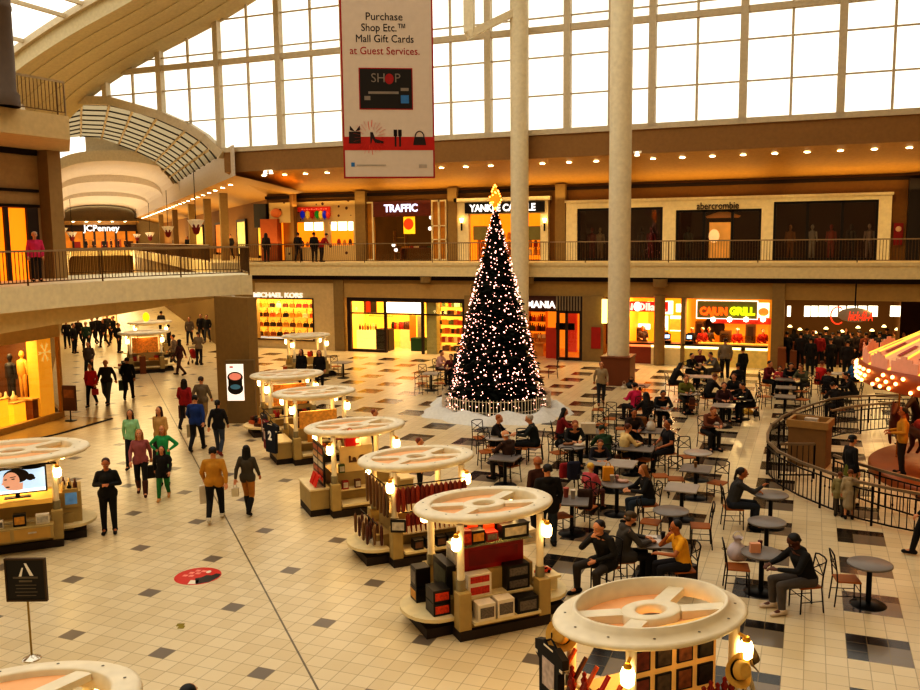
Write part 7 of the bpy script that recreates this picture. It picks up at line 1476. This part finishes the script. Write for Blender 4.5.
sit((506, 435), 318, 'old man in a brown jacket with thin white hair', '#3c2416', '#2a1e18', ('bald', '#d8ccc0'), pose='sit_table', kind='coat', w=1.1)
sit((530, 419), 278, 'white haired man with a dark vest over white sleeves', '#1c2220', '#17171a', ('short', '#a8a094'), pose='sit_table', w=1.08)
sit((499, 419), 110, 'woman in black with fluffy reddish blond hair', '#1a1413', BK, ('short', '#a05a24'), pose='sit_table', w=.98)
headp((538, 462), 330, 'bald man in a brown sweater standing behind the toy kiosk', '#43200f', BK, ('bald', '#7a4a2c'), skin='m', w=1.1, s=.97)
headp((547.5, 470), 350, 'dark haired man in a black jacket and jeans standing behind the toy kiosk', '#14100e', JN, ('short', '#1a120e'), kind='coat', w=1.15)
sit((441.5, 353), 120, 'person in a pale pink shirt dining left of the tree', '#c8a098', '#3a2a28', ('short', '#2a140e'), pose='sit_table'); sit((451, 357), 200, 'person in dark red dining close to the tree', '#5a1618', BK, ('short', '#1a100c'), pose='sit_table'); headp((458, 350), 220, 'person in black standing against the tree by the shelf window', BK, BK, ('short', DK))
sit((770, 364), 150, 'person in maroon at the farthest table by the chicken stall pier', '#6a1420', BK, ('short', DK), pose='sit_table'); sit((780, 369), 200, 'small person in coral at the farthest table by the pier', '#b83a40', BK, ('short', DK), pose='sit_table', s=.85); sit((791, 366), 190, 'person in black hunched at the farthest table by the pier', '#17120f', BK, ('short', DK), pose='sit_lean', kind='hood'); sit((801, 368), 230, 'person in grey green at the fence end of the farthest table', '#5a5a40', '#3a3a34', ('short', BD), pose='sit_lean')
sit((822, 364), 60, 'person in a scarlet top at the bright round table', '#b81c18', BK, ('short', '#5a3018'), pose='sit_table'); sit((829, 372), 40, 'person in black at the bright round table, beside the scarlet top', '#17110f', BK, ('short', DK), pose='sit_table'); sit((846, 376), 280, 'person in charcoal under the edge of the carousel canopy', '#241e1c', BK, ('short', DK), pose='sit_lean'); sit((854, 362), 260, 'person in a blue top beneath the canopy edge', '#1c5a8a', BK, ('short', BD), pose='sit_up'); sit((833, 386), 350, 'person in a dark coat and red scarf nearest the fence', '#1a1414', BK, ('short', DK), pose='sit_lean', kind='coat')
headp((374, 413), 90, 'brown haired person behind the gift kiosk, only the head showing', '#5a3a24', BK, ('short', '#7a3c1c'), s=.88); headp((419, 442), 90, 'auburn haired person behind the package kiosk, only the head showing', '#4a3020', BK, ('short', '#6a2c14'), s=.86)

# ================================================================= BAGS, CUPS AND OTHER SMALL THINGS
def bag(pos, cl, label, w=.3, h=.38, d=.14, rz=0, name='shopping_bag', soft=False):
    mt = mat('bag_'+cl.lstrip('#'), cl, .5, var=.2); m = MB()
    if soft:
        n = 14; pr = ((.0, 0), (.42, 0), (.52, .12), (.5, .4), (.38, .62), (.16, .76), (.2, .9), (.28, 1.0)); vs = []
        for j, (r, z) in enumerate(pr):
            for i in range(n): k = 1+.16*math.sin(3*i+j)*math.cos(5*i-2*j); vs.append((r*w*k*math.cos(2*PI*i/n), r*(d+.08)*1.1*k*math.sin(2*PI*i/n), z*h*(1+.05*math.sin(4*i+j))))
        m.add(vs, [(j*n+i, j*n+(i+1) % n, (j+1)*n+(i+1) % n, (j+1)*n+i) for j in range(len(pr)-1) for i in range(n)], 0, True)
    else: m.prism([(-w/2, -d/2), (w/2, -d/2), (w/2, d/2), (-w/2, d/2)], 0, h)
    o = m.build(name, mt, None, pos, rz); tag(o, label, 'bag'); m = MB(); m.path([(w*.25*math.cos(a), 0, h*.95+.13*math.sin(a)) for a in [PI*i/8 for i in range(9)]], .008, 5); m.build('handle', mt, o); return o
def held(label_start, pose, cl, label, w, h, nm, side=1):
    "a bag hanging from the hand of the person whose label begins so"
    o = next(x for x in bpy.data.objects if x.name.startswith('person') and x.get('label', '').startswith(label_start))
    J = pose_joints(pose); wr, el = J['wrist'][side], J['elbow'][side]; p = wr+(wr-el).normalized()*.1; R = Matrix.Rotation(o.rotation_euler.z, 3, 'Z')
    q = o.location+R @ Vector((p.x*o.scale.x, p.y*o.scale.y, p.z*o.scale.z)); q.z -= h*.95+.12
    return bag(q, cl, label, w, h, .12, o.rotation_euler.z+.25, nm)
for a in (('man in a mustard', 'walk', '#d8ccb8', 'white printed shopping bag held by the man in the mustard jacket', .26, .42, 'shopping_bag'), ('woman in a grey jacket, tan', 'walk_m', '#d8ccb0', 'small pale bag beside the woman in tall boots', .16, .2, 'shopping_bag'), ('man in a royal', 'walk', '#b8a888', 'pale bag swinging beside the royal blue shirt', .28, .4, 'shopping_bag'), ('woman in a red jacket', 'walk', '#5a3424', 'brown shopping bag carried by the woman in red', .22, .45, 'shopping_bag'), ('man in a long black coat', 'walk', '#4a625c', 'teal shopping bag of the man in the long black coat', .36, .42, 'shopping_bag'), ('woman in a bright red', 'walk', '#b02018', 'red handbag of the woman in the bright red top', .24, .22, 'handbag'), ('woman in a dusty', 'walk_m', '#17120f', 'large black handbag between the rose sweater and the child', .42, .32, 'handbag'), ('girl in a mint', 'walk', '#3a2a24', 'small dark handbag of the girl in mint', .16, .18, 'handbag')):
    held(*a)
def seatp(u, v, z=.47): return G(u, v, z)
bag(seatp(737, 559), '#c8bcc0', 'crumpled white and blue plastic bag on the chair seat', .34, .42, .24, .3, soft=True)
o = bpy.data.objects[-1] if False else None
bag(seatp(690, 590, 0)+V(-.05, .1), '#2e1a10', 'dark brown handbag hung behind the yellow shirt', .34, .42, .16, 1.0, 'handbag'); bag(G(560, 447, .48), '#120e0c', 'black bag sitting on a tan chair', .28, .32, .18, .4, 'handbag', soft=True); bag(G(692, 409, .3), '#5a2c16', 'brown bag hanging on the aisle chair', .2, .4, .14, .2, 'handbag')
bag(G(588, 433, .76), '#d8c8b0', 'red and white gift bag standing on a small table', .42, .3, .2, .3); bag(G(651, 430, .76), '#d0c8bc', 'knotted white plastic bag on the table before the officer', .26, .36, .16, 0, soft=True); bag(G(608, 480, .76), '#d8981c', 'yellow and red food bag on the crowded round table', .24, .32, .16, .4); bag(G(748, 414, 0), '#c89a18', 'bright yellow bag on the floor beside the black jacket', .36, .26, .24, .2, soft=True); bag(G(756, 416, 0), '#1c1412', 'small black bag on the floor beside the yellow one', .2, .26, .16, .2, soft=True)
bag(G(631, 388, .76), '#1a1514', 'black bag piled on the table by the bright pink top', .4, .3, .25, .1, soft=True); bag(G(624, 389, .76), '#c8bca8', 'white bag beside the black one on the bag-piled table', .24, .18, .2, .1, soft=True)
def coat_on(pos, cl, label, rz=0, h=.5):
    pos = pos+V(0, 0, .05)
    m = MB(); m.cap((-.17, 0, h), (.17, 0, h), .07, .07); m.cap((-.14, .02, h), (-.12, .05, .1), .1, .12); m.cap((.14, .02, h), (.12, .05, .1), .1, .12); m.cap((0, .02, h), (0, .05, .1), .1, .12)
    o = obj('draped_coat', remesh(m, 'draped_coat', cloth(cl), .025, 2), None, pos, rz); o.scale = (.72, .72, .8); tag(o, label, 'coat'); m = MB(); m.cap((-.15, .06, h+.02), (.15, .06, h+.02), .06, .06); m.build('collar', cloth(cl), o)
coat_on(G(585, 512, .4), '#3c2414', 'brown coat draped over a chair by the paper cups', .3); coat_on(G(574, 482, .4), '#191a34', 'navy coat heaped on a chair in front of the child', .5); coat_on(G(566, 480, .4), '#8a1820', 'red coat heaped beside the navy one', .8, .4); coat_on(G(641, 436, .4), '#7a4c18', 'tan suede coat draped on a chair before the cream sweater', 0, .6); coat_on(G(689, 410, .1), '#15110f', 'long black coat hanging from the pale round table', 0, .62); coat_on(G(684, 404, .1), '#1a1412', 'second black coat hanging beside the aisle chair', .4, .6)
def small(kind, u, v, label, cl, cat, z=.752, s=1.0):
    m = MB(); mt = mat('small_'+cl.lstrip('#'), cl, .5)
    if kind == 'cup': m.lathe([(0, 0), (.032, 0), (.042, .13), (.045, .13), (.045, .14), (0, .142)], 12)
    elif kind == 'tray': m.bx(-.2, .2, -.14, .14, 0, .02); m.bx(-.2, .2, -.14, -.13, .02, .035); m.bx(-.2, .2, .13, .14, .02, .035)
    elif kind == 'napkin_box': m.bx(-.09, .09, -.05, .05, 0, .17)
    elif kind == 'paper': m.bx(-.15, .15, -.11, .11, 0, .006)
    elif kind == 'food_wrapper': m.ell((0, 0, .03), (.12, .08, .04)); m.ell((.1, .05, .03), (.07, .07, .05))
    o = m.build({'cup': 'paper_cup', 'tray': 'food_tray', 'paper': 'paper_sheet'}.get(kind, kind), mt, None, G(u, v, z), RND.uniform(-.5, .5)); o.scale = (s,)*3; return tag(o, label, cat)
for a in (('napkin_box', 755, 552, 'pale red napkin box on the table before the man in black', '#d8a080', 'napkin box'), ('cup', 760, 548, 'dark red drink cup next to the napkin box', '#5a1814', 'cup'), ('cup', 695.5, 467, 'tan cup on the square table', '#b88a50', 'cup'), ('cup', 710, 423, 'white cup before the hunched person in brown', '#d8ccc0', 'cup', .752), ('tray', 716, 424, 'pale tray on the dark round table', '#c8bcb0', 'tray'), ('paper', 649, 537, 'white paper spread on the table by the grey coat', '#d0c4b8', 'paper'), ('paper', 657, 541, 'second white paper on the table before the yellow shirt', '#c8bcb4', 'paper'), ('cup', 663, 539, 'small black cup by the yellow shirt', '#1c1614', 'cup'),
          ('cup', 566, 497, 'red and white paper cup, larger of two on the square table', '#c86a58', 'cup', .752, 1.5), ('cup', 573, 498, 'white paper cup beside the red and white one', '#e0d4c4', 'cup', .752, 1.3), ('cup', 612, 482, 'white cup beside the yellow food bag', '#d8ccc0', 'cup', .752, 1.2), ('food_wrapper', 621, 482, 'crumpled pale wrapper on the crowded round table', '#c8a090', 'wrapper'), ('cup', 617, 481, 'pale pink cup on the crowded round table', '#d8a8a0', 'cup'), ('tray', 493, 450, 'tan tray held by the old man', '#a86a24', 'tray', .8), ('tray', 736, 399, 'red tray among the party in black', '#b02830', 'tray'), ('food_wrapper', 567, 445, 'brown food wrapper in front of the person in black', '#8a5a34', 'wrapper'), ('food_wrapper', 578, 446, 'white food wrapper on the round table', '#c8b8a4', 'wrapper'),
          ('paper', 659, 407, 'white newspaper on the reading man\'s table', '#d0c8bc', 'paper', .755, 1.4), ('cup', 700, 368, 'tall white cup on the long party table', '#d8ccc0', 'cup', .752, 1.5), ('tray', 686, 368, 'white tray on the long party table', '#d8d0c4', 'tray'), ('tray', 691, 391, 'pale dish on the coat draped table', '#b8aa98', 'tray'), ('tray', 494, 436, 'pale tray between the blonde woman and white haired man', '#a89c90', 'tray')): small(*a)
# stroller pushed by the person in grey, corridor directory, hanging ornaments
b = G(194.5, 364); t = thing('stroller', 'red stroller pushed along the corridor', 'stroller', b, head_dir(5)); m = MB(); m.cap((0, 0, .45), (0, .2, .7), .17, .15); m.build('seat', mat('stroller_red', '#a01c18', .6), t); m = MB(); 
for s in (-1, 1): m.path([(s*.2, -.25, .12), (s*.2, .25, .9)], .014, 6); m.path([(s*.2, .3, .12), (s*.2, -.1, .5)], .014, 6)
m.path([(-.2, .25, .9), (.2, .25, .9)], .016, 6); m.build('frame', BLK, t)
for x in (-.2, .2):
    for y in (-.25, .3): m = MB(); m.tube((x-.02, y, .09), (x+.02, y, .09), .09, .09, 12); m.build('wheel', BLK, t)
b = G(111, 337); t = thing('directory_stand', 'tall glowing directory stand in the corridor', 'directory', b, A45); m = MB(); m.bx(-.45, .45, -.1, .1, 0, 2.2); m.build('body', mat('directory_frame', '#c8a870', .5), t); m = MB(); m.bx(-.4, .4, -.12, -.1, .2, 2.1); m.build('lit_face', mat('directory_lit', '#e8c080', .5, emit=1.0, ecol='#ffb878', var=.6, scale=7), t)
q = G(146, 317, 2.6); m = MB(); m.ell(q, (.17, .17, .24)); one(m, 'hanging_lantern', glow('lantern_yellow', '#ffc81e', 1.6), 'bright yellow lantern sign above the corridor kiosks', 'lantern')
for i, (u, v, d) in enumerate(((61, 233, 60), (72, 236, 80), (137, 237, 105), (150, 236, 90), (168, 231, 68), (196, 226, 50))):
    q = ray(u, v)*d+Vector((0, 0, H)); s = .42; t = thing('hanging_ornament', 'white and red ornament in the upper corridor, '+('first', 'second', 'third', 'fourth', 'fifth', 'last')[i]+' from the pink jacket', 'ornament', q)
    m = MB()
    for k in range(7): a = 2*PI*k/7; m.add([(.1*math.cos(a), .1*math.sin(a), .9*s), (1.15*s*math.cos(a-.42), 1.15*s*math.sin(a-.42), .8*s), (1.15*s*math.cos(a+.42), 1.15*s*math.sin(a+.42), .8*s), (.45*s*math.cos(a), .45*s*math.sin(a), -.35*s)], [(0, 1, 2), (1, 3, 2)])
    m.build('white_crown', mat('ornament_white', '#d8c8a8', .6, emit=.15), t); m = MB(); m.lathe([(.5*s, .2*s), (.55*s, -.3*s), (.35*s, -1.0*s), (0, -1.2*s)], 10, smooth=False); m.build('red_cluster', mat('ornament_red', '#7a1c14', .7, var=.5), t); m = MB(); m.tube((0, 0, .3), (0, 0, 10.3-q.z), .02); m.build('hanging_wire', BLK, t)
